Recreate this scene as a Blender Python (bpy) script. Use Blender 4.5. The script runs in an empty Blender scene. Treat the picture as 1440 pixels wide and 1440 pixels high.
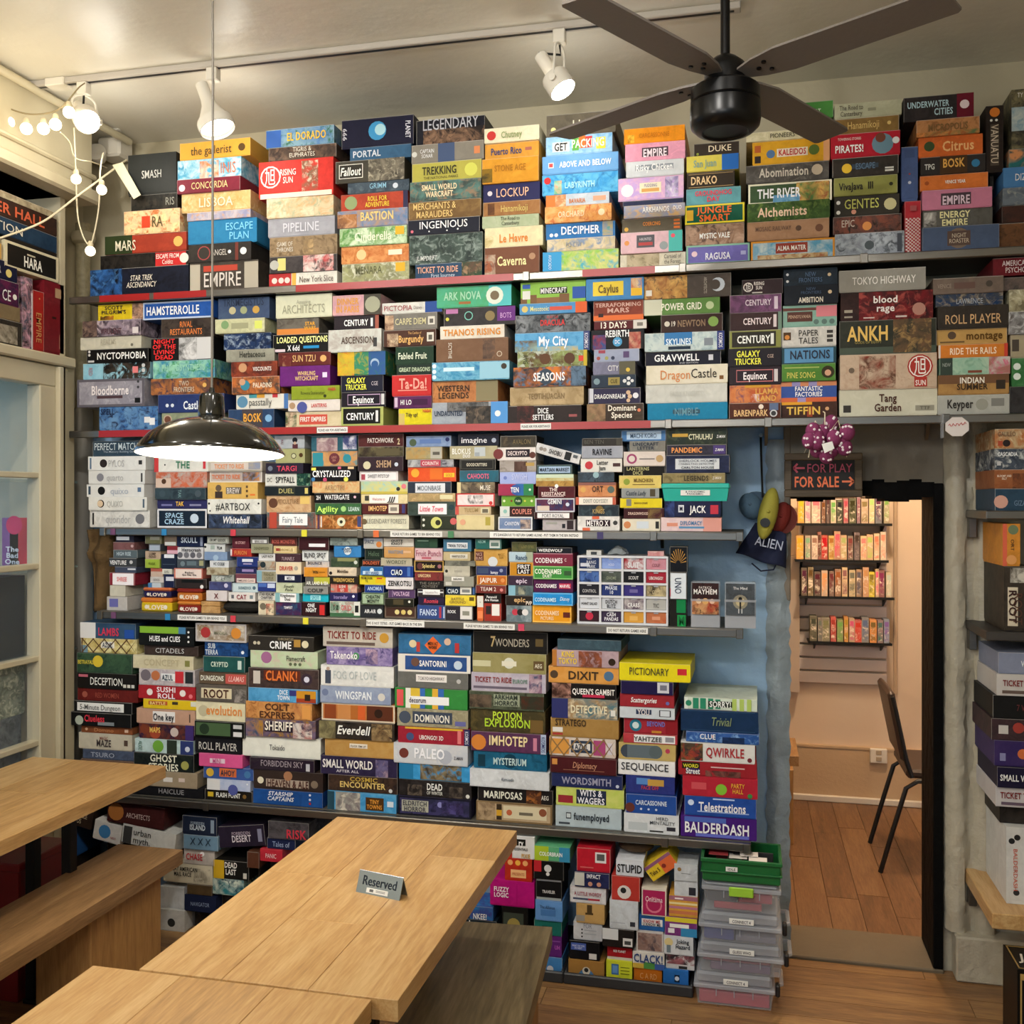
import bpy, math, random, re
from mathutils import Matrix, Vector
random.seed(7)
SC = bpy.context.scene
COL = SC.collection
R = math.radians

# ---------------------------------------------------------------- camera, sky, exposure
cam_data = bpy.data.cameras.new('camera')
cam = bpy.data.objects.new('camera', cam_data)
COL.objects.link(cam)
cam.location = (0, 0, 1.69)
cam.rotation_euler = (R(90), 0, R(13.3))
cam_data.sensor_width = 36
cam_data.lens = 35.0
cam_data.shift_y = -15 / 1440
cam_data.clip_start = 0.05
SC.camera = cam
SC.view_settings.view_transform = 'Standard'
SC.view_settings.look = 'None'
SC.view_settings.exposure = -0.12
SC.view_settings.gamma = 1.0
SC.view_settings.use_curve_mapping = False

W = bpy.data.worlds.new('sky')
SC.world = W
W.use_nodes = True
wn = W.node_tree
bg = wn.nodes['Background']
tc = wn.nodes.new('ShaderNodeTexCoord')
sx = wn.nodes.new('ShaderNodeSeparateXYZ')
rp = wn.nodes.new('ShaderNodeValToRGB')
rp.color_ramp.elements[0].position = 0.0
rp.color_ramp.elements[0].color = (0.24, 0.47, 0.74, 1)
rp.color_ramp.elements[1].position = 0.6
rp.color_ramp.elements[1].color = (0.13, 0.36, 0.72, 1)
wn.links.new(tc.outputs['Generated'], sx.inputs[0])
wn.links.new(sx.outputs['Z'], rp.inputs[0])
wn.links.new(rp.outputs[0], bg.inputs[0])
bg.inputs[1].default_value = 1.5


def lamp(name, kind, loc, energy, color, size=0.05, target=None, spot=None, blend=0.6, parent=None):
    d = bpy.data.lights.new(name, kind)
    d.energy = energy
    d.color = color
    if kind in ('POINT', 'SPOT'):
        d.shadow_soft_size = size
    if kind == 'AREA':
        d.size = size
    if spot:
        d.spot_size = R(spot)
        d.spot_blend = blend
    o = bpy.data.objects.new(name, d)
    COL.objects.link(o)
    o.location = loc
    if target is not None:
        o.rotation_euler = (Vector(target) - Vector(loc)).to_track_quat('-Z', 'Y').to_euler()
    if parent:
        o.parent = parent
        o.location = Vector(loc) - parent.location
    return o


# ---------------------------------------------------------------- colour and materials
def lin(h):
    r = []
    for i in (0, 2, 4):
        c = int(h[i:i + 2], 16) / 255
        r.append(c / 12.92 if c <= .04045 else ((c + .055) / 1.055) ** 2.4)
    return (r[0], r[1], r[2], 1.0)


MATS = {}


def mat(name, col, rough=.5, metal=0.0, bump=0.0, bscale=60, var=0.0, vscale=8, col2=None, coat=0.0,
        emit=None, estr=0.0, alpha=None, stretch=None, spec=None):
    if name in MATS:
        return MATS[name]
    m = bpy.data.materials.new(name)
    m.use_nodes = True
    nt = m.node_tree
    b = nt.nodes['Principled BSDF']
    b.inputs['Base Color'].default_value = lin(col)
    b.inputs['Roughness'].default_value = rough
    b.inputs['Metallic'].default_value = metal
    if spec is not None:
        b.inputs['Specular IOR Level'].default_value = spec
    if coat:
        b.inputs['Coat Weight'].default_value = coat
        b.inputs['Coat Roughness'].default_value = .12
    if emit:
        b.inputs['Emission Color'].default_value = lin(emit)
        b.inputs['Emission Strength'].default_value = estr
    if bump or var:
        t = nt.nodes.new('ShaderNodeTexCoord')
        src = t.outputs['Object']
        if stretch:
            mp = nt.nodes.new('ShaderNodeMapping')
            mp.inputs['Scale'].default_value = stretch
            nt.links.new(src, mp.inputs[0])
            src = mp.outputs[0]
    if var:
        n = nt.nodes.new('ShaderNodeTexNoise')
        n.inputs['Scale'].default_value = vscale
        n.inputs['Detail'].default_value = 5
        nt.links.new(src, n.inputs['Vector'])
        r = nt.nodes.new('ShaderNodeValToRGB')
        r.color_ramp.elements[0].position = .5 - .25 / max(var, .3)
        r.color_ramp.elements[1].position = .5 + .25 / max(var, .3)
        r.color_ramp.elements[0].color = lin(col)
        r.color_ramp.elements[1].color = lin(col2 or col)
        nt.links.new(n.outputs[0], r.inputs[0])
        nt.links.new(r.outputs[0], b.inputs['Base Color'])
    if bump:
        n2 = nt.nodes.new('ShaderNodeTexNoise')
        n2.inputs['Scale'].default_value = bscale
        n2.inputs['Detail'].default_value = 4
        nt.links.new(src, n2.inputs['Vector'])
        bp = nt.nodes.new('ShaderNodeBump')
        bp.inputs['Strength'].default_value = bump
        bp.inputs['Distance'].default_value = .02
        nt.links.new(n2.outputs[0], bp.inputs['Height'])
        nt.links.new(bp.outputs[0], b.inputs['Normal'])
    MATS[name] = m
    return m


def print_material():
    # printed card: three colours stored on the print itself, mixed in painterly patches
    m = bpy.data.materials.new('printed_card')
    m.use_nodes = True
    nt = m.node_tree
    b = nt.nodes['Principled BSDF']
    b.inputs['Roughness'].default_value = .42
    b.inputs['Specular IOR Level'].default_value = .12
    at = []
    for k in ('ca', 'cb', 'cc'):
        a = nt.nodes.new('ShaderNodeAttribute')
        a.attribute_name = k
        at.append(a)
    t = nt.nodes.new('ShaderNodeTexCoord')
    oi = nt.nodes.new('ShaderNodeObjectInfo')
    vm = nt.nodes.new('ShaderNodeVectorMath')
    vm.operation = 'ADD'
    mul = nt.nodes.new('ShaderNodeMath')
    mul.operation = 'MULTIPLY'
    mul.inputs[1].default_value = 40
    nt.links.new(oi.outputs['Random'], mul.inputs[0])
    nt.links.new(t.outputs['Object'], vm.inputs[0])
    nt.links.new(mul.outputs[0], vm.inputs[1])
    facs = []
    for sc, lo, hi in ((17, .38, .62), (34, .50, .66)):
        n = nt.nodes.new('ShaderNodeTexNoise')
        n.inputs['Scale'].default_value = sc
        n.inputs['Detail'].default_value = 7
        n.inputs['Roughness'].default_value = .6
        n.inputs['Distortion'].default_value = 1.1
        nt.links.new(vm.outputs[0], n.inputs['Vector'])
        mr = nt.nodes.new('ShaderNodeMapRange')
        mr.inputs['From Min'].default_value = lo
        mr.inputs['From Max'].default_value = hi
        nt.links.new(n.outputs[0], mr.inputs['Value'])
        facs.append(mr)
    prev = at[0].outputs['Color']
    for f, a in zip(facs, at[1:]):
        mx = nt.nodes.new('ShaderNodeMix')
        mx.data_type = 'RGBA'
        nt.links.new(f.outputs[0], mx.inputs['Factor'])
        nt.links.new(prev, mx.inputs['A'])
        nt.links.new(a.outputs['Color'], mx.inputs['B'])
        prev = mx.outputs['Result']
    nt.links.new(prev, b.inputs['Base Color'])
    return m


def ink_material():
    m = bpy.data.materials.new('printing_ink')
    m.use_nodes = True
    nt = m.node_tree
    b = nt.nodes['Principled BSDF']
    b.inputs['Roughness'].default_value = .5
    b.inputs['Specular IOR Level'].default_value = .2
    a = nt.nodes.new('ShaderNodeAttribute')
    a.attribute_name = 'ca'
    nt.links.new(a.outputs['Color'], b.inputs['Base Color'])
    return m


def wood_material(name, c1, c2, c3, rough=.35, axis=1, scale=1.0, bump=.05):
    m = bpy.data.materials.new(name)
    m.use_nodes = True
    nt = m.node_tree
    b = nt.nodes['Principled BSDF']
    b.inputs['Roughness'].default_value = rough
    t = nt.nodes.new('ShaderNodeTexCoord')
    oi = nt.nodes.new('ShaderNodeObjectInfo')
    mul = nt.nodes.new('ShaderNodeMath')
    mul.operation = 'MULTIPLY'
    mul.inputs[1].default_value = 30
    nt.links.new(oi.outputs['Random'], mul.inputs[0])
    vm = nt.nodes.new('ShaderNodeVectorMath')
    nt.links.new(t.outputs['Object'], vm.inputs[0])
    nt.links.new(mul.outputs[0], vm.inputs[1])
    mp = nt.nodes.new('ShaderNodeMapping')
    s = [14 * scale, 14 * scale, 14 * scale]
    s[axis] = 1.3 * scale
    mp.inputs['Scale'].default_value = s
    nt.links.new(vm.outputs[0], mp.inputs[0])
    n = nt.nodes.new('ShaderNodeTexNoise')
    n.inputs['Scale'].default_value = 1.6
    n.inputs['Detail'].default_value = 3
    n.inputs['Distortion'].default_value = 1.2
    nt.links.new(mp.outputs[0], n.inputs['Vector'])
    fine = nt.nodes.new('ShaderNodeTexNoise')
    fine.inputs['Scale'].default_value = 14
    fine.inputs['Detail'].default_value = 6
    nt.links.new(mp.outputs[0], fine.inputs['Vector'])
    ad = nt.nodes.new('ShaderNodeMath')
    ad.operation = 'MULTIPLY_ADD'
    ad.inputs[1].default_value = .45
    nt.links.new(fine.outputs[0], ad.inputs[0])
    half = nt.nodes.new('ShaderNodeMath')
    half.operation = 'MULTIPLY'
    half.inputs[1].default_value = .6
    nt.links.new(n.outputs[0], half.inputs[0])
    nt.links.new(half.outputs[0], ad.inputs[2])
    rd = nt.nodes.new('ShaderNodeMath')
    rd.operation = 'MULTIPLY_ADD'
    rd.inputs[1].default_value = .16
    nt.links.new(oi.outputs['Random'], rd.inputs[0])
    nt.links.new(ad.outputs[0], rd.inputs[2])
    r = nt.nodes.new('ShaderNodeValToRGB')
    e = r.color_ramp.elements
    e[0].position = .40
    e[0].color = lin(c1)
    e[1].position = .80
    e[1].color = lin(c3)
    k = e.new(.60)
    k.color = lin(c2)
    nt.links.new(rd.outputs[0], r.inputs[0])
    nt.links.new(r.outputs[0], b.inputs['Base Color'])
    bp = nt.nodes.new('ShaderNodeBump')
    bp.inputs['Strength'].default_value = bump
    bp.inputs['Distance'].default_value = .01
    nt.links.new(fine.outputs[0], bp.inputs['Height'])
    nt.links.new(bp.outputs[0], b.inputs['Normal'])
    return m


def clear_material(name, col, clear=.75, rough=.1):
    m = bpy.data.materials.new(name)
    m.use_nodes = True
    nt = m.node_tree
    b = nt.nodes['Principled BSDF']
    b.inputs['Base Color'].default_value = lin(col)
    b.inputs['Roughness'].default_value = rough
    tr = nt.nodes.new('ShaderNodeBsdfTransparent')
    mx = nt.nodes.new('ShaderNodeMixShader')
    mx.inputs[0].default_value = clear
    nt.links.new(b.outputs[0], mx.inputs[1])
    nt.links.new(tr.outputs[0], mx.inputs[2])
    nt.links.new(mx.outputs[0], nt.nodes['Material Output'].inputs[0])
    return m


def glow(name, col, strength):
    m = bpy.data.materials.new(name)
    m.use_nodes = True
    nt = m.node_tree
    b = nt.nodes['Principled BSDF']
    b.inputs['Base Color'].default_value = lin('f0f0f0')
    b.inputs['Emission Color'].default_value = lin(col)
    b.inputs['Emission Strength'].default_value = strength
    return m


PRINT = print_material()
INK = ink_material()
OAK = wood_material('oak_boards', '9a7444', 'b98f58', 'cda974', rough=.36, axis=1)
BENCHWOOD = wood_material('worn_bench_wood', '7c5c38', '96724a', 'b08c60', rough=.45, axis=1)
GREYWOOD = wood_material('grey_brown_wood', '5e4e38', '80704f', 'a48f6c', rough=.5, axis=1, scale=.55)
FLOORW = wood_material('floor_boards', '6a4c30', '8a6640', 'a5804f', rough=.38, axis=0)
FLOORB = wood_material('red_brown_boards', '5a4029', '775538', '8c6a48', rough=.4, axis=1)
STEEL = mat('brushed_steel', '8e8a82', .3, .9, bump=.05, bscale=40, var=.5, vscale=3, col2='74706a', stretch=(1, 30, 30))
DARKSTEEL = mat('black_steel', '181818', .45, .3)
BLACKP = mat('black_plastic', '1a1a1b', .4)
WHITEP = mat('white_paint', 'd8d2c4', .4)
CREAM = mat('cream_paint', 'c8bfa4', .45, bump=.12, bscale=14, var=.5, vscale=5, col2='b4a98c')
CEIL = mat('ceiling_paint', 'dbd7ca', .36, bump=.22, bscale=9, var=.4, vscale=2, col2='d2cdbe')
BLUEWALL = mat('blue_plaster', 'a2cdf8', .5, bump=.35, bscale=18, var=.6, vscale=6, col2='b8d8f2')
WALLCREAM = mat('cream_plaster', 'c2b99c', .5, bump=.2, bscale=14, var=.5, vscale=3, col2='aca288')
LINTEL = mat('grey_plaster', '8c8474', .55, bump=.35, bscale=12, var=.6, vscale=5, col2='766e60')
PIER = mat('rough_white_plaster', 'bdb6a2', .5, bump=.7, bscale=16, var=.5, vscale=7, col2='a39b88')
PEACH = mat('warm_plaster', 'dcc8b0', .55, bump=.12, bscale=10, var=.5, vscale=3, col2='d2bca2')
SLAT = mat('slat_board', 'dcd0c8', .5, bump=.03, bscale=20)
GLASS = clear_material('window_glass', 'd0e0ea', .95, .03)
CLEARP = clear_material('clear_plastic', 'c8ccd2', .74, .22)
LIDP = clear_material('frosted_plastic', 'c4c8d0', .58, .3)


# ---------------------------------------------------------------- mesh helper
class MB:
    def __init__(s):
        s.v = []
        s.f = []

    def box(s, x0, x1, y0, y1, z0, z1):
        n = len(s.v)
        s.v += [(x, y, z) for z in (z0, z1) for y in (y0, y1) for x in (x0, x1)]
        for q in ((0, 2, 3, 1), (4, 5, 7, 6), (0, 1, 5, 4), (2, 6, 7, 3), (0, 4, 6, 2), (1, 3, 7, 5)):
            s.f.append(tuple(n + i for i in q))
        return s

    def cbox(s, x0, x1, y0, y1, z0, z1, c):
        # box with its edges chamfered
        n = len(s.v)
        X = (x0, x1); Y = (y0, y1); Z = (z0, z1)
        idx = {}
        for i in (0, 1):
            for j in (0, 1):
                for k in (0, 1):
                    sxn, syn, szn = (1, -1)[i], (1, -1)[j], (1, -1)[k]
                    for a in range(3):
                        p = [X[i], Y[j], Z[k]]
                        d = [sxn * c, syn * c, szn * c]
                        for b in range(3):
                            if b != a:
                                p[b] += d[b]
                        idx[(i, j, k, a)] = len(s.v)
                        s.v.append(tuple(p))
        # point a lies on the face whose normal is axis a
        F = s.f
        for a in range(3):
            o = [b for b in range(3) if b != a]
            for e in (0, 1):
                q = []
                for u, w in ((0, 0), (1, 0), (1, 1), (0, 1)):
                    k = [0, 0, 0]
                    k[a] = e; k[o[0]] = u; k[o[1]] = w
                    q.append(idx[(k[0], k[1], k[2], a)])
                F.append(tuple(q))
        for a in range(3):
            o = [b for b in range(3) if b != a]
            for u in (0, 1):
                for w in (0, 1):
                    k0 = [0, 0, 0]; k1 = [0, 0, 0]
                    k0[a] = 0; k1[a] = 1
                    for k in (k0, k1):
                        k[o[0]] = u; k[o[1]] = w
                    F.append((idx[tuple(k0) + (o[0],)], idx[tuple(k1) + (o[0],)], idx[tuple(k1) + (o[1],)], idx[tuple(k0) + (o[1],)]))
        for i in (0, 1):
            for j in (0, 1):
                for k in (0, 1):
                    F.append((idx[(i, j, k, 0)], idx[(i, j, k, 1)], idx[(i, j, k, 2)]))
        return s

    def poly(s, pts):
        n = len(s.v)
        s.v += [tuple(p) for p in pts]
        s.f.append(tuple(range(n, n + len(pts))))
        return s

    def prism(s, pts, d):
        # polygon pts extruded by vector d
        n = len(s.v)
        k = len(pts)
        s.v += [tuple(p) for p in pts]
        s.v += [tuple(p[i] + d[i] for i in range(3)) for p in pts]
        s.f.append(tuple(range(n + k - 1, n - 1, -1)))
        s.f.append(tuple(range(n + k, n + 2 * k)))
        for i in range(k):
            j = (i + 1) % k
            s.f.append((n + i, n + j, n + k + j, n + k + i))
        return s

    def tube(s, pts, r, n=8):
        pts = [Vector(p) for p in pts]
        rr = r if isinstance(r, (list, tuple)) else [r] * len(pts)
        base = len(s.v)
        prev = None
        for i, p in enumerate(pts):
            a = pts[max(i - 1, 0)]
            b = pts[min(i + 1, len(pts) - 1)]
            t = (b - a).normalized()
            if prev is None:
                u = t.orthogonal().normalized()
            else:
                u = (prev - t * prev.dot(t)).normalized()
            prev = u
            w = t.cross(u)
            for k in range(n):
                an = 2 * math.pi * k / n
                s.v.append(tuple(p + (u * math.cos(an) + w * math.sin(an)) * rr[i]))
        for i in range(len(pts) - 1):
            for k in range(n):
                k2 = (k + 1) % n
                s.f.append((base + i * n + k, base + i * n + k2, base + (i + 1) * n + k2, base + (i + 1) * n + k))
        s.f.append(tuple(base + k for k in range(n))[::-1])
        s.f.append(tuple(base + (len(pts) - 1) * n + k for k in range(n)))
        return s

    def lathe(s, prof, M=None, n=24, caps=True):
        # profile of (radius, height) turned round the z axis of M
        M = M or Matrix.Identity(4)
        base = len(s.v)
        for r, h in prof:
            for k in range(n):
                an = 2 * math.pi * k / n
                s.v.append(tuple(M @ Vector((r * math.cos(an), r * math.sin(an), h))))
        for i in range(len(prof) - 1):
            for k in range(n):
                k2 = (k + 1) % n
                s.f.append((base + i * n + k, base + i * n + k2, base + (i + 1) * n + k2, base + (i + 1) * n + k))
        if caps:
            s.f.append(tuple(base + k for k in range(n))[::-1])
            s.f.append(tuple(base + (len(prof) - 1) * n + k for k in range(n)))
        return s

    def ball(s, c, r, n=12, m=8, sc=(1, 1, 1), M=None):
        prof = [(max(r * math.sin(math.pi * i / m), 1e-4), -r * math.cos(math.pi * i / m)) for i in range(m + 1)]
        T = Matrix.Translation(c) @ (M or Matrix.Identity(4)) @ Matrix.Diagonal((*sc, 1))
        return s.lathe(prof, T, n)

    def xform(s, M, start=0):
        s.v[start:] = [tuple(M @ Vector(p)) for p in s.v[start:]]
        return s

    def build(s, name, m=None, parent=None, smooth=False, label=None, kind=None, local=False):
        me = bpy.data.meshes.new(name)
        v = s.v
        if parent is not None and not local:
            P = origin(parent)
            v = [(p[0] - P[0], p[1] - P[1], p[2] - P[2]) for p in v]
        me.from_pydata(v, [], s.f)
        if smooth:
            me.polygons.foreach_set('use_smooth', [True] * len(me.polygons))
            try:
                me.set_sharp_from_angle(angle=R(38))
            except Exception:
                pass
        o = bpy.data.objects.new(name, me)
        COL.objects.link(o)
        if m is not None:
            me.materials.append(m)
        if parent is not None:
            o.parent = parent
        if label:
            o['label'] = label
        if kind:
            o['kind'] = kind
        return o


def origin(o):
    p = Vector((0, 0, 0))
    while o is not None:
        p += o.location
        o = o.parent
    return p


def thing(name, label, cat, loc, group=None):
    o = bpy.data.objects.new(name, None)
    o.empty_display_size = .05
    COL.objects.link(o)
    o.location = loc
    o['label'] = label
    o['category'] = cat
    if group:
        o['group'] = group
    return o


def tag(o, label, cat, group=None):
    o['label'] = label
    o['category'] = cat
    if group:
        o['group'] = group
    return o


def struct(mb, name, m, smooth=False, parent=None):
    o = mb.build(name, m, parent, smooth)
    o['kind'] = 'structure'
    return o


# ---------------------------------------------------------------- lettering
GLY = {}


def make_glyphs(chars):
    todo = []
    for bold in (0, 1):
        for ch in chars:
            for s_ in (ch, ch + '|'):
                cu = bpy.data.curves.new('glyph', 'FONT')
                cu.body = s_
                cu.size = 1.0
                cu.resolution_u = 2
                cu.fill_mode = 'FRONT'
                cu.offset = .022 if bold else 0.003
                ob = bpy.data.objects.new('glyph', cu)
                COL.objects.link(ob)
                todo.append((ch, bold, s_, ob))
    dg = bpy.context.evaluated_depsgraph_get()
    dg.update()
    tmp = {}
    for ch, bold, s_, ob in todo:
        ev = ob.evaluated_get(dg)
        me = ev.to_mesh()
        vs = [(v.co.x, v.co.y) for v in me.vertices]
        fs = [tuple(p.vertices) for p in me.polygons]
        tmp[(s_, bold)] = (vs, fs)
        ev.to_mesh_clear()
    bar = {}
    for bold in (0, 1):
        bar[bold] = max(v[0] for v in tmp[('|', bold)][0])
    for ch, bold, s_, ob in todo:
        if s_ == ch:
            vs, fs = tmp[(ch, bold)]
            adv = max([v[0] for v in tmp[(ch + '|', bold)][0]] or [.3]) - bar[bold]
            GLY[(ch, bold)] = (vs, fs, adv + (.03 if bold else 0))
    for ch, bold, s_, ob in todo:
        cu = ob.data
        bpy.data.objects.remove(ob)
        bpy.data.curves.remove(cu)


def layout(text, w, h, bold=0, ital=0, vert=False):
    """verts and faces of a text block centred on the origin, fitted in w by h"""
    lines = [t.replace('_', ' ') for t in text.split('/')]
    if vert:
        w, h = h, w
    wid = []
    for t in lines:
        wid.append(max(sum(GLY[(c, bold)][2] for c in t), .1))
    n = len(lines)
    bh = (n - 1) * .88 + .72
    sy = h / bh
    sxx = w / max(wid)
    if sxx > 1.3 * sy:
        sxx = 1.3 * sy
    if sy > 1.55 * sxx:
        sy = 1.55 * sxx
    V = []
    F = []
    for i, t in enumerate(lines):
        x = -wid[i] / 2
        y0 = (n - 1) * .88 / 2 - i * .88 - .36
        for c in t:
            vs, fs, adv = GLY[(c, bold)]
            b = len(V)
            for vx, vy in vs:
                px = x + vx + (.22 * vy if ital else 0)
                V.append((px * sxx, (y0 + vy) * sy))
            F += [tuple(b + k for k in f) for f in fs]
            x += adv
    if vert:
        V = [(y, -x) for x, y in V]
    return V, F


def color_mesh(me, cols):
    """cols: list of (ca, cb, cc) per vertex"""
    for k, nm in enumerate(('ca', 'cb', 'cc')):
        a = me.attributes.new(nm, 'FLOAT_COLOR', 'POINT')
        flat = []
        for c in cols:
            flat += c[k]
        a.data.foreach_set('color', flat)


def c3(s):
    p = s.split('/')
    a = lin(p[0])
    b = lin(p[1]) if len(p) > 1 else a
    c = lin(p[2]) if len(p) > 2 else (b if len(p) > 1 else a)
    return (a, b, c)


def text_object(text, col, M, w, h, parent, bold=1, ital=0, vert=False, name='lettering'):
    """flat lettering in the xy plane of M (world)"""
    V, F = layout(text, w, h, bold, ital, vert)
    P = origin(parent)
    me = bpy.data.meshes.new(name)
    me.from_pydata([tuple(M @ Vector((x, y, 0)) - P) for x, y in V], [], F)
    color_mesh(me, [c3(col)] * len(V))
    me.materials.append(INK)
    o = bpy.data.objects.new(name, me)
    COL.objects.link(o)
    o.parent = parent
    return o


FRONT = Matrix(((1, 0, 0, 0), (0, 0, -1, 0), (0, 1, 0, 0), (0, 0, 0, 1)))   # xy plane -> xz plane facing the room


class Art:
    """flat print on the front face of a box W wide, H tall (local, front plane y = yf)"""

    def __init__(s, Wd, H, yf):
        s.W, s.H, s.yf = Wd, H, yf
        s.v = []; s.f = []; s.c = []
        s.tv = []; s.tf = []; s.tc = []
        s.lay = 1

    def put(s, pts, col):
        y = s.yf - .00012 * s.lay
        s.lay += 1
        b = len(s.v)
        s.v += [((px - .5) * s.W, y, pz * s.H) for px, pz in pts]
        s.c += [col] * len(pts)
        s.f.append(tuple(range(b, b + len(pts))))

    def rect(s, x0, x1, z0, z1, col):
        s.put([(x0, z0), (x1, z0), (x1, z1), (x0, z1)], col)

    def circ(s, cx, cz, r, col, n=14):
        u = min(s.H, s.W)
        s.put([(cx + r * u / s.W * math.cos(2 * math.pi * i / n), cz + r * u / s.H * math.sin(2 * math.pi * i / n)) for i in range(n)], col)

    def text(s, t, col, cx, cz, w, h, bold, ital, vert):
        V, F = layout(t, w * s.W, h * s.H, bold, ital, vert)
        b = len(s.tv)
        y = s.yf - .0028 - .0001 * (s.lay % 5)
        s.tv += [((cx - .5) * s.W + x, y, cz * s.H + z) for x, z in V]
        s.tc += [col] * len(V)
        s.tf += [tuple(b + i for i in f) for f in F]

    def parse(s, toks):
        pend = None

        def flush():
            if pend:
                s.text(*pend[0], 'b' in pend[1], 'i' in pend[1], pend[2])
        for q in toks:
            if re.fullmatch(r'[bi]{1,2}', q):
                if pend:
                    pend[1] += q
                continue
            k = q[0]
            if k in 'tv':
                flush()
                p = q[1:].split(':')
                a = [float(z) for z in p[2].split(',')] if len(p) > 2 else []
                cx = a[0] if a else .5
                cy = a[1] if len(a) > 1 else .5
                w = a[2] if len(a) > 2 else .6
                h = a[3] if len(a) > 3 else (.5 if k == 't' else .7)
                if k == 'v':
                    w = max(w, .05)
                n = p[0].count('/')
                if k == 't' and len(a) < 4 and n:
                    h = min(.85, .5 + .2 * n)
                pend = [(p[0], c3(p[1]), cx, cy, w, h), '', k == 'v']
                continue
            p = q[1:].split(':')
            if k in 'ra':
                a = [float(z) for z in p[0].lstrip('.,').split(',')] if False else [float(z) for z in p[0].split(',')]
                s.rect(a[0], a[1], a[2], a[3], c3(p[1]))
            elif k == 'c':
                a = [float(z) for z in p[0].split(',')]
                s.circ(a[0], a[1], a[2], c3(p[1]))
            elif k == 'd':
                a = [float(z) for z in p[0].split(',')]
                s.circ(a[0], a[1], a[2], c3(p[1]), 4)
            elif k == 'e':
                c = c3(p[1])
                e = .09
                ex = e * s.H / s.W
                s.rect(0, 1, 0, e, c); s.rect(0, 1, 1 - e, 1, c)
                s.rect(0, ex, e, 1 - e, c); s.rect(1 - ex, 1, e, 1 - e, c)
            elif k == 'x':
                c = c3(q[1:])
                for i in range(-1, 6):
                    for sg in (0, 1):
                        a0 = i * .2; a1 = a0 + .22
                        if sg:
                            a0, a1 = a1, a0
                        pts = [(a0, 0), (a0 + .025, 0), (a1 + .025, 1), (a1, 1)]
                        s.put([(min(max(x, 0), 1), z) for x, z in pts], c)
            elif k == 'k':
                a = [float(z) for z in p[0].split(',')]
                ca, cb = p[1].split('/')
                s.rect(a[0], a[1], a[2], a[3], c3(ca))
                nx, nz = 8, max(2, int(8 * (a[3] - a[2]) * s.H / ((a[1] - a[0]) * s.W)))
                for i in range(nx):
                    for j in range(nz):
                        if (i + j) % 2:
                            s.rect(a[0] + (a[1] - a[0]) * i / nx, a[0] + (a[1] - a[0]) * (i + 1) / nx,
                                   a[2] + (a[3] - a[2]) * j / nz, a[2] + (a[3] - a[2]) * (j + 1) / nz, c3(cb))
        flush()

    def build(s, parent):
        if s.f:
            me = bpy.data.meshes.new('artwork')
            me.from_pydata(s.v, [], s.f)
            color_mesh(me, s.c)
            me.materials.append(PRINT)
            o = bpy.data.objects.new('artwork', me)
            COL.objects.link(o)
            o.parent = parent
        if s.tf:
            me = bpy.data.meshes.new('title')
            me.from_pydata(s.tv, [], s.tf)
            color_mesh(me, s.tc)
            me.materials.append(INK)
            o = bpy.data.objects.new('title', me)
            COL.objects.link(o)
            o.parent = parent


# ---------------------------------------------------------------- words for labels
def hue(hx):
    r, g, b = (int(hx[i:i + 2], 16) / 255 for i in (0, 2, 4))
    mx, mn = max(r, g, b), min(r, g, b)
    l = (mx + mn) / 2
    d = mx - mn
    if mx < .16:
        return 'black'
    if d < .09 or (mx > 0 and d / mx < .13):
        return 'white' if l > .8 else 'pale grey' if l > .62 else 'grey' if l > .38 else 'dark grey' if l > .2 else 'black'
    if mx == r:
        h = 60 * (((g - b) / d) % 6)
    elif mx == g:
        h = 60 * ((b - r) / d + 2)
    else:
        h = 60 * ((r - g) / d + 4)
    s = d / mx
    dark = mx < .42
    if s < .42 and 20 < h < 75:
        if l > .74:
            return 'cream'
        if l > .55:
            return 'beige'
        return 'dark brown' if mx < .36 else 'grey brown'
    if h < 14 or h >= 345:
        n = 'red' if s > .5 else ('pink' if l > .55 else 'maroon')
        return ('dark ' if dark and n == 'red' else '') + n
    if h < 42:
        if mx < .62:
            return 'dark brown' if dark else 'brown'
        return 'orange' if s > .58 else 'tan'
    if h < 68:
        return 'olive' if mx < .66 else 'yellow'
    if h < 160:
        n = 'green'
    elif h < 195:
        n = 'teal'
    elif h < 250:
        n = 'navy' if mx < .4 else 'blue'
    elif h < 300:
        n = 'purple'
    else:
        n = 'magenta' if s > .6 else ('pink' if l > .6 else 'plum')
    if n in ('green', 'teal', 'blue', 'purple'):
        if dark:
            return 'dark ' + n
        if l > .66:
            return 'pale ' + n
    return n


ORD = ['topmost', 'second down', 'third down', 'fourth down', 'fifth down', 'sixth down', 'seventh down', 'eighth down',
       'ninth down', 'tenth down', 'eleventh down', 'twelfth down', 'thirteenth down', 'fourteenth down', 'fifteenth down', 'sixteenth down']
NTH = ['first', 'second', 'third', 'fourth', 'fifth', 'sixth', 'seventh', 'eighth', 'ninth', 'tenth', 'eleventh', 'twelfth',
       'thirteenth', 'fourteenth', 'fifteenth', 'sixteenth', 'seventeenth', 'eighteenth']
PLACE = {'top': 'top shelf', 'second': 'second shelf', 'third': 'third shelf', 'fourth': 'fourth shelf', 'fifth': 'fifth shelf'}

make_glyphs(sorted(set('ABCDEFGHIJKLMNOPQRSTUVWXYZabcdefghijklmnopqrstuvwxyz0123456789#&!-\',.:?')) + ['旭', ' ', '|'])
# ================================================================ the room
FL, CE, WB, WL, WR, WF = 0.0, 3.25, 3.85, -2.66, 1.5, -2.2
b = MB().box(-3.4, WR + .2, WF - .2, 4.1, -.12, -.018)
floor = struct(b, 'floor', mat('subfloor', '4a3826', .7))
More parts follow.
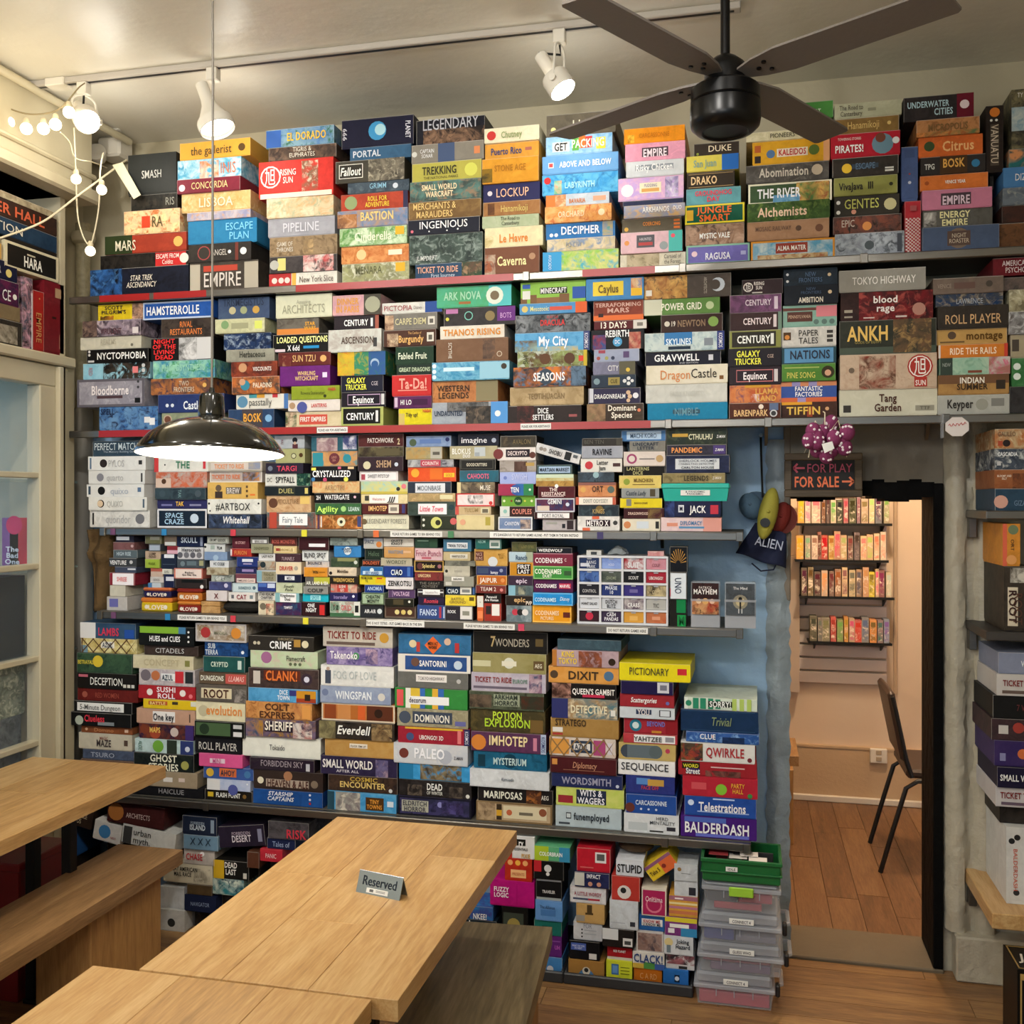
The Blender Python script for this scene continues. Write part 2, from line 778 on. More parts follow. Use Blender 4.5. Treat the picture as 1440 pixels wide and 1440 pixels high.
# floorboards of the front room run along the back wall
n = 0
y = 1.0
while y < 3.98:
    x = WL - random.uniform(0, .9)
    while x < WR:
        L = random.uniform(1.1, 1.5)
        xa, xb = max(x, WL), min(x + L, WR)
        if xb - xa > .05:
            MB().box(xa + .001, xb - .001, y + .001, y + .119, -.018, random.uniform(-.0008, 0)).build('floorboard', FLOORW, floor)
        x += L
    y += .12
b = MB().box(WL, WR, WF, .999, -.018, -.001)
o = b.build('rear_boards', FLOORW, floor, kind='stuff')
struct(MB().box(-3.4, WR + .2, WF - .2, 4.12, CE, CE + .15), 'ceiling', CEIL)
DX0, DX1, DZ = .145, .655, 1.735
struct(MB().box(-3.0, DX0 - .0, WB, WB + .25, 0, 2.0), 'wall_back', BLUEWALL)
struct(MB().box(-3.0, WR, WB, WB + .25, 2.0, CE), 'wall_back.001', WALLCREAM)
struct(MB().box(DX0, DX1 + .03, WB - .012, WB + .25, DZ, 2.0), 'wall_back.002', LINTEL)
struct(MB().box(DX1 + .03, WR, WB, WB + .25, 0, 2.0), 'wall_back.003', PIER)
struct(MB().box(WR, WR + .2, WF, 4.1, 0, CE), 'wall_right', WALLCREAM)
# rough rounded pier beside the doorway
g = MB()
cols_ = []
NX, NZ = 14, 60
rp_ = random.Random(3)
for j in range(NZ + 1):
    for i in range(NX + 1):
        u = i / NX
        xx = DX1 + .03 + u * .175
        bul = math.sin(math.pi * min(1, u * 1.0)) ** .5
        yy = WB - .005 - .045 * bul - .012 * math.sin(9 * u) - rp_.uniform(0, .0035)
        if .42 < u < .6:
            yy += .014 + rp_.uniform(-.006, .008)
        g.v.append((xx + rp_.uniform(-.004, .004), yy, 0.16 + j * 1.86 / NZ))
for j in range(NZ):
    for i in range(NX):
        a = j * (NX + 1) + i
        g.f.append((a, a + 1, a + NX + 2, a + NX + 1))
struct(g, 'trim_1', PIER, smooth=True)
struct(MB().cbox(DX1 + .06, DX1 + .30, WB - .085, WB, 0, .16, .006), 'baseboard_back', PIER)
# black door edge standing open against the right reveal, and uneven black strip under the lintel
struct(MB().cbox(DX1 - .006, DX1 + .028, WB - .03, WB + .22, .015, DZ + .02, .003), 'trim_2', mat('black_door_paint', '0a0a0a', .7, bump=.4, bscale=22, spec=.08))
g = MB()
for i in range(12):
    x = DX0 + (DX1 - DX0) * i / 12
    g.box(x, x + (DX1 - DX0) / 12, WB - .014, WB + .2, DZ - .035 - .012 * math.sin(i * .9), DZ + .03 + .006 * math.sin(i * 2.1))
struct(g, 'trim_3', MATS['black_door_paint'])
struct(MB().cbox(DX0 - .02, DX1 + .03, WB - .03, WB + .25, -.017, .012, .004), 'trim_4', mat('door_sill', '6c604c', .6, bump=.2, bscale=20))
# grey timber casing on the left of the doorway
struct(MB().cbox(DX0 - .014, DX0 + .012, WB - .016, WB + .24, 1.32, DZ + .25, .004), 'trim_5', mat('old_grey_timber', '84796a', .6, bump=.4, bscale=18))
# rough plaster arris where the blue wall turns into the doorway
g = MB()
for j in range(71):
    for i in range(6):
        u = i / 5
        g.v.append((DX0 - .075 + .085 * u + rp_.uniform(-.006, .006), WB - .003 - .02 * math.sin(math.pi * min(u * 1.1, 1)) - rp_.uniform(0, .008), .02 + j * 1.9 / 70))
for j in range(70):
    for i in range(5):
        a = j * 6 + i
        g.f.append((a, a + 1, a + 7, a + 6))
struct(g, 'trim_14', mat('rough_blue_white', 'b0c0ca', .55, bump=.6, bscale=22, var=.7, vscale=14, col2='8c9aa2'), smooth=True)
# front of the shop, behind the photographer: two big shop windows let the daylight in
g = MB()
g.box(-3.4, WR + .2, WF - .2, WF, 0, .55).box(-3.4, WR + .2, WF - .2, WF, 2.75, CE)
for xa, xb in ((-3.4, -2.45), (-.75, -.45), (1.3, WR + .2)):
    g.box(xa, xb, WF - .2, WF, .55, 2.75)
struct(g, 'wall_front', WALLCREAM)
for k, (xa, xb) in enumerate(((-2.45, -.75), (-.45, 1.3))):
    f = MB()
    for q in ((xa, xa + .05, .55, 2.75), (xb - .05, xb, .55, 2.75), (xa, xb, .55, .6), (xa, xb, 2.7, 2.75), ((xa + xb) / 2 - .02, (xa + xb) / 2 + .02, .55, 2.75)):
        f.box(q[0], q[1], WF - .14, WF - .08, q[2], q[3])
    w_ = struct(f, 'window_%d' % (k + 2), WHITEP)
    MB().box(xa + .05, xb - .05, WF - .112, WF - .106, .6, 2.7).build('pane', GLASS, w_)

# ---- left wall with display window and transom recess
WY0, WY1 = 2.0, 3.31          # window opening along the wall
g = MB()
g.box(WL - .18, WL, WF, WY0, 0, CE)
g.box(-3.0, -2.86, 3.47, WB + .02, 0, CE).box(-3.0, WL, 3.44, 3.47, 0, CE)
g.box(WL - .18, WL, WY0, 3.47, 2.90, CE)
g.box(WL - .18, WL, WY0, 3.47, 0, .5)
g.box(-2.86, WL, 3.40, 3.525, 0, 2.23)
struct(g, 'wall_left', CREAM)
struct(MB().cbox(WL - .34, WL + .03, WY0, 3.50, 2.225, 2.265, .006), 'trim_6', CREAM)
struct(MB().cbox(-2.9, -2.60, WY0 - 2.6, 3.56, 2.95, CE, .006).cbox(-2.9, -2.575, WY0 - 2.6, 3.58, 2.90, 2.955, .01).cbox(-2.9, -2.585, WY0 - 2.6, 3.57, 3.0, 3.02, .006), 'trim_7', CREAM)
w_ = thing('window_1', 'x', 'x', (WL, 3.0, 1.4))
for k_ in ('label', 'category'):
    del w_[k_]
w_['kind'] = 'structure'
fr = MB()
fr.cbox(WL - .05, WL + .012, 3.31, 3.40, .58, 2.14, .004).cbox(WL - .05, WL + .012, WY0, WY0 + .07, .58, 2.14, .004)
fr.cbox(WL - .05, WL + .012, WY0, 3.40, 2.14, 2.222, .004).cbox(WL - .05, WL + .012, WY0, 3.40, .5, .58, .004)
fr.cbox(WL + .0, WL + .03, 3.40, 3.425, .0, 2.22, .003)
fr.build('window_frame', CREAM, w_)
for z in (.76, 1.085, 1.44, 1.79):
    MB().cbox(WL - .035, WL + .006, WY0 + .06, 3.315, z - .011, z + .011, .003).build('glazing_bar', CREAM, w_)
MB().cbox(WL - .035, WL + .006, 2.64, 2.665, .57, 2.15, .003).build('glazing_bar', CREAM, w_)
zz = [.58, .76, 1.085, 1.44, 1.79, 2.14]
for i in range(5):
    for ya, yb in ((WY0 + .06, 2.64), (2.665, 3.312)):
        MB().box(WL - .024, WL - .020, ya, yb, zz[i] + .008, zz[i + 1] - .008).build('pane', GLASS, w_)
# display bay behind the lower panes
struct(MB().box(-3.30, -3.27, 1.9, 3.75, .4, 1.42).box(-3.3, WL - .18, 3.72, 3.75, .4, 1.42).box(-3.3, WL - .06, 1.9, 3.75, .42, .5), 'trim_8', mat('dark_display_back', '2c3a42', .6))
GSH = clear_material('glass_shelf', 'a8c4c0', .7, .1)
for z in (1.085, 1.425, 1.775):
    MB().box(-3.22, WL - .055, 2.0, 3.62, z - .01, z).build('glass_shelf', GSH, w_)

# ---- back room
g = MB()
g.box(-.9, 2.3, 5.9, 6.1, 0, 2.9)
struct(g, 'wall_back_room', PEACH)
struct(MB().box(-.9, -.8, 4.1, 5.9, 0, 2.9).box(2.2, 2.3, 4.1, 5.9, 0, 2.9), 'wall_side_room', PEACH)
struct(MB().box(-.9, 2.3, 4.1, 6.1, 2.7, 2.9), 'ceiling.001', PEACH)
struct(MB().box(-.8, 2.2, 5.875, 5.9, .0, .30).box(-.8, 2.2, 5.87, 5.9, .30, .312), 'trim_9', mat('low_wall_paint', 'c0a684', .55, bump=.1))
struct(MB().cbox(-.8, 2.2, 5.85, 5.875, .0, .035, .004), 'baseboard_room', WHITEP)
fb = struct(MB().box(-.8, 2.2, 4.1, 5.9, -.12, -.018), 'floor.001', MATS['subfloor'])
x = -.32
while x < 1.2:
    y = 4.1 - random.uniform(0, .7)
    while y < 5.9:
        L = random.uniform(.75, .95)
        ya, yb = max(y, 4.1), min(y + L, 5.9)
        if yb - ya > .04:
            MB().box(x + .001, x + .129, ya + .001, yb - .001, -.018, random.uniform(-.001, 0)).build('floorboard', FLOORB, fb)
        y += L
    x += .13
# slat wall panel with grooves: each slat a board
sp = thing('slatwall_panel', 'x', 'x', (.52, 5.88, .66))
for k_ in ('label', 'category'):
    del sp[k_]
sp['kind'] = 'structure'
sp.name = 'trim_10'
z = .665
while z < 1.75:
    MB().cbox(.285, .755, 5.868, 5.899, z, z + .064, .003).build('slat', SLAT, sp)
    z += .075
MB().box(.20, .285, 5.80, 5.899, .62, 1.38).build('end_panel', mat('end_panel', 'b0a294', .5), sp)
g = MB().tube([(.80, 5.87, .62), (.80, 5.87, 2.6)], .011, 8)
struct(g, 'trim_11', mat('conduit', 'b8a084', .4), smooth=True)
# lamp of the back room
t = thing('ceiling_bulb', 'bare warm globe bulb under the back room ceiling', 'lamp', (.6, 4.75, 2.7))
MB().lathe([(.05, -.04), (.05, 0)], Matrix.Translation((.6, 4.75, 2.7)), 16).build('base', WHITEP, t, True)
MB().ball((.6, 4.75, 2.60), .06).build('bulb', glow('warm_bulb', 'ffc890', 12), t, True)
lamp('bulb_light', 'POINT', (.6, 4.75, 2.46), 80, (1.0, .78, .55), .07, parent=t)

# ================================================================ shelves of the game wall
def metal_shelf(label, z, x0, x1, brackets, tape=(), strips=(), dots=(), depth=.345):
    t = thing('metal_shelf', label, 'shelf', ((x0 + x1) / 2, 3.49, z), 'steel shelves of the game wall')
    MB().box(x0, x1, 3.50, 3.50 + depth, z - .006, z).build('shelf_board', mat('shelf_board', '55524c', .6), t)
    MB().cbox(x0, x1, 3.478, 3.50, z - .029, z - .001, .003).build('edge_strip', STEEL, t)
    for x in brackets:
        MB().cbox(x - .012, x + .012, 3.470, 3.478, z - .032, z + .001, .002).build('joint_plate', STEEL, t)
        MB().prism([(x - .006, 3.802, z - .007), (x - .006, 3.846, z - .007), (x - .006, 3.846, z - .075)], (.012, 0, 0)).build('bracket', STEEL, t)
    for x0_, x1_ in tape:
        MB().box(x0_, x1_, 3.4765, 3.478, z - .028, z - .002).build('tape', mat('red_tape', 'a01c1c', .35), t, label='red tape along the shelf edge')
    for xa, xb, txt in strips:
        o = MB().box(xa, xb, 3.4757, 3.4765, z - .026, z - .005).build('label_strip', mat('label_paper', 'e4e4e0', .6), t, label='white paper strip with printed line')
        text_object(txt, '303030', Matrix.Translation(((xa + xb) / 2, 3.4754, z - .0155)) @ FRONT, (xb - xa) * .92, .010, t, 1, 0)
    for xc, col in dots:
        MB().box(xc - .011, xc + .011, 3.4757, 3.4765, z - .028, z - .003).build('sticker', mat('sticker_' + col, col, .5), t, label='coloured square sticker')
    return t


def PX(px):     # a column on the shelf front, as a distance along the wall
    t = (px - 720) / 1400
    return 3.478 * (-.23 + .9732 * t) / (.9732 + .23 * t)


metal_shelf('highest steel shelf, its edge partly red, under the ceiling', 2.51, WL + .01, 1.15, [PX(740), PX(960), PX(1215)],
            [(PX(140), PX(210)), (PX(216), PX(290)), (PX(416), PX(722)), (PX(819), PX(921))])
metal_shelf('long steel shelf with red taped edge behind the black pendant lamp', 1.973, WL + .01, 1.15, [PX(940), PX(1080), PX(1330)],
            [(PX(139), PX(445)), (PX(446), PX(915))],
            [(PX(446), PX(489), 'PLEASE_ASK_FOR_ASSISTANCE'), (PX(732), PX(775), 'PLEASE_ASK_FOR_ASSISTANCE')])
metal_shelf('steel shelf with printed strip about returning games alone', 1.585, PX(139), PX(1045), [PX(145), PX(507), PX(919), PX(1040)], [],
            [(PX(549), PX(622), 'PLEASE_RETURN_GAMES_TO_BIN_BEHIND_YOU'), (PX(689), PX(819), "IT'S_DANGEROUS_TO_RETURN_GAMES_ALONE_-_PUT_THEM_IN_THE_BIN_INSTEAD")],
            [(PX(159), '6c4468'), (PX(231), '2880b8'), (PX(328), 'c83848'), (PX(428), 'd8d030'), (PX(529), 'd86830'), (PX(634), '38784c'), (PX(844), '302860')])
metal_shelf('steel shelf of small card games with printed strips on its edge', 1.254, PX(136), PX(1045), [PX(141), PX(511), PX(919), PX(1040)], [],
            [(PX(250), PX(319), 'PLEASE_RETURN_GAMES_TO_BIN_BEHIND_YOU'), (PX(512), PX(597), 'THIS_IS_NOT_TETRIS_-_PUT_GAMES_BACK_IN_THE_BIN'),
             (PX(652), PX(724), 'PLEASE_RETURN_GAMES_TO_BIN_BEHIND_YOU'), (PX(853), PX(911), 'DO_NOT_RETURN_GAMES_HERE')],
            [(PX(160), '6c4468'), (PX(236), '2880b8'), (PX(328), 'c83848'), (PX(430), 'd8d030'), (PX(733), 'c83858')])
metal_shelf('lowest steel shelf of the game wall, just above the floor bins', .525, WL + .01, PX(1056), [PX(290), PX(935), PX(1050)])
# short shelves at the right edge
def side_shelf(label, z, m, th, y0=3.50, x0=.755):
    t = thing('wall_shelf', label, 'shelf', (1.1, y0, z))
    MB().cbox(x0, 1.49, y0, 3.84, z - th, z, .003).build('shelf_board', m, t)
    MB().cbox(x0 + .005, x0 + .03, 3.78, 3.845, z - th - .07, z - th, .002).build('bracket', STEEL, t)
    return t
side_shelf('short steel shelf high beside the white pier, right edge', 1.66, STEEL, .028)
side_shelf('short dark shelf under the upright box, right edge', 1.268, mat('dark_shelf', '3a3632', .5), .03)
side_shelf('short wooden shelf low beside the white pier, right edge', .385, OAK, .05, 3.42)

# ================================================================ furniture
def table(label, x0, x1, y0, y1, z, nb, legs='steel', name='table', cat='table', wood=None, th=.042, seam=None):
    wood = wood or OAK
    t = thing(name, label, cat, ((x0 + x1) / 2, (y0 + y1) / 2, 0))
    wd = (x1 - x0) / nb
    for i in range(nb):
        cuts = [y0, y1] if not seam else [y0, y0 + (y1 - y0) * seam[i % len(seam)], y1]
        for a_, b_ in zip(cuts, cuts[1:]):
            MB().cbox(x0 + i * wd + .0003, x0 + (i + 1) * wd - .0003, a_ + .0003, b_ - .0003, z - th, z, .0009).build('board', wood, t)
    if legs == 'steel':
        xm = (x0 + x1) / 2
        for yy in (y0 + .25, y1 - .25):
            for xx in (xm - .07, xm + .07):
                MB().cbox(xx - .018, xx + .018, yy - .018, yy + .018, .012, z - th - .004, .002).build('leg', DARKSTEEL, t)
            MB().cbox(xm - .088, xm + .088, yy - .03, yy + .03, 0, .012, .002).build('foot_bar', DARKSTEEL, t)
            MB().box(xm - .2, xm + .2, yy - .02, yy + .02, z - th - .004, z - th).build('top_plate', DARKSTEEL, t)
    else:
        for yy in (y0 + .30, y1 - .28):
            MB().cbox(x0 + .03, x1 - .03, yy - .19, yy + .19, 0, z - th, .003).build('leg_panel', wood_material('leg_panel_wood', '8c6438', 'a87c48', 'bc9258', .5, 2) if 'leg_panel_wood' not in bpy.data.materials else bpy.data.materials['leg_panel_wood'], t)
        MB().cbox((x0 + x1) / 2 - .025, (x0 + x1) / 2 + .025, y0 + .49, y1 - .47, .10, .15, .003).build('stretcher', wood, t)
    return t


table('oak table holding the reserved sign, reaching to the bins', -1.19, -.64, 1.775, 2.77, .75, 3, seam=(.55, .3, .75))
table('oak table nearest the viewer, cut by the bottom edge', -1.29, -.69, .75, 1.768, .75, 3)
table('oak table at the left edge beside the window', -2.56, -2.01, 1.85, 3.16, .75, 3, seam=(.4, .7, .2))
table('worn wooden bench with panel legs in front of left table', -2.215, -1.955, 1.75, 3.18, .45, 2, 'panel', 'bench', 'bench', BENCHWOOD, .05)
bn = table('grey brown wooden bench right of the table with reserved sign', -.16, .15, -.75, .51, .45, 1, 'panel', 'bench', 'bench', GREYWOOD, .05)
bn.location = (-.665, 2.30, 0)
bn.rotation_euler = (0, 0, R(4.5))
for c in bn.children:
    c.data.transform(Matrix.Translation((.0, -.09, 0)))
# low wooden bench in the back room
table('low wooden bench just inside the back room doorway', -.45, .25, 5.15, 5.55, .42, 2, 'panel', 'bench', 'bench', BENCHWOOD, .05)

# table sign
sg = thing('table_sign', 'folded metal tent sign engraved Reserved on the oak table', 'sign', (-.853, 2.25, .75))
Ms = Matrix.Translation((-.853, 2.25, .75)) @ Matrix.Rotation(R(-13), 4, 'Z')
w2, hh, dd = .062, .047, .018
TIN = mat('sign_metal', 'a8b8c8', .22, .9)
MB().prism([(-w2, -dd, 0), (-w2, -dd + .0015, 0), (-w2, .0012, hh), (-w2, -.0005, hh)], (2 * w2, 0, 0)).xform(Ms).build('front_plate', TIN, sg)
MB().prism([(-w2, dd, 0), (-w2, dd - .0015, 0), (-w2, -.0008, hh), (-w2, .0009, hh)], (2 * w2, 0, 0)).xform(Ms).build('rear_plate', TIN, sg)
MB().tube([(-w2, 0, hh), (w2, 0, hh)], .0012, 8).xform(Ms).build('fold', TIN, sg, True)
ang = math.atan2(hh, dd)
Mf = Ms @ Matrix.Translation((0, -dd / 2 - .001, hh / 2)) @ Matrix.Rotation(ang, 4, 'X')
text_object('Reserved', '1c2430', Mf @ Matrix.Translation((0, .006, .0004)), .098, .022, sg, 0)
g = MB().poly([(-.033, -.021, .0003), (.028, -.021, .0003), (.028, -.010, .0003), (-.033, -.010, .0003)])
g.xform(Mf).build('paper_label', MATS['label_paper'], sg)
for yy_ in (-.0135, -.0165):
    MB().poly([(-.006, yy_ - .0006, .0006), (.02, yy_ - .0006, .0006), (.02, yy_ + .0006, .0006), (-.006, yy_ + .0006, .0006)]).xform(Mf).build('fine_print', mat('grey_ink', '606060', .6), sg)
MB().poly([(-.024, -.0185, .0006), (-.013, -.0185, .0006), (-.013, -.0125, .0006), (-.024, -.0125, .0006)]).xform(Mf).build('printed_mark', mat('grey_ink', '606060', .6), sg)

# ================================================================ ceiling fan
FC = Vector((-.056, 2.648, 2.79))
fan = thing('ceiling_fan', 'black ceiling fan with four grey brown blades and long rod', 'fan', (FC.x, FC.y, CE))
FB = mat('fan_black', '060607', .3, spec=.3)
MB().tube([FC + Vector((0, 0, .03)), (FC.x, FC.y, CE - .04)], .0125, 12).build('down_rod', FB, fan, True)
MB().lathe([(.02, -.07), (.055, -.05), (.065, 0)], Matrix.Translation((FC.x, FC.y, CE)), 24).build('canopy', FB, fan, True)
MB().lathe([(.015, .06), (.03, .052), (.05, .035), (.054, .02), (.054, -.02)], Matrix.Translation(FC), 28).build('rod_cup', FB, fan, True)
MB().lathe([(.046, -.02), (.078, -.022), (.088, -.03), (.089, -.062), (.085, -.066), (.09, -.07), (.091, -.11), (.088, -.125), (.074, -.138), (.06, -.142), (.056, -.137), (.0001, -.137)], Matrix.Translation(FC), 36, False).build('motor_housing', FB, fan, True)
BL = mat('fan_blade', '6e665f', .55, bump=.05)
for k in range(4):
    an = R(-121.7 + 90 * k)
    Mb = Matrix.Translation(FC) @ Matrix.Rotation(an, 4, 'Z') @ Matrix.Rotation(R(-7), 4, 'X')
    out = [(.05, -.024), (.10, -.044), (.17, -.058), (.572, -.054), (.582, -.046), (.582, .046), (.572, .054), (.17, .058), (.10, .044), (.05, .024)]
    MB().prism([(x, y, -.003) for x, y in out], (0, 0, .006)).xform(Mb).build('blade', BL, fan)
    for sx_, sy_ in ((.10, 0), (.125, .02), (.125, -.02)):
        MB().lathe([(.006, -.007), (.006, -.002)], Mb @ Matrix.Translation((sx_, sy_, 0)), 10).build('blade_screw', FB, fan)

# ================================================================ pendant lamp
PC = Vector((-1.361, 2.35, 1.812))
pd = thing('pendant_lamp', 'glossy black dome pendant lamp hanging over the tables', 'lamp', (PC.x, PC.y, CE))
GB = mat('olive_black_enamel', '14140f', .12, coat=.6)
outer = [(.187, 0), (.1875, .004), (.184, .012), (.172, .03), (.155, .049), (.13, .067), (.10, .081), (.07, .09), (.042, .096), (.034, .100)]
inner = [(r - .003, h - .003) for r, h in outer][::-1]
MT = Matrix.Translation(PC + Vector((0, 0, .17))) @ Matrix.Rotation(R(13.3), 4, 'Z') @ Matrix.Rotation(R(-3.6), 4, 'X') @ Matrix.Translation((0, 0, -.17))
MB().lathe(outer + [(.034, .1)], MT, 48, False).build('shade', GB, pd, True)
MB().lathe([(.0315, .0965)] + inner[1:-1] + [(.185, 0), (.187, 0)], MT, 48, False).build('shade_lining', mat('white_enamel', 'f0eee4', .35), pd, True)
MB().lathe([(.030, .094), (.034, .10), (.034, .105), (.031, .15), (.027, .158), (.008, .162), (.006, .175)], MT, 28).build('socket_cup', GB, pd, True)
MB().tube([PC + Vector((0, 0, .165)), PC + Vector((.002, 0, .6)), PC + Vector((.003, 0, 1.0)), (PC.x, PC.y, CE)], .0032, 8).build('cord', mat('cord', '6c665c', .6), pd, True)
MB().tube([PC + Vector((.0025, 0, 1.25)), PC + Vector((.0025, 0, 1.33))], .006, 8).build('cord_knot', BLACKP, pd, True)
MB().ball(PC + Vector((0, 0, .045)), .034).build('bulb', glow('pendant_bulb', 'fff4dc', 18), pd, True)
lamp('bulb_light', 'POINT', PC + Vector((0, 0, -.01)), 16, (1, .92, .76), .04, parent=pd)

# ================================================================ track lighting
tr = thing('light_track', 'white lighting track along the ceiling before the game wall', 'track', (-.9, 3.2, CE))
MB().cbox(-2.62, -.02, 3.18, 3.22, CE - .022, CE, .003).build('rail', mat('rail_grey', 'b4ada2', .45), tr)
MB().box(-2.60, -.04, 3.193, 3.207, CE - .0225, CE - .018).build('slot', BLACKP, tr)
MB().cbox(-2.52, -2.44, 3.172, 3.228, CE - .03, CE, .003).build('feed_box', WHITEP, tr)


def track_head(label, x, y, drop, aim, cone=False, watts=30, lx=0, ly=0, group='spot heads on the ceiling tracks', spot=70):
    z0 = CE - .022
    t = thing('track_spotlight', label, 'lamp', (x, y, z0), group)
    MB().cbox(x - .02, x + .02, y - .018, y + .018, z0 - .045, z0, .003).build('adaptor', WHITEP, t)
    c = Vector((x + lx, y + ly, z0 - drop))
    d = (Vector(aim) - c).normalized()
    M = Matrix.Translation(c) @ d.to_track_quat('-Z', 'Y').to_matrix().to_4x4()
    side = (M.to_3x3() @ Vector((1, 0, 0))).normalized()
    if not cone:
        arc = []
        for i in range(13):
            an = math.pi * i / 12
            arc.append(Vector((x, y, z0 - .045)) + Vector((0, 0, -.035 + .035 * math.sin(an))) + side * (-.042 * math.cos(an)))
        arc = [c - side * .046] + arc + [c + side * .046]
        MB().tube(arc, .0045, 8).build('yoke', WHITEP, t, True)
        g = MB()
        for s_ in (-1, 1):
            g.lathe([(.011, -.006), (.011, .006)], Matrix.Translation(c + side * .05 * s_) @ side.to_track_quat('Z', 'Y').to_matrix().to_4x4(), 12)
        g.build('pivot_knobs', WHITEP, t, True)
        MB().lathe([(.042, .03), (.046, .02), (.046, -.028), (.043, -.03)], M, 28, False).build('ring_housing', WHITEP, t, True)
        MB().lathe([(.018, .12), (.022, .118), (.022, .05), (.016, .03), (.030, .0), (.040, -.02)], M, 24).build('lamp_holder', WHITEP, t, True)
        MB().tube([Vector((x, y, z0 - .045)), Vector((x + .005, y - .01, z0 - .085)), M @ Vector((0, 0, .13)), M @ Vector((0, 0, .115))], .004, 8).build('wire', DARKSTEEL, t, True)
        MB().lathe([(.0425, -.024), (.041, -.033), (.02, -.040), (.0001, -.041)], M, 24, False).build('lens', glow('spot_lens', 'fff6e4', 22), t, True)
    else:
        MB().tube([Vector((x, y, z0 - .045)), Vector((x, y, z0 - .11)), c + Vector((0, 0, .01))], .006, 8).build('stem', WHITEP, t, True)
        MB().ball(c + side * .0, .014).build('pivot_knobs', WHITEP, t, True)
        MB().lathe([(.018, .10), (.022, .098), (.022, .04), (.026, .015), (.05, -.035), (.062, -.05), (.064, -.055), (.064, -.085), (.061, -.085)], M, 28, False).build('bell_housing', WHITEP, t, True)
        MB().lathe([(.060, -.07), (.03, -.066), (.0001, -.065)], M, 24, False).build('lens', glow('bell_lens', 'fff6e4', 4), t, True)
    lamp('spill_light', 'POINT', c + Vector((0, .11, -.06)), watts * .09, (1, .96, .86), .06, parent=t)
    lamp('spot_light', 'SPOT', M @ Vector((0, 0, -.10)), watts, (1, .965, .91), .03, aim, spot, .8, t)
    return t


track_head('white track spotlight beside the globe bulbs, left end of track', -2.3737, 3.2, .145, (-1.5, 2.5, 2.2), False, 22, .03, -.03)
track_head('white bell shaped track spotlight behind the pendant cord', -1.8475, 3.2, .15, (-1.45, 3.12, 2.1), True, 24, .0, -.02)
track_head('white track spotlight with curved yoke near the fan', -0.5966, 3.2, .18, (.05, 3.05, 2.0), False, 18, .0, -.02)
# unseen second track, added to light the game wall from the front
tr2 = thing('light_track', 'white lighting track across the middle of the ceiling, over the tables', 'track', (-.9, 1.3, CE))
MB().cbox(-2.4, .9, 1.28, 1.32, CE - .022, CE, .003).build('rail', WHITEP, tr2)
for i, (x, ax, az, wt) in enumerate(((-2.1, -2.0, 2.2, 48), (-1.25, -1.2, 1.75, 46), (-.45, -.6, 1.9, 42), (.35, -.1, 1.0, 14))):
    track_head(('first', 'second', 'third', 'fourth')[i] + ' white spotlight from the left on the track over the tables', x, 1.3, .15, (ax, 3.5, az), False, wt, .0, .02, spot=95)

for i, (x, y, wt) in enumerate(((-1.7, .35, 80), (-.3, .35, 42), (-1.2, -1.2, 50))):  # unseen globe lamps, added to brighten the ceiling and room
    t = thing('globe_pendant', ('left', 'right', 'rear')[i] + ' opal globe pendant lamp behind the photographer', 'lamp', (x, y, CE), 'opal globe pendants')
    MB().ball((x, y, 2.62), .11, 20, 12).build('globe', glow('opal_glass_%d' % i, 'fff0d8', 3), t, True)
    MB().tube([(x, y, 2.73), (x, y, CE)], .004, 8).build('cord', BLACKP, t, True)
    lamp('globe_light', 'POINT', (x, y, 2.44), wt * .75, (1, .96, .90), .11, parent=t)

# ================================================================ globe string lights and wiring in the left corner
def smooth_pts(pts):
    P = [Vector(p) for p in pts]
    out = []
    for i in range(len(P) - 1):
        p0, p1, p2, p3 = P[max(i - 1, 0)], P[i], P[i + 1], P[min(i + 2, len(P) - 1)]
        for k in range(5):
            t = k / 5
            out.append(.5 * ((2 * p1) + (p2 - p0) * t + (2 * p0 - 5 * p1 + 4 * p2 - p3) * t * t + (3 * p1 - p0 - 3 * p2 + p3) * t ** 3))
    out.append(P[-1])
    return out


CW = mat('cream_wire', 'd8ceb0', .5)
CAPM = mat('bulb_cap', 'c8bc9c', .5)


def bulb(p, t, r=.021, strength=5):
    p = Vector(p)
    g_ = MB().ball(p, r, 16, 10).build('globe_bulb', glow('globe_glow', 'ffeecb', strength) if 'globe_glow_%d' % strength not in MATS else MATS['globe_glow_%d' % strength], t, True)
    MATS['globe_glow_%d' % strength] = g_.data.materials[0]
    MB().lathe([(.010, r - .003), (.011, r + .006), (.008, r + .016), (.006, r + .018)], Matrix.Translation(p), 12).build('cap', CAPM, g_, True)


sl = thing('string_lights', 'twisted cord of lit globe bulbs under the ceiling, left corner', 'lights', (-2.4665, 3.1000, 3.0853))
for p in ((-2.6370, 3.1000, 3.1058), (-2.6129, 3.1000, 3.0674), (-2.5378, 3.1000, 3.0377), (-2.4665, 3.1000, 3.0315), (-2.4163, 3.1000, 3.0425), (-2.3606, 3.1000, 3.0809)):
    bulb(p, sl)
MB().tube(smooth_pts([(-2.6795, 3.1000, 3.1615), (-2.6129, 3.1000, 3.1191), (-2.5378, 3.1000, 3.0917), (-2.4665, 3.1000, 3.0853), (-2.4104, 3.1000, 3.0930), (-2.3665, 3.1000, 3.1221), (-2.3378, 3.1200, 3.1733), (-2.3337, 3.1500, 3.2030)]), .0028, 6).build('cord', mat('brown_cord', '8a7c5c', .6), sl, True)
MB().tube(smooth_pts([(-2.4112, 3.1200, 3.0212), (-2.4338, 3.2000, 3.0153), (-2.4474, 3.2500, 2.9754), (-2.4840, 3.4000, 3.0121), (-2.5634, 3.6000, 3.0612)]), .0024, 6).build('thin_wire', CW, sl, True)
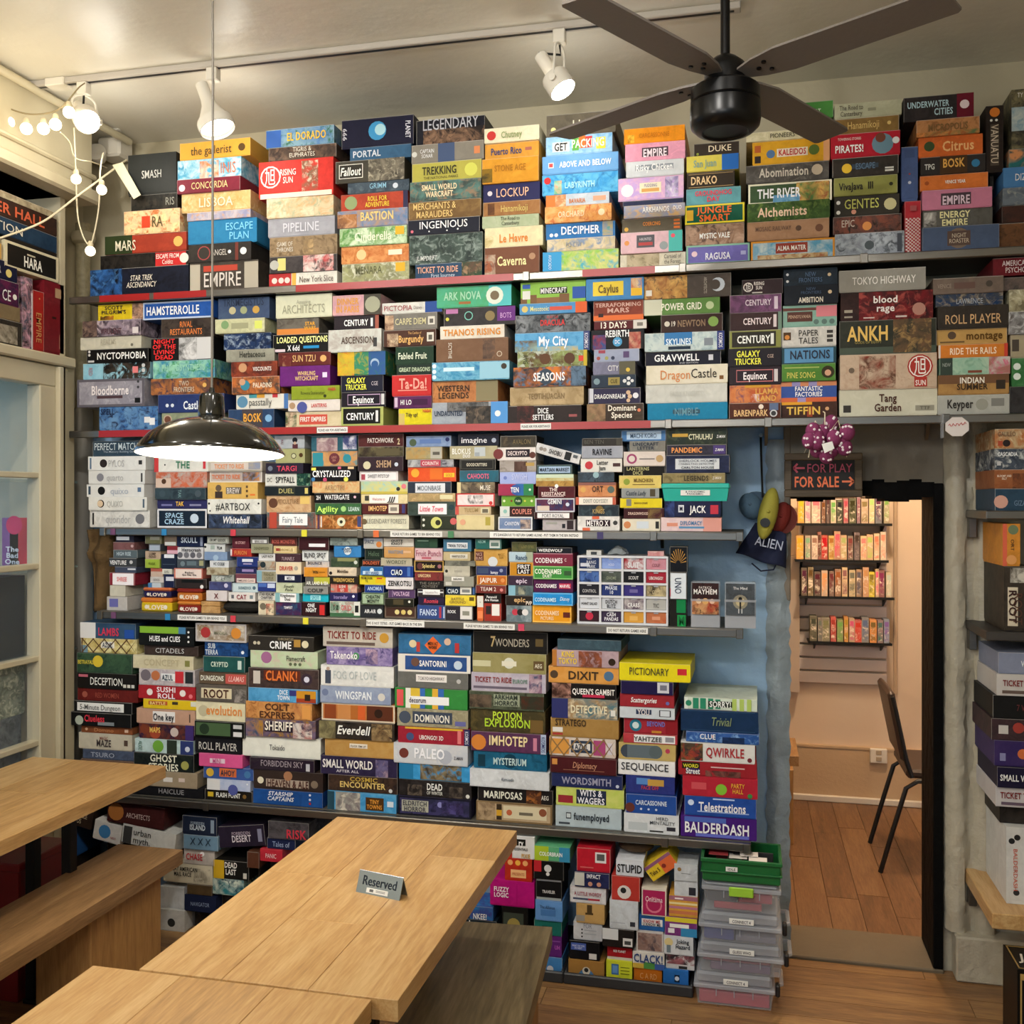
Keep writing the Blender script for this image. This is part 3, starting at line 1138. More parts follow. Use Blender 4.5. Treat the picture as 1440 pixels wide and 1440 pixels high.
sl2 = thing('string_lights', 'cream wire loop hanging down the pole with three globe bulbs', 'lights', (-2.4233, 3.3000, 2.6592))
for p in ((-2.4819, 3.3000, 2.9139), (-2.3712, 3.3000, 2.8654), (-2.4202, 3.3000, 2.6374)):
    bulb(p, sl2, .019, 3)
MB().tube(smooth_pts([(-2.4912, 3.3000, 3.1092), (-2.4850, 3.3000, 2.9871), (-2.4819, 3.3000, 2.9274), (-2.4757, 3.3000, 2.7838), (-2.4541, 3.3000, 2.7014), (-2.4233, 3.3000, 2.6592), (-2.4048, 3.3000, 2.6984), (-2.3834, 3.3000, 2.8045), (-2.3773, 3.3000, 2.9383), (-2.4367, 3.4000, 3.0443)]), .0028, 6).build('cord', CW, sl2, True)
tag(MB().tube(smooth_pts([(-2.4708, 3.6000, 3.0861), (-2.4600, 3.5000, 3.0150), (-2.4576, 3.2800, 2.8441), (-2.5491, 3.2000, 2.7288), (-2.6064, 3.0500, 2.6329)]), .004, 6).build('power_cable', CW, None, True), 'flat cream cable running left from the emergency light', 'cable')
lamp('string_glow', 'POINT', (-2.3782, 2.9500, 2.9473), 3.5, (1, .85, .62), .15)
# emergency light
em = thing('emergency_light', 'white twin head emergency light in the left ceiling corner', 'lamp', (-2.6637, 3.7800, 3.1920))
e0 = Vector((-2.6427, 3.7600, 3.1926))
MB().cbox(e0.x - .055, e0.x + .055, 3.72, 3.82, e0.z - .035, e0.z + .05, .01).build('housing', WHITEP, em)
for dx, dz in ((-.035, -.04), (.045, .075)):
    Mh = Matrix.Translation((e0.x + dx, 3.70, e0.z + dz)) @ Matrix.Rotation(R(70), 4, 'X') @ Matrix.Rotation(R(20), 4, 'Y')
    MB().lathe([(.012, -.04), (.03, -.02), (.04, .015), (.04, .03), (.036, .031), (.001, .02)], Mh, 20).build('lamp_head', WHITEP, em, True)
MB().cbox(e0.x - .02, e0.x + .02, 3.82, 3.85, e0.z - .02, e0.z + .02, .003).build('wall_mount', WHITEP, em)
# paper tag
pt = MB()
a_ = Vector((-2.4664, 3.5000, 3.0325)); b_ = Vector((-2.4214, 3.5000, 3.0403)); c_ = Vector((-2.3184, 3.4700, 2.8938)); d_ = Vector((-2.3500, 3.4700, 2.8793))
pt.prism([a_, b_, c_, d_], (0, .0008, 0))
tag(pt.build('paper_tag', mat('tag_paper', 'd8d0b0', .7)), 'folded cream paper tag hanging from the cable by the black box', 'tag')
# ceiling pipe in the corner
struct(MB().tube([(-2.575, 1.5, CE - .03), (-2.575, 3.3, CE - .03), (-2.56, 3.75, CE - .03)], .016, 10), 'trim_12', CREAM, smooth=True)
# steam pipe with flange
sp_ = thing('steam_pipe', 'mottled cream steam pipe from floor to ceiling, left corner', 'pipe', (-2.797, 3.765, 0))
MB().lathe([(.041, 0), (.041, 2.08), (.037, 2.09)], Matrix.Translation((-2.797, 3.765, 0)), 20).build('jacket', mat('pipe_jacket', 'b8b2a4', .5, bump=.2, bscale=10, var=.6, vscale=3, col2='98948c'), sp_, True)
MB().lathe([(.030, 2.09), (.030, CE - .36)], Matrix.Translation((-2.797, 3.765, 0)), 16).build('riser', mat('speckled_cream', 'beb492', .5, bump=.3, bscale=60, var=.9, vscale=60, col2='a0967a'), sp_, True)
MB().lathe([(.030, 2.80), (.046, 2.81), (.052, 2.83), (.046, 2.85), (.030, 2.855)], Matrix.Translation((-2.797, 3.765, 0)), 20).build('flange', CREAM, sp_, True)

# ================================================================ signs, toys and hats by the doorway
def chalk_sign():
    x0, x1, z0, z1, y = -.003, .355, 1.7054, 1.8650, 3.76
    x0 = 0.1313; x1 = 0.4018
    t = thing('chalkboard_sign', 'wood framed blackboard reading for play and for sale over the doorway', 'sign', ((x0 + x1) / 2, y, z0))
    wd = .026
    FW = wood_material('sign_frame_wood', '4c4030', '5c4e3c', '6c5c48', .6, 0)
    MB().cbox(x0, x1, y, y + .018, z1 - wd, z1, .003).build('frame_rail', FW, t)
    MB().cbox(x0, x1, y, y + .018, z0, z0 + wd, .003).build('frame_rail', FW, t)
    MB().cbox(x0, x0 + wd, y, y + .018, z0 + wd, z1 - wd, .003).build('frame_stile', FW, t)
    MB().cbox(x1 - wd, x1, y, y + .018, z0 + wd, z1 - wd, .003).build('frame_stile', FW, t)
    MB().box(x0 + wd, x1 - wd, y + .008, y + .014, z0 + wd, z1 - wd).build('blackboard', mat('blackboard', '1c1c1e', .7), t)
    W_ = x1 - x0 - 2 * wd
    H_ = z1 - z0 - 2 * wd
    cx, cz = (x0 + x1) / 2, (z0 + z1) / 2
    M = Matrix.Translation((cx, y + .0074, cz)) @ FRONT
    text_object('FOR_PLAY', 'c85c78', M @ Matrix.Translation((W_ * .1, H_ * .24, 0)), W_ * .72, H_ * .30, t, 0)
    text_object('FOR_SALE', 'f08058', M @ Matrix.Translation((-W_ * .1, -H_ * .22, 0)), W_ * .72, H_ * .36, t, 1)
    for sgn, xc, zc, col in ((-1, -W_ * .38, H_ * .24, 'd86078'), (1, W_ * .39, -H_ * .22, 'f08058')):
        g = MB()
        L = W_ * .09
        th = .0035
        for p, q in (((-L, 0), (L, 0)), ((L, 0), (L - .014, .016)), ((L, 0), (L - .014, -.016))):
            d = Vector((q[0] - p[0], q[1] - p[1])).normalized()
            nn = Vector((-d.y, d.x)) * th
            g.poly([(sgn * (p[0] - nn.x) + xc, p[1] - nn.y + zc, 0), (sgn * (q[0] - nn.x) + xc, q[1] - nn.y + zc, 0), (sgn * (q[0] + nn.x) + xc, q[1] + nn.y + zc, 0), (sgn * (p[0] + nn.x) + xc, p[1] + nn.y + zc, 0)])
        g.xform(M).build('arrow', mat('chalk_' + col, col, .7), t)
    MB().tube([(cx - .07, y + .02, z1 - .01), (cx - .02, y + .04, 1.9630)], .0015, 6).build('hanging_string', CW, t)
    MB().box(cx - .02, cx + .02, y + .018, 3.838, cz - .02, cz + .02).build('wall_spacer', DARKSTEEL, t)
    return t
chalk_sign()
# purple spotted bundle above the sign
q_ = Vector((0.2465, 3.4000, 1.8944))
gr = thing('plush_bundle', 'bundle of purple plush balls with white dots above the sign', 'toy', (q_.x, q_.y, q_.z))
PUR = mat('purple_plush', '7c2c58', .85, bump=.3, bscale=120)
rr_ = random.Random(5)
dots_ = MB()
for i in range(14):
    an = i * 2.4
    rad = .028 + .022 * (i % 3)
    c = q_ + Vector((math.cos(an) * rad, (i % 4 - 1.5) * .014, math.sin(an) * rad * .75 + .0))
    MB().ball(c, .025, 12, 8, (1, 1, 1.15)).build('plush_ball', PUR, gr, True)
    for k in range(5):
        d = Vector((rr_.uniform(-1, 1), -1.0, rr_.uniform(-1, 1))).normalized()
        dots_.ball(c + Vector((d.x * .0245, d.y * .0245, d.z * .0275)), .0045, 8, 4, (1, .5, 1))
dots_.build('spots', mat('white_felt', 'e8dce0', .8), gr, True)
MB().prism([(q_.x - .005, q_.y - .055, q_.z - .05), (q_.x + .025, q_.y - .058, q_.z - .035), (q_.x + .018, q_.y - .06, q_.z - .012), (q_.x - .014, q_.y - .056, q_.z - .02)], (0, -.001, 0)).build('paper_tag', MATS['label_paper'], gr)
for dx in (-.05, .03, .07):
    MB().tube([q_ + Vector((dx * .3, 0, .03)), q_ + Vector((dx * .6, .0, .06)), q_ + Vector((dx, .02, -.06))], .0015, 6).build('drawstring', CW, gr)
MB().tube([q_ + Vector((0, 0, .02)), q_ + Vector((0, 0, .085)), q_ + Vector((0, .07, .095))], .002, 6).build('hanging_loop', CW, gr)
# octagonal tag under the shelf
q2 = Vector((0.6576, 3.4500, 1.9305))
g = MB().prism([(q2.x + .038 * math.cos(R(22.5 + 45 * i)), q2.y, q2.z + .033 * math.sin(R(22.5 + 45 * i))) for i in range(8)], (0, .002, 0))
oc = thing('octagonal_tag', 'white octagonal tag with red writing hanging under the shelf', 'tag', q2)
g.build('card', mat('tag_card', 'd8d0cc', .6), oc)
MB().tube([(q2.x - .026 + .0035 * i, q2.y - .0006, q2.z + .004 + .005 * math.sin(i * 1.9) + .0004 * i) for i in range(16)], .0012, 6).build('scrawl', mat('red_ink', 'c04848', .6), oc, label='red handwritten scrawl')
MB().box(q2.x - .045, q2.x - .04, q2.y, q2.y + .03, q2.z - .035, q2.z + .042).build('clip', CLEARP, oc)

# caps hanging on the hook
def cap(name, label, c, col, M, sc, brim=None):
    t = thing(name, label, 'hat', c)
    prof = [(.0001, 1.0)] + [(math.cos(a) , math.sin(a)) for a in [R(75), R(60), R(45), R(30), R(15), R(5), 0]]
    Mx = Matrix.Translation(c) @ M @ Matrix.Diagonal((*sc, 1))
    m = mat(name + col, col, .75, bump=.15, bscale=80)
    MB().lathe(prof + [(.94, 0), (.8, .35), (.5, .75), (.0001, .93)], Mx, 24, False).build('crown', m, t, True)
    if brim:
        g = MB()
        pts = []
        for i in range(11):
            a = R(-70 + 14 * i)
            pts.append((math.cos(a) * 1.0, math.sin(a) * 1.0, 0))
        for i in range(11):
            a = R(70 - 14 * i)
            pts.append((math.cos(a) * 1.0 + .75 * math.cos(a) ** 1.0, math.sin(a) * 1.0, -.08))
        g.prism(pts, (0, 0, .04))
        g.xform(Mx).build('brim', mat(name + brim, brim, .7), t)
    g = MB()
    g.ball(Mx @ Vector((0, 0, 1.0)), .006, 8, 6)
    g.build('button', m, t, True)
    return t


hx = Vector((0.0488, 3.8000, 1.8612))
hk = thing('wall_hook', 'black strap on a wall hook holding caps and a bandana', 'hook', (hx.x, 3.84, 1.9368))
MB().tube([(hx.x, 3.835, 1.9368), (hx.x + .001, 3.80, 1.8612), (hx.x + .006, 3.78, 1.7031)], .004, 8).build('strap', BLACKP, hk, True)
MB().lathe([(.008, 0), (.008, .012)], Matrix.Translation((hx.x, 3.84, 1.9368)) @ Matrix.Rotation(R(90), 4, 'X'), 10).build('hook_base', STEEL, hk, True)
LEAN = Matrix.Rotation(R(78), 4, 'X')
cap('ball_cap', 'blue grey printed cap at the left of the hanging hats', Vector((0.0130, 3.8000, 1.6715)), '5a7890', Matrix.Rotation(R(-25), 4, 'Y') @ LEAN, (.042, .052, .045), '48627a')
cap('red_cap', 'dark red cap at the right of the hanging hats', Vector((0.1181, 3.8200, 1.6294)), '8a2c24', Matrix.Rotation(R(20), 4, 'Y') @ LEAN, (.036, .062, .03), '6c241c')
cap('yellow_cap', 'olive yellow cap with dark badge in front of hanging hats', Vector((0.0733, 3.7450, 1.6459)), 'a8a03c', Matrix.Rotation(R(12), 4, 'Y') @ LEAN, (.034, .098, .035), None)
yb = [o for o in bpy.data.objects if o.name.startswith('yellow_cap')][0]
yc = Vector((0.0623, 3.6900, 1.6134))
MB().prism([(yc.x + .018 * math.cos(R(30 * i)), yc.y + .013, yc.z + .017 * math.sin(R(30 * i))) for i in range(12)], (0, -.004, 0)).build('badge', BLACKP, yb)
# navy bandana
g = MB()
pa, pb, pc, pd_ = [Vector(v) for v in ((0.0281, 3.7600, 1.6117), (0.1388, 3.7600, 1.5682), (0.1359, 3.7500, 1.4445), (-0.0406, 3.7500, 1.4992))]
N_ = 12
for j in range(N_ + 1):
    for i in range(N_ + 1):
        u, v = i / N_, j / N_
        p = (pa * (1 - u) + pb * u) * (1 - v) + (pd_ * (1 - u) + pc * u) * v
        p = p + Vector((0, .012 * math.sin(u * 11 + v * 3), .004 * math.sin(u * 9)))
        g.v.append(tuple(p))
for j in range(N_):
    for i in range(N_):
        a = j * (N_ + 1) + i
        g.f.append((a, a + 1, a + N_ + 2, a + N_ + 1))
bd = thing('bandana', 'navy bandana lettered in white, hanging under the caps', 'cloth', (pa.x, 3.76, pc.z))
oo = g.build('cloth', mat('navy_cloth', '141c3c', .85), bd, True)
md = oo.modifiers.new('thick', 'SOLIDIFY'); md.thickness = .003
mc = (pa + pb + pc + pd_) / 4
text_object('ALIEN', 'c0c8dc', Matrix.Translation((mc.x + .012, mc.y - .022, mc.z + .008)) @ FRONT @ Matrix.Rotation(R(-12), 4, 'Z'), .10, .035, bd, 0)
MB().tube([Vector((0.0154, 3.7700, 1.4622)), Vector((0.0484, 3.7700, 1.4340)), Vector((0.0939, 3.7700, 1.4399)), Vector((0.1040, 3.7700, 1.4635))], .003, 6).build('tie', mat('navy_tie', '202848', .8), bd, True)
# brown bag at the left end of the fourth shelf
g = MB()
pa, pb, pc, pd_ = [Vector(v) for v in ((-2.6570, 3.6000, 1.5724), (-2.5244, 3.6200, 1.5640), (-2.5443, 3.6200, 1.2469), (-2.6302, 3.6000, 1.2293))]
for j in range(19):
    for i in range(13):
        u, v = i / 12, j / 18
        p = (pa * (1 - u) + pb * u) * (1 - v) + (pd_ * (1 - u) + pc * u) * v
        p = p + Vector((0, .03 * math.sin(u * 6 + v * 2.0) - (.03 * math.exp(-((v - .3) / .07) ** 2)), .006 * math.sin(u * 5)))
        g.v.append(tuple(p))
for j in range(18):
    for i in range(12):
        a = j * 13 + i
        g.f.append((a, a + 1, a + 14, a + 13))
o = g.build('hanging_coat', mat('brown_suede', '6c5230', .9, bump=.3, bscale=60, var=.5, vscale=10, col2='54401f'), None, True)
md = o.modifiers.new('thick', 'SOLIDIFY'); md.thickness = .01
tag(o, 'brown suede coat flap hanging left of the small card games', 'coat')

# ================================================================ floor bins
def tray(label, x0, x1, y0, y1):
    t = thing('boot_tray', label, 'tray', ((x0 + x1) / 2, (y0 + y1) / 2, 0), 'black trays on the floor')
    m = mat('tray_plastic', '2c2e32', .5)
    MB().cbox(x0, x1, y0, y1, 0, .010, .002).build('base', m, t)
    g = MB()
    for q in ((x0 - .012, x1 + .012, y0 - .016, y0 - .001), (x0 - .012, x1 + .012, y1 + .001, y1 + .012), (x0 - .012, x0 - .001, y0, y1), (x1 + .001, x1 + .012, y0, y1)):
        g.cbox(q[0], q[1], q[2], q[3], 0, .038, .004)
    g.build('rim', m, t)
tray('black rubber tray under the magenta box pile, beside bench', -1.26, -.640, 3.45, 3.82)
tray('black rubber tray under the box piles beside the clear bins', -.615, -.192, 3.45, 3.82)


def clear_bin(label, x0, x1, y0, y1, z0, h, txt, latch, content, lidh=.3):
    t = thing('storage_bin', label, 'bin', ((x0 + x1) / 2, (y0 + y1) / 2, z0), 'clear plastic bins by the doorway')
    zl = z0 + h * (1 - lidh)
    tp = .008
    g = MB()
    n = len(g.v)
    # tapered tub, open on top
    pts = []
    for (k, z) in ((1, z0 + .002), (0, zl)):
        i = tp * k
        pts += [(x0 + i, y0 + i, z), (x1 - i, y0 + i, z), (x1 - i, y1 - i, z), (x0 + i, y1 - i, z)]
    g.v += pts
    g.f += [(0, 1, 2, 3), (0, 1, 5, 4), (1, 2, 6, 5), (2, 3, 7, 6), (3, 0, 4, 7)]
    g.build('tub', CLEARP, t)
    MB().cbox(x0 - .006, x1 + .006, y0 - .006, y1 + .006, zl - .006, zl + .008, .003).build('lid_rim', LIDP, t)
    MB().cbox(x0 + .004, x1 - .004, y0 + .004, y1 - .004, zl + .008, z0 + h - .002, .008).build('lid', LIDP, t)
    for x in (x0 + (x1 - x0) * .27, x0 + (x1 - x0) * .5, x0 + (x1 - x0) * .74):
        MB().box(x - .0015, x + .0015, y0 - .0015, y0 + .004, zl - .03, zl - .006).build('rib', LIDP, t)
    if latch == 'green':
        MB().cbox((x0 + x1) / 2 - .04, (x0 + x1) / 2 + .04, y0 - .014, y0 - .007, zl - .02, zl + .012, .003).build('latch', mat('lime_latch', '98c838', .4), t, label='lime green latch')
    else:
        MB().tube([(x1 + .006, y0 + .05, zl), (x1 + .028, y0 + .06, zl + .004), (x1 + .028, y0 + .16, zl + .004), (x1 + .006, y0 + .17, zl)], .007, 8).build('handle', LIDP, t, True)
        MB().cbox(x1 + .007, x1 + .022, y0 + .015, y0 + .045, zl - .022, zl + .018, .004).build('latch', BLACKP, t, label='black latch')
    if txt:
        xm = (x0 + x1) / 2 + .005
        MB().box(xm - .04, xm + .04, y0 - .0005, y0 + .0035, zl + .011, zl + .028).build('label_strip', MATS['label_paper'], t, label='white label strip')
        text_object(txt, '484850', Matrix.Translation((xm, y0 - .0009, zl + .0195)) @ FRONT, .06, .010, t, 1)
    for k, (col, a, b_, c, d) in enumerate(content):
        MB().cbox(x0 + .012 + (x1 - x0 - .024) * a, x0 + .012 + (x1 - x0 - .024) * b_, y0 + .014, y1 - .02, z0 + .004 + (h * (1 - lidh) - .01) * c, z0 + .004 + (h * (1 - lidh) - .012) * d, .003).build('contents', mat('game_plastic_' + col, col, .4), t)
    return t


BX0, BX1, BY0, BY1 = -.150, .106, 3.40, 3.66
clear_bin('lowest clear bin on the floor, red pieces inside', BX0 - .02, BX1 - .022, BY0, BY1, 0, .112, 'CONNECT_4', 'black', [('b83850', 0, 1, 0, .75)], .42)
clear_bin('clear bin second from the floor, with a guess label', BX0 - .008, BX1 + .006, BY0, BY1, .1125, .102, 'GUESS_WHO', 'black', [('6a5878', .1, .9, 0, .6), ('8c4858', .0, .9, .62, .8)], .45)
clear_bin('clear bin third from the floor, blue pieces inside', BX0 - .004, BX1, BY0, BY1, .215, .10, 'CONNECT_4', 'black', [('38488c', 0, .42, 0, .8), ('787888', .44, 1, 0, .5)], .45)
clear_bin('uppermost clear bin with lime green latch, under green box', BX0 + .006, BX1 - .002, BY0 + .01, BY1 - .02, .3155, .098, '', 'green', [('a03040', .1, .8, 0, .35), ('383c44', .0, .45, .36, .9), ('a83848', .46, .95, .4, .85)], .22)
# green open box
t = thing('green_caddy', 'open dark green plastic box on top of the clear bins', 'box', ((BX0 + BX1) / 2, 3.5, .414))
gm = mat('green_plastic', '14602c', .35)
x0, x1, y0, y1, z0, z1 = BX0 + .0, BX1 + .004, 3.405, 3.60, .4145, .492
g = MB()
g.cbox(x0 + .006, x1 - .006, y0 + .006, y1 - .006, z0, z0 + .006, .002)
g.cbox(x0 + .004, x1 - .004, y0 + .003, y0 + .008, z0 + .004, z1, .0015).cbox(x0 + .004, x1 - .004, y1 - .008, y1 - .003, z0 + .004, z1, .0015)
g.cbox(x0 + .003, x0 + .008, y0 + .004, y1 - .004, z0 + .004, z1, .0015).cbox(x1 - .008, x1 - .003, y0 + .004, y1 - .004, z0 + .004, z1, .0015)
g.build('tub', gm, t)
g = MB()
for q in ((x0 - .003, x1 + .003, y0 - .003, y0 + .003), (x0 - .003, x1 + .003, y1 - .003, y1 + .003), (x0 - .003, x0 + .003, y0 + .003, y1 - .003), (x1 - .003, x1 + .003, y0 + .003, y1 - .003)):
    g.cbox(q[0], q[1], q[2], q[3], z1 - .012, z1, .0015)
    g.cbox(q[0], q[1], q[2], q[3], z0 + .03, z0 + .036, .0015)
g.build('rim', gm, t)
MB().box(-.07, -.032, y0 - .0045, y0 - .0032, z0 + .04, z0 + .055).build('label_strip', MATS['label_paper'], t)
text_object('IDLE', '505050', Matrix.Translation((-.051, y0 - .0048, z0 + .0475)) @ FRONT, .026, .008, t, 1)
rq = random.Random(9)
for i in range(7):
    xx = x0 + .02 + rq.uniform(0, .15); yy = y0 + .02 + rq.uniform(0, .10); zc_ = z1 - .014 + i * .0013
    MB().cbox(xx, xx + .06, yy, yy + .045, zc_, zc_ + .001, .0004).build('card', mat('card_' + ('e0d8d0', '302c30', '8c3034')[i % 3], ('e0d8d0', '302c30', '8c3034')[i % 3], .5), t)
for i in range(9):
    xx = x0 + .03 + rq.uniform(0, .17); yy = y0 + .03 + i * .016
    MB().cbox(xx, xx + rq.uniform(.03, .06), yy, yy + .004, z0 + .007, z1 - rq.uniform(.016, .03), .001).build('card', mat('card_' + ('e0d8d0', '302c30', '8c3034')[i % 3], ('e0d8d0', '302c30', '8c3034')[i % 3], .5), t)
# fur pouch on top of the small boxes
pq = Vector((-0.3942, 3.6200, 0.4278))

# ================================================================ metal chair in the back room
ch = thing('metal_chair', 'black metal stacking chair seen through the doorway', 'chair', (.85, 5.0, 0))
cm = mat('chair_black', '161412', .4)
for yy in (4.80, 5.20):
    MB().tube([(.59, yy, .0), (.645, yy, .20), (.70, yy, .39), (.75, yy, .425), (1.03, yy, .43)], .011, 8).build('leg', cm, ch, True)
    MB().tube([(.64, yy, .80), (.655, yy, .74), (.70, yy, .52), (.725, yy, .44)], .011, 8).build('back_post', cm, ch, True)
    MB().tube([(.80, yy, .415), (1.06, yy, .41), (1.10, yy, .2), (1.13, yy, .0)], .011, 8).build('leg', cm, ch, True)
MB().cbox(.70, 1.10, 4.80, 5.20, .435, .475, .012).build('seat', mat('brown_vinyl', '3c2c24', .45), ch)
MB().cbox(-.016, .016, -.19, .19, -.15, .17, .012).xform(Matrix.Translation((.668, 5.0, .655)) @ Matrix.Rotation(R(-11), 4, 'Y')).build('backrest', MATS['brown_vinyl'], ch)
# wall socket
so = thing('wall_socket', 'double white socket on the wall behind the black chair', 'socket', (.72, 5.87, .30))
MB().cbox(.665, .755, 5.845, 5.868, .235, .315, .004).build('plate', WHITEP, so)
for z in (.26, .295):
    MB().cbox(.695, .725, 5.841, 5.845, z - .012, z + .012, .002).build('outlet', mat('outlet', 'a89880', .5), so)

# red crate under the left table
rc = thing('storage_crate', 'red plastic crate on the floor under the left table', 'crate', (-2.51, 3.0, 0))
rm = mat('red_plastic', '8a1c20', .4)
g = MB()
g.cbox(-2.63, -2.39, 2.88, 2.89, .0, .44, .002).cbox(-2.63, -2.39, 3.12, 3.13, .0, .44, .002).cbox(-2.63, -2.62, 2.89, 3.12, 0, .44, .002).cbox(-2.40, -2.39, 2.89, 3.12, 0, .44, .002).box(-2.62, -2.40, 2.89, 3.12, .0, .01)
g.build('tub', rm, rc)
MB().cbox(-2.64, -2.38, 2.87, 3.14, .441, .47, .004).build('lid', rm, rc)

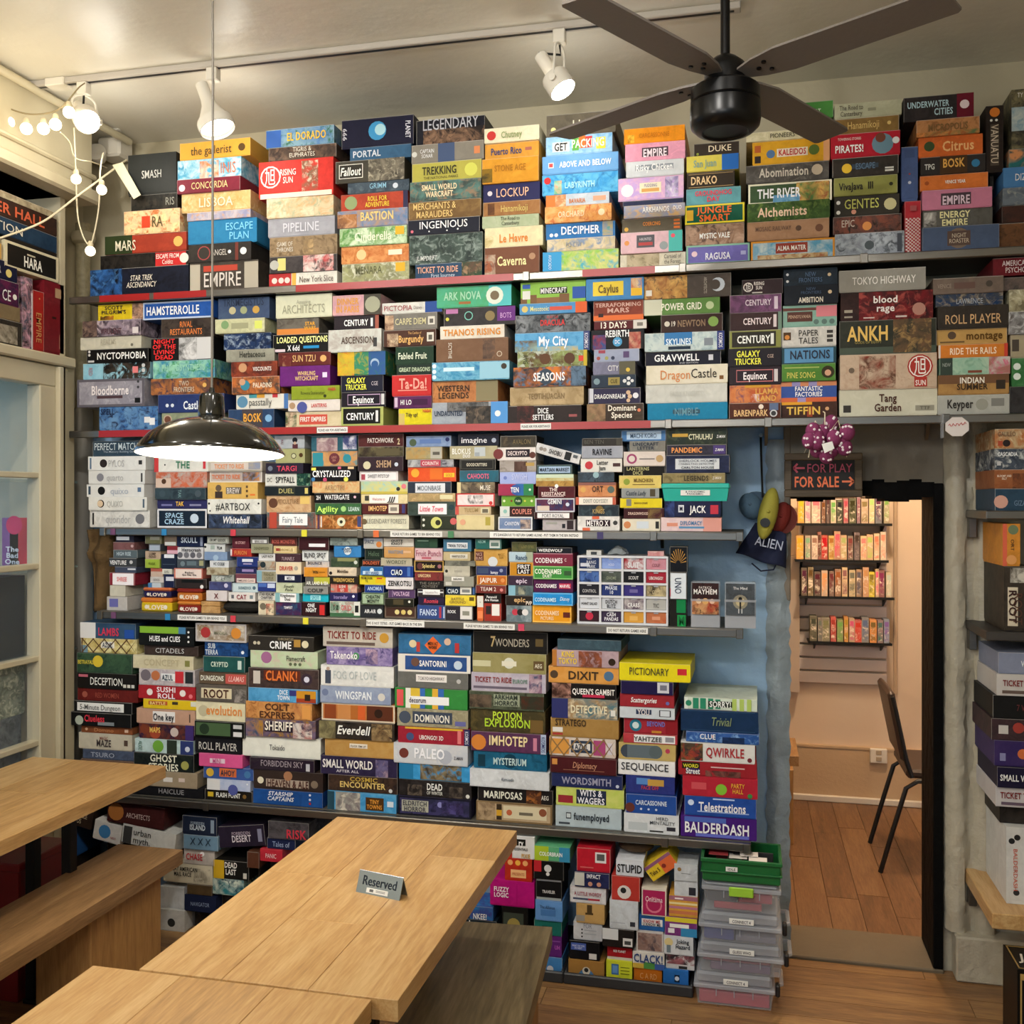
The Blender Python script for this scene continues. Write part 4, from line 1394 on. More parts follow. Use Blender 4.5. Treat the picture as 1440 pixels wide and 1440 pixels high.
# ================================================================ the games
# every row: kind, shelf, stack, place in the stack | left, right, bottom, top, front in mm | tilt | printed sides
ROWS = '''
BOX,top,5,7|-1196,-941,2510,2565,3500|0|2c5070/24405c a.7,1,0,1:604838/304830/a08060 tTICKET_TO_RIDE:d8a890:.34,.6,.62 b tFirst_Journey:c8d8e8:.42,.2,.36,.25
BOX,top,10,7|12,286,2510,2579,3500|0|60a0c0/d8e0d8/80b0c8 e:e09838 r.3,.68,.35,.85:9a4030 tALMA_MATER:f4ece0:.49,.6,.34 b a.08,.92,0,.3:b08048/d8c8a0/a05838
BOX,top,9,6|-207,7,2510,2576,3500|0|7068b0 e:88b8a0 tRAGUSA:e8e8f0:.5,.4,.4 b c.13,.55,.15:e8c8d0 r.86,.94,.4,.6:b0b0d8
BOX,top,8,8|-437,-209,2510,2560,3500|0|e0d8c0 a.1,.6,0,1:b0a080/c8b898/807458 tCarnival_of/the_Forest:605c50:.8,.55,.26
BOX,top,7,8|-715,-442,2510,2584,3500|0|90c850/e0d890/58b0c0 r0,.25,0,1:40a0d8 vAVOCADO:e0f4ff:.1,.5,.05,.7
BOX,top,6,7|-929,-726,2510,2610,3500|0|7a4c34 a0,.2,0,.75:c0a890/704030/a05838 tCaverna:f4e4a8:.5,.5,.54 b c.87,.62,.12:b08868
BOX,top,3,7|-1788,-1507,2510,2562,3500|0|e8e4d8 r0,.33,0,1:b83838 r.34,.4,0,1:e0b050 tNew_York_Slice:605048:.7,.5,.5,.6 c.08,.5,.22:f0d8d0 c.18,.5,.22:f0d8d0 c.27,.5,.22:f0d8d0
BOX,top,4,8|-1489,-1222,2510,2584,3500|0|a8a878/808060/d8d8c0 tMENARA:606040:.4,.65,.4 r.8,.94,.5,.95:e0b030
BOX,top,11,7|288,506,2510,2586,3500|0|888e98/b0b8c0/50565c r.9,.97,.1,.9:484c54 c.5,.45,.2:50585c
BOX,top,15,5|796,918,2510,2592,3500|0|5a3c28/704c30/403020
BOX,top,12,1|508,558,2510,2684,3500|0|b03038 k.05,.95,0,.68:e0d8d0/a83038 vBites:e8d8c8:.5,.2,.3,.3 r.3,.7,.8,.9:a05050
BOX,top,13,7|561,794,2510,2590,3500|0|4c5a74 c.48,.5,.42:7a6858 r.33,.63,.2,.8:5a4840 tNIGHT/ROASTER:c8b8a0:.48,.5,.26,.4
BOX,top,1,5|-2573,-2132,2510,2619,3500|0|14161f/1c2030 a0,.33,0,1:3060a0/14161f/4878b0 tSTAR_TREK/ASCENDANCY:e8e0d0:.53,.5,.3 i
BOX,top,2,7|-2130,-1837,2510,2624,3500|0|504840/403a34 r0,.15,.05,.95:b8b0a0 r.8,1,.05,.95:b0a898 tEMPIRE:d8d0c8:.48,.4,.56 r.2,.7,.68,.88:b84838
BOX,top,3,6|-1783,-1507,2563,2625,3500|0|4a4444/383434 a.5,.95,0,1:e0d8d0/c05050/4a4444 r.12,.24,.15,.9:d8d080 c.07,.5,.3:b8b8b0
BOX,top,8,7|-435,-221,2561,2634,3500|0|e8c0c8 r.78,1,0,1:50b8b0 r.26,.55,.25,.85:5a5a60 r.29,.52,.35,.5:b84848 tHAUNTED:d8d0d4:.405,.65,.2 c.1,.5,.12:e09858 c.7,.3,.2:98a0a0 c.85,.75,.1:e05868
BOX,top,5,6|-1220,-939,2566,2674,3500|0|485850/283430/8a9890 tJUMPDRIFT:d8dcd8:.24,.2,.28 i
BOX,top,7,7|-699,-455,2584,2628,3500|0|e0d0b0/c8b890/8898b0 tPO_CITY:8890a0:.4,.5,.24
BOX,top,10,6|1,269,2580,2644,3500|0|b08868/a47c5c tMOSAIC_RAILWAY:6a5040:.32,.6,.44 c.63,.55,.15:604838 c.88,.5,.2:704c38
BOX,top,9,5|-209,-10,2577,2650,3500|0|8a6850/c0a088/503c34 tMYSTIC_VALE:f4f4ec:.5,.45,.52 b
BOX,top,11,6|282,498,2587,2646,3500|0|4a3c38/804838/2c2420 c.5,.4,.25:d89050 tEPIC:c8b8a8:.22,.6,.2
BOX,top,13,6|563,776,2590,2649,3500|0|4c4a44/5c5a54 tENERGY/EMPIRE:e4dca4:.46,.5,.44,.8 b a.02,.2,.1,.9:d0ccc4/403c38/807c70
BOX,top,4,7|-1493,-1225,2584,2649,3500|0|c87840/e0a060/b86830 c.3,.5,.3:e8c890 r.7,.9,.4,.7:f0e0c8
BOX,top,15,4|803,918,2593,2647,3500|0|302420/482c24
BOX,top,6,6|-929,-714,2610,2682,3500|0|e8dcb0 a0,.2,0,.6:b8a060/e8dcb0 tLe_Havre:e08838:.5,.45,.5 b
BOX,top,1,4|-2530,-2134,2619,2676,3500|0|1e1c1a/302c28/141210 r.63,.97,.03,.97:c83030 tESCAPE_FROM/Colditz:f8f0e8:.77,.5,.26,.8 c.95,.5,.35:e8e0d8
BOX,top,7,6|-706,-457,2628,2685,3500|0|3078b8/2c70b0 tDECIPHER:f4f8ff:.5,.55,.56 b a.82,.97,.1,1:8898a8/c0a868/50a0a0 c.08,.3,.12:e8f0f8 c.15,.3,.12:e8f0f8
BOX,top,2,6|-2132,-1863,2624,2694,3500|0|3a3632/302c2a tANGEL:c8c0b8:.5,.5,.25 c.25,.5,.4:a04848 c.25,.5,.34:3a3632 r.75,.8,0,1:703830 c.66,.5,.1:f0f0f0 c.88,.5,.2:e0e0e0
BOX,top,3,5|-1785,-1507,2626,2701,3500|0|8a7458/a08868/705c44 tGAME_OF/THRONES:dcd4c4:.23,.5,.25 a.5,.65,.1,.8:c8a878/705c44/8a7458
BOX,top,8,6|-430,-223,2635,2684,3500|0|686050 tCOERCING:e89040:.5,.62,.3 b r.87,.97,.2,.35:e07838 r.87,.97,.45,.6:e07838 r.87,.97,.7,.85:e07838 c.07,.3,.15:e0b050
BOX,top,10,5|1,271,2644,2707,3500|0|4a6830/2c4420/688038 tAlchemists:f4d4b4:.43,.48,.6 b
BOX,top,11,5|284,490,2647,2713,3500|0|38342c tGENTES:c4c464:.42,.6,.54 c.86,.5,.3:c8c090 c.3,.2,.12:d89880 c.06,.7,.1:e0e0d8 c.06,.2,.1:e0e0d8
BOX,top,15,3|806,918,2648,2705,3500|0|687078/505860/90948c
BOX,top,13,5|561,774,2649,2714,3500|0|c07890 r.27,.7,.2,.8:4a3a40 tEMPIRE:dcc4d0:.485,.45,.4 b
BOX,top,4,6|-1496,-1229,2649,2716,3500|0|70a050/d8e8c8/4a8840 tCinderella:f4f4dc:.5,.5,.55 r.83,.96,.5,.95:e0b030
BOX,top,9,4|-211,-10,2651,2717,3500|0|186048 e:e8d838 r.03,.14,.2,.75:e8b838 tJUNGLE/SMART:f47834:.5,.5,.58,.75 b
BOX,top,5,5|-1224,-948,2674,2730,3500|0|181a28 tINGENIOUS:f0f0f0:.5,.62,.68 c.06,.25,.1:e07080 c.3,.2,.05:f0f0f0 c.55,.2,.05:f0f0f0 c.7,.25,.06:f0f0f0
BOX,top,6,5|-941,-731,2682,2726,3500|0|b8c0a0/a8b490 tThe_Road_to/Canterbury:404838:.5,.55,.34,.7
BOX,top,1,3|-2504,-2141,2676,2749,3500|0|a8402c/963828 r0,.34,0,1:2f3b22 tMARS:e8e0c8:.26,.45,.26,.6 c.9,.5,.28:d8b060
BOX,top,7,5|-706,-466,2686,2745,3500|0|e09850/f0c080/c86838 tORCHARD:f4d8b0:.4,.5,.4 b c.85,.5,.2:f4e0b8
BOX,top,8,5|-424,-212,2684,2728,3500|0|b8a890/98a0c0/d8b078 tARKHANOS:f4f0ec:.53,.6,.44 b tDUO:f4f0ec:.88,.65,.14 b
BOX,top,12,0|498,549,2685,2864,3500|0|4a5c88 c.5,.34,.1:c0c8d8 c.5,.5,.06:a04848 r.2,.8,.8,.95:405078
BOX,top,3,4|-1794,-1520,2702,2773,3500|0|a8a8b0 tPIPELINE:d8d8e0:.5,.5,.55
BOX,top,2,5|-2139,-1845,2694,2788,3500|0|2878a8/2c80b0 tESCAPE/PLAN:80d0f8:.75,.5,.4,.7
BOX,top,15,2|806,918,2705,2770,3500|0|4878a8 tDIZZLE:e0e0e0:.6,.5,.6
BOX,top,10,4|3,277,2707,2777,3500|0|405838 e:f0ead0 a.58,.97,.06,.94:e0b060/507840/a05838 a.3,.62,.06,.4:5890b8/80b0d0 tTHE_RIVER:f4f4f4:.37,.5,.52 b
BOX,top,13,4|556,763,2715,2764,3500|0|d87838/c86c30 tVENICE_YEAR:f4f4ec:.52,.5,.3 b c.1,.5,.14:a05028
BOX,top,11,4|284,485,2714,2775,3500|0|90904c tVivaJava:2c2820:.27,.5,.38 b r.54,.56,.3,.7:302c20 r.57,.59,.3,.7:302c20 r.6,.62,.3,.7:302c20 c.9,.5,.1:303020
BOX,top,9,3|-206,-21,2718,2775,3500|0|68a8b0 tGROUNDHOG:e83850:.5,.7,.68,.3 b tDAY:e83850:.5,.33,.24,.3 b
BOX,top,4,5|-1504,-1226,2717,2781,3500|0|6080a8/b09078/8090b0 a.0,.28,0,.8:b07848/6a4a3c/c89870 tBASTION:e8cc80:.57,.62,.48 b
BOX,top,6,4|-938,-726,2727,2779,3500|0|a87848/98683c tHanamikoji:d8c070:.55,.5,.48 a.08,.2,.1,.9:503020/704828
BOX,top,8,4|-427,-216,2729,2748,3500|0|2a3050
BOX,top,5,4|-1221,-944,2731,2796,3500|0|8a6c40/705430 tMERCHANTS_&/MARAUDERS:e8c880:.36,.5,.6,.85
BOX,top,7,4|-703,-475,2745,2787,3500|0|d0d8e0/b8c4d0 r0,.15,0,1:e08040 a.15,.32,0,1:d89868/b07048/e8c8a0 tBAVARIA:d07838:.5,.4,.26 b r.75,.95,.3,.7:e8a888
BOX,top,1,2|-2414,-2166,2749,2842,3500|0|e0b890/f0d8a0/c07040 r.32,.47,.25,.75:c8452c tRA:5a5030:.6,.5,.2
BOX,top,14,0|756,808,2761,2978,3500|0|2c2420 c.5,.9,.3:d07830 r.25,.75,.1,.72:4c4238 vVANUATU:ccbca4:.5,.42,.45,.58 c.3,.78,.08:e0e0d8 c.6,.78,.08:e0e0d8
BOX,top,8,3|-444,-216,2749,2829,3500|0|e0b0d0/c8a8e0/e8c0d8 c.14,.45,.28:f4e8f0 r.33,.66,.3,.75:f0e8c8 r.36,.63,.35,.5:e0a860 tPUDDING:9088b0:.5,.62,.2 a.72,.92,.05,.95:8878a8/e8e0f0/c8a8e0
BOX,top,3,3|-1797,-1523,2774,2849,3500|0|e0d8b8/d0a878/a8b090
BOX,top,13,3|556,754,2765,2823,3500|0|34302e r.3,.72,0,1:4a3420 tBOSK:e4ac54:.51,.6,.34 b tTPG:d0d0c8:.14,.45,.16 b c.85,.5,.22:3878a0
BOX,top,11,3|279,487,2776,2838,3500|0|2c2824/3a342e c.22,.45,.26:e0b838 r.3,.7,.4,.65:384450 tESCAPE:607890:.5,.52,.3 r.8,.93,.3,.38:d8d8d0 r.8,.93,.15,.25:d8d8d0
BOX,top,15,1|825,918,2770,2831,3500|0|2c6868/c88858/305050
BOX,top,6,3|-939,-728,2779,2844,3500|0|2c2c58 tLOCKUP:ecbc9c:.52,.5,.58 c.12,.5,.14:d8d0d8
BOX,top,10,3|-4,267,2777,2838,3500|0|585450/484440/6a665e tAbomination:ccc4b4:.46,.55,.6 b c.86,.55,.3:c8b8a0
BOX,top,9,2|-204,-42,2775,2831,3500|0|382e24 r.03,.97,.88,.92:a88c60 r.03,.97,.08,.12:a88c60 tDRAKO:e4c494:.36,.5,.56 b
BOX,top,2,4|-2139,-1866,2788,2820,3500|0|c0b8c0/9090b0/d0a070
BOX,top,4,4|-1493,-1226,2782,2846,3500|0|b84830/a03c28 r.93,1,0,1:34304c tROLL_FOR/ADVENTURE:e8c840:.55,.5,.36 b c.15,.5,.4:90a070
BOX,top,7,3|-719,-446,2787,2861,3500|0|3898d8/68c0e8/2878b8 tLABYRINTH:b0e8f0:.5,.45,.4 b c.07,.72,.17:e03838 a.16,.26,.05,.7:60b080/a8d8c0/e0b090
BOX,top,5,3|-1215,-944,2797,2869,3500|0|5a8078/404c48/907860 tSMALL_WORLD/WARCRAFT:ecdcb4:.42,.5,.5,.8 b
BOX,top,2,3|-2164,-1869,2821,2895,3500|0|d8b880/c8a060/e0c898 tLISBOA:f0e4c4:.5,.5,.5
BOX,top,13,2|551,747,2823,2889,3500|0|d06830 tCitrus:f0b878:.62,.5,.5 b c.17,.55,.25:405030
BOX,top,8,2|-417,-216,2829,2884,3500|0|d8dce0 r.16,.82,.4,.75:9098a0 tRisky_Chicken:fcfcfc:.49,.57,.64 b
BOX,top,15,0|835,918,2832,3024,3500|0|3a3830/807858/2c2c28 a0,1,.3,.7:6890a8/c0c8c0 tTY:e0e0d8:.3,.9,.2
BOX,top,9,1|-204,-28,2831,2885,3500|0|e0d060/d4c850 r.68,1,.0,1:2868b8 tSan_Juan:88a898:.36,.5,.45 b
BOX,top,11,2|273,492,2838,2919,3500|0|b02030 tPIRATES!:f4f4f0:.27,.38,.42 b tTOWERING_STORIES:f0d8d0:.27,.78,.34,.16 c.75,.5,.42:688898 c.72,.75,.2:704030 c.94,.6,.14:e0e0e0
BOX,top,6,2|-940,-731,2844,2933,3500|0|dc9c30/d09028 tSTONE_AGE:b07418:.5,.6,.56 b a0,.18,.05,.6:605020/8a6a20/403820
BOX,top,10,2|18,271,2839,2919,3500|0|e0a828 r.32,.72,.3,.65:f0e8d0 tKALEIDOS:c03028:.52,.48,.36 b r.03,.11,.1,.4:302828 r.03,.11,.55,.85:b86030 c.24,.45,.18:5878a0 c.8,.5,.22:607838 r.92,1,0,1:d8a070
BOX,top,1,1|-2387,-2182,2843,2905,3500|0|1e1e1c/34302a/101010 tRIS:8a8a80:.85,.5,.2
BOX,top,4,3|-1464,-1221,2846,2887,3500|0|4a5660/384450/5a6870 tGRIMM:90c0d8:.5,.6,.28 c.78,.5,.25:d0d8e0
BOX,top,3,2|-1828,-1520,2850,2992,3500|0|d03830 c.16,.58,.3:f0e8e0 c.16,.58,.26:d03830 t旭:f4ece4:.16,.58,.15 tRISING/SUN:f4ece4:.4,.58,.22,.4 a.58,.8,.14,.95:d03830/806048/d8c8b0 r0.02,.98,0,.13:e8e0c8
BOX,top,7,2|-717,-444,2861,2926,3500|0|68a0d8/70a8dc r.08,.15,.35,.65:e8e8f0 r.09,.14,.4,.6:d05050 tABOVE_AND_BELOW:f4f8ff:.57,.5,.68 b
BOX,top,5,2|-1209,-942,2870,2940,3500|0|b8b050 tTREKKING:3a3820:.4,.58,.5 b c.85,.5,.35:d0d060 tTHE_NATIONAL_PARKS:504c28:.42,.2,.5,.14
BOX,top,8,1|-420,-212,2884,2948,3500|0|e8a0b8 r.28,.72,.25,.75:5a4850 tEMPIRE:f8e8f0:.5,.45,.4 b
BOX,top,9,0|-181,-28,2886,2930,3500|0|3a3028 tDUKE:f4e4c4:.57,.55,.52 c.08,.2,.1:90a040
BOX,top,13,1|543,735,2889,2944,3500|0|b07848/c08858/8a5c38 tMICROPOLIS:806038:.5,.5,.64 b a0,1,0,.25:607048/d88848/a05830
BOX,top,2,2|-2179,-1908,2895,2950,3500|0|7a2838 tCONCORDIA:e0c890:.52,.5,.58 c.08,.4,.25:e0c8d0
BOX,top,4,2|-1512,-1239,2887,2969,3500|0|4a463c r.05,.4,.2,.85:e8e4d8 r.06,.39,.23,.82:35322b tFallout:f0f0e8:.22,.52,.3 bi a.48,1,0,1:807868/403c34/c0b8a0
BOX,top,10,1|-4,202,2919,2950,3500|0|e0d8b8/c8c098 tPIONEERS:404030:.58,.5,.4
BOX,top,11,1|286,490,2919,2971,3500|0|8a6c3c/7c6034 tHanamikoji:d8b870:.45,.55,.5 c.85,.55,.12:d8b870
BOX,top,7,1|-703,-464,2927,2995,3500|0|88b8e0/a0c8e8/70a8d8 r.1,.36,.2,.7:f0f0f0 tGET:303030:.23,.45,.2 b r.4,.5,.2,.85:60a848 r.5,.6,.3,.95:e07030 r.6,.7,.3,.9:d84040 r.76,.9,.2,.8:f0d040 tPACKING:f4f0d8:.64,.55,.5 b
BOX,top,6,1|-931,-731,2934,2991,3500|0|e0a040 tPuerto_Rico:404870:.4,.5,.58 b r.75,.87,.45,.65:b06858
BOX,top,1,0|-2401,-2187,2905,3067,3500|0|2b2d2c tSMASH:b8b8b4:.5,.5,.42
BOX,top,8,0|-423,-211,2949,3004,3500|0|f0961c tCARCASSONNE:c47408:.5,.5,.5 a.06,.17,.1,.6:b06808/f0c040
BOX,top,5,1|-1212,-936,2941,3009,3500|0|8a8478 r.37,.6,0,1:485878 tCAPTAIN/SONAR:e8e8e8:.22,.5,.2,.6 c.04,.5,.15:d0d0c8 r.87,.95,.3,.7:d88858
BOX,top,2,1|-2183,-1910,2950,3028,3500|0|58a8c8/c8e0e8/4090b8 a.35,.65,0,.9:d08058/e8d0c0/58a8c8 tINIS:c87858:.8,.5,.25,.6
BOX,top,13,0|503,718,2944,3024,3500|0|3a3434/2c2828 r.76,1,0,1:6a1c2c tUNDERWATER:b8d4dc:.35,.66,.6,.32 b tCITIES:b8d4dc:.57,.33,.27,.32 b c.87,.55,.18:e8d8dc
BOX,top,4,1|-1456,-1214,2969,3018,3500|0|3a6080 tPORTAL:d0d8e0:.28,.5,.46 b
BOX,top,11,0|284,496,2971,3021,3500|0|b8b89c/a8a88c tThe_Road_to/Canterbury:50483c:.25,.5,.36,.8 r.5,.62,.4,.6:888870
BOX,top,10,0|150,282,2985,3043,3500|0|4a8840 tSMART:e8f0e0:.5,.4,.4
BOX,top,3,1|-1789,-1512,2993,3044,3500|0|4a3c34/705848/382c28 tTIGRIS_&/EUPHRATES:d8d0c0:.5,.55,.38,.75
BOX,top,6,0|-930,-726,2991,3044,3500|0|e8e0c0 c.13,.5,.32:c83c38 tChutney:98a470:.5,.5,.38 b
BOX,top,7,0|-701,-453,2995,3071,3500|0|5a5448/6a6254 tI_I_!_B:e8e0c8:.55,.45,.35 c.1,.3,.12:e0d890
BOX,top,5,0|-1194,-932,3009,3100,3500|0|16161c/202028 a.1,1,0,.6:2a2220/907058/16161c tLEGENDARY:b8b8c0:.5,.8,.82
BOX,top,2,0|-2171,-1866,3028,3096,3500|0|d9a040 tthe_gallerist:4a3c28:.45,.5,.58 c.88,.5,.22:5a4428
BOX,top,4,0|-1490,-1205,3018,3126,3500|0|1c1c30 c.5,.55,.33:4090c0 c.54,.58,.2:a8d0d8 vPLANET:e8e8f0:.93,.5,.07,.6 v666:d0d0d8:.05,.5,.06,.6
BOX,top,3,0|-1800,-1520,3044,3115,3500|0|5a80b0/80a0b0/3a6a50 r0,.22,.05,.95:3a60a8 tEL_DORADO:e8b840:.6,.55,.58 b
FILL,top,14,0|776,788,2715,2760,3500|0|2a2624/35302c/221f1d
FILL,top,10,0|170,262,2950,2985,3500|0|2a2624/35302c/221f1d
BOX,second,8,7|-841,-574,1974,2034,3500|0|2c2422/342a28 a.12,.35,0,1:4c2828/2c2422/683430 tDICE/SETTLERS:f4f4f4:.48,.5,.29,.7 b r.83,.94,.3,.45:a05858
BOX,second,11,7|-61,111,1974,2026,3500|0|583024/4c281e tBARENPARK:e4bc84:.42,.35,.66 b c.62,.75,.16:f0e0d0 r.78,.95,.5,.95:607090 c.86,.3,.24:c8c8c8 c.86,.3,.16:404040
BOX,second,10,7|-341,-67,1974,2032,3500|0|1c80a8 r.32,.66,.35,.6:385868 tNIMBLE:70a0b0:.49,.48,.3
BOX,second,12,7|113,294,1974,2027,3500|0|4a3028/3c2620 r0,.55,.82,1:e0a030 tTIFFIN:e4bc54:.4,.45,.62 b c.82,.55,.12:d8a878 r.46,.56,.05,.7:a04830
BOX,second,7,6|-1131,-844,1974,2053,3500|0|a8b0b8/989ea8 a.2,.75,.55,1:484848/787878/303030 a.45,.8,0,.8:282828/504840/786858 r.78,1,0,1:5898d8 tUNDAUNTED:283850:.22,.5,.38 b c.87,.45,.14:f0f0f0
BOX,second,9,8|-555,-354,1974,2035,3500|0|4c4034/3c3028 a0,.33,0,1:a08060/604838/807050 tDominant/Species:f4ecdc:.62,.55,.5,.75 b c.92,.6,.1:d88060
BOX,second,13,4|300,607,1974,2063,3500|0|d0ccb8/c8c4ae tTang/Garden:4c2c20:.5,.5,.28,.65 b r.04,.12,.15,.42:3c3834 r.78,.97,.18,.38:989484 tTTF:605c50:.875,.28,.14,.12
BOX,second,14,7|609,824,1974,2037,3500|0|b4b4ac/a8a8a0 tKeyper:302c28:.31,.55,.37 b c.62,.5,.3:98988c r.75,.93,.4,.8:80807a
BOX,second,6,7|-1263,-1133,1974,2034,3500|0|e0d020 a0,.18,0,.7:d8a080/c8c060 tTidy_up!:504020:.4,.62,.36 b tHABA:c03030:.85,.85,.25,.2 b
BOX,second,4,7|-1723,-1494,1974,2032,3500|0|e0d0b0/d0c098 a0,.2,0,1:405838/e0c8a8/804838 r.25,.75,.15,.8:d05848 tFIRST_EMPIRES:f4ece0:.5,.5,.46 b
BOX,second,15,6|826,912,1974,2061,3500|0|2c2a2a/3c3a3a
BOX,second,3,7|-1962,-1770,1974,2046,3500|0|30486c r.3,.75,0,1:4a4448 tBOSK:ecac44:.53,.55,.4 b c.88,.5,.2:80b0d8
BOX,second,2,6|-2252,-1997,1974,2038,3500|0|98a080/808870 c.1,.6,.3:c0a890 c.1,.6,.22:704838
BOX,second,5,6|-1491,-1323,1974,2044,3500|0|b0b868 r.05,.93,.1,.92:161614 tCENTURY:f4f4f4:.46,.5,.66 b r.82,.88,.2,.8:e0e0e0
BOX,second,1,6|-2530,-2267,1974,2067,3500|0|3c68a0/6890b8/28304c tSPELL:182848:.15,.8,.24,.25 b r.77,.87,.3,.55:e0e0e0 r.86,.95,.2,.5:e8e8e8
BOX,second,11,6|-61,111,2027,2089,3500|0|c06038/d88850/805060 tLLAMA/LAND:e4b058:.72,.45,.44,.7 b r.3,.8,.85,1:d8a038 a.4,.58,.05,.5:f0e8e0/c06038
BOX,second,12,6|113,294,2027,2096,3500|0|3c58a0 r0,1,.78,1:d08860 r.2,.35,.78,1:9890c0 r.5,.65,.78,1:9890c0 r0,1,0,.22:d06840 r.3,.45,0,.22:a090c0 tFANTASTIC/FACTORIES:f4f4f4:.5,.52,.5,.5 b
BOX,second,10,6|-346,-67,2033,2097,3500|0|d4d4cc tFAIRY_KNIGHTS:c2c2ba:.5,.5,.4
BOX,second,4,6|-1707,-1494,2033,2076,3500|0|e0d8d0 c.27,.35,.5:505898 c.08,.5,.3:b09070 tLANTERNS:c44c4c:.6,.5,.3 b
BOX,second,8,6|-836,-566,2035,2102,3500|0|a89068/c0a880/988058 tTEOTIHUACAN:8a7450:.5,.5,.5 b
BOX,second,6,6|-1281,-1135,2035,2080,3500|0|5c2858 r.02,.1,.1,.9:d0b8d0 tHI_LO:ececec:.33,.5,.3 b r.5,.9,.25,.75:401c40
BOX,second,9,7|-551,-366,2035,2091,3500|0|34304c tDRAGONREALM:ececec:.42,.48,.6 b r.02,.1,.1,1:d0d0d8 c.77,.7,.14:d8b898 c.8,.45,.14:d8b898 c.77,.2,.12:d8b898 c.91,.5,.18:e8e8f0
BOX,second,14,6|609,822,2038,2103,3500|0|a07848/b08850 r0,1,.55,1:705038 tINDIAN:f4ecdc:.48,.72,.36,.3 b tSUMMER:403020:.48,.4,.44,.3 b r.82,.95,.25,.7:383028
BOX,second,5,5|-1491,-1314,2044,2101,3500|0|1e1a24 r.14,.88,.15,.85:c8a8c8 r.15,.87,.2,.8:1e1a24 tEquinox:f4f4f4:.5,.5,.48 b r.9,.97,.15,.85:d0d0d0
BOX,second,2,5|-2265,-1978,2039,2110,3500|0|2c3c70 tCastles:e4ecf4:.55,.4,.32 b c.14,.4,.1:d8e0e8 c.22,.4,.1:d8e0e8
BOX,second,3,6|-1928,-1709,2046,2103,3500|0|e8e4d8 c.12,.5,.4:6090b0 r.25,.4,.75,1:50a0a8 r.4,.55,.75,1:d8a040 r.7,.8,.75,1:c84048 r.92,1,0,1:5078b0 tpasstally:60605c:.47,.48,.44
BOX,second,7,5|-1133,-883,2053,2132,3500|0|b87848/c88850/a06038 r.67,1,.05,1:8a8060 tWESTERN/LEGENDS:3a2818:.33,.5,.5,.6 b
BOX,second,13,3|302,605,2063,2180,3500|0|c0a890/c8b098/b89c84 a.2,.58,.02,.95:803828/c0a890/604030 c.83,.62,.34:a83830 c.83,.62,.3:f0e8e0 c.83,.62,.27:a83830 t旭:f4ece4:.83,.62,.13 r.77,.9,.05,.32:b03830 tSUN:f0e0d8:.835,.16,.11,.15 b c.12,.55,.08:706050
BOX,second,1,5|-2629,-2325,2068,2179,3500|0|9c98a0/8a8690/aaa6ae e:605c64 tBloodborne:ece4e4:.5,.6,.56 b r.3,.68,.3,.4:503c40 r.86,.94,.12,.3:181818 c.91,.88,.05:404044 c.91,.68,.05:404044
BOX,second,4,5|-1693,-1497,2076,2128,3500|0|90a030/849428 tRowena_Stonecutter:404818:.45,.5,.5 tHABA:c03030:.85,.75,.16 b c.7,.25,.12:303818
BOX,second,15,5|832,912,2061,2153,3500|0|306838/4c8050 c.2,.7,.14:e0e8e0 c.2,.35,.14:e0e8e0
BOX,second,6,5|-1291,-1138,2081,2160,3500|0|c83030 tTa-Da!:f4a898:.55,.6,.72 b r.15,.9,.25,.3:e89888
BOX,second,11,5|-61,111,2090,2150,3500|0|2c2228 r.14,.85,.15,.85:c87878 r.15,.84,.2,.8:2c2228 tEquinox:f4ecec:.5,.5,.46 b r.87,.94,.15,.85:d0c8c8
BOX,second,12,5|115,289,2097,2155,3500|0|588838/4c7c30 tPINE_SONG:d4cc64:.36,.35,.54 r.05,.7,.75,.82:a0b060 c.86,.5,.36:38301c c.86,.45,.18:d0a080
BOX,second,9,6|-538,-381,2092,2137,3500|0|2c3848 r.38,.64,.2,.8:a09050 tCUE:504820:.51,.5,.16 b c.12,.5,.25:8098a0 c.75,.5,.15:e0e0e0 c.84,.7,.15:e0e0e0 c.84,.3,.15:e0e0e0 c.92,.5,.13:e0e0e0
BOX,second,10,5|-346,-67,2098,2164,3500|0|e4dcc8/dcd4bc tDragon:d88c50:.36,.5,.38 tCastle:302820:.71,.55,.32 r.9,.95,.2,.4:805830
BOX,second,8,5|-823,-559,2102,2172,3500|0|d07830/283038/507898 c.45,.5,.4:384858 tSEASONS:f4f4f4:.5,.5,.44 b a.8,1,0,1:303848/607890/283038
BOX,second,5,4|-1495,-1326,2102,2164,3500|0|1c1e30 tGALAXY/TRUCKER:ecec54:.36,.5,.5,.8 b tCGE:c0b8c0:.8,.5,.16
BOX,second,3,5|-1941,-1741,2104,2170,3500|0|c87038/504038/d88848 c.28,.5,.3:3c88a0 c.22,.7,.2:d0a080 tPALADINS:ecdcc4:.65,.5,.4 b
BOX,second,14,5|615,826,2103,2159,3500|0|90b8a0/b0c8b0/78a088 r0,.18,0,1:38443c tNEW:a0a8a0:.09,.6,.12 r.4,.6,.1,.25:804838 a.7,1,0,1:a87068/c8c0b8/d05880
BOX,second,2,4|-2300,-2032,2110,2174,3500|0|684838/c07840/303048 tTWO/FRONTIERS:d8c8b0:.55,.5,.34 c.88,.55,.14:e0b060
BOX,second,7,4|-1130,-837,2133,2200,3500|0|4090b8/80c0d8/3880b0 r.15,.55,.5,.7:d0ecf4 r.62,1,.05,.95:98c8dc c.93,.7,.16:403830 c.03,.8,.12:d8e8f0 c.03,.5,.12:d8e8f0 c.03,.2,.12:d8e8f0
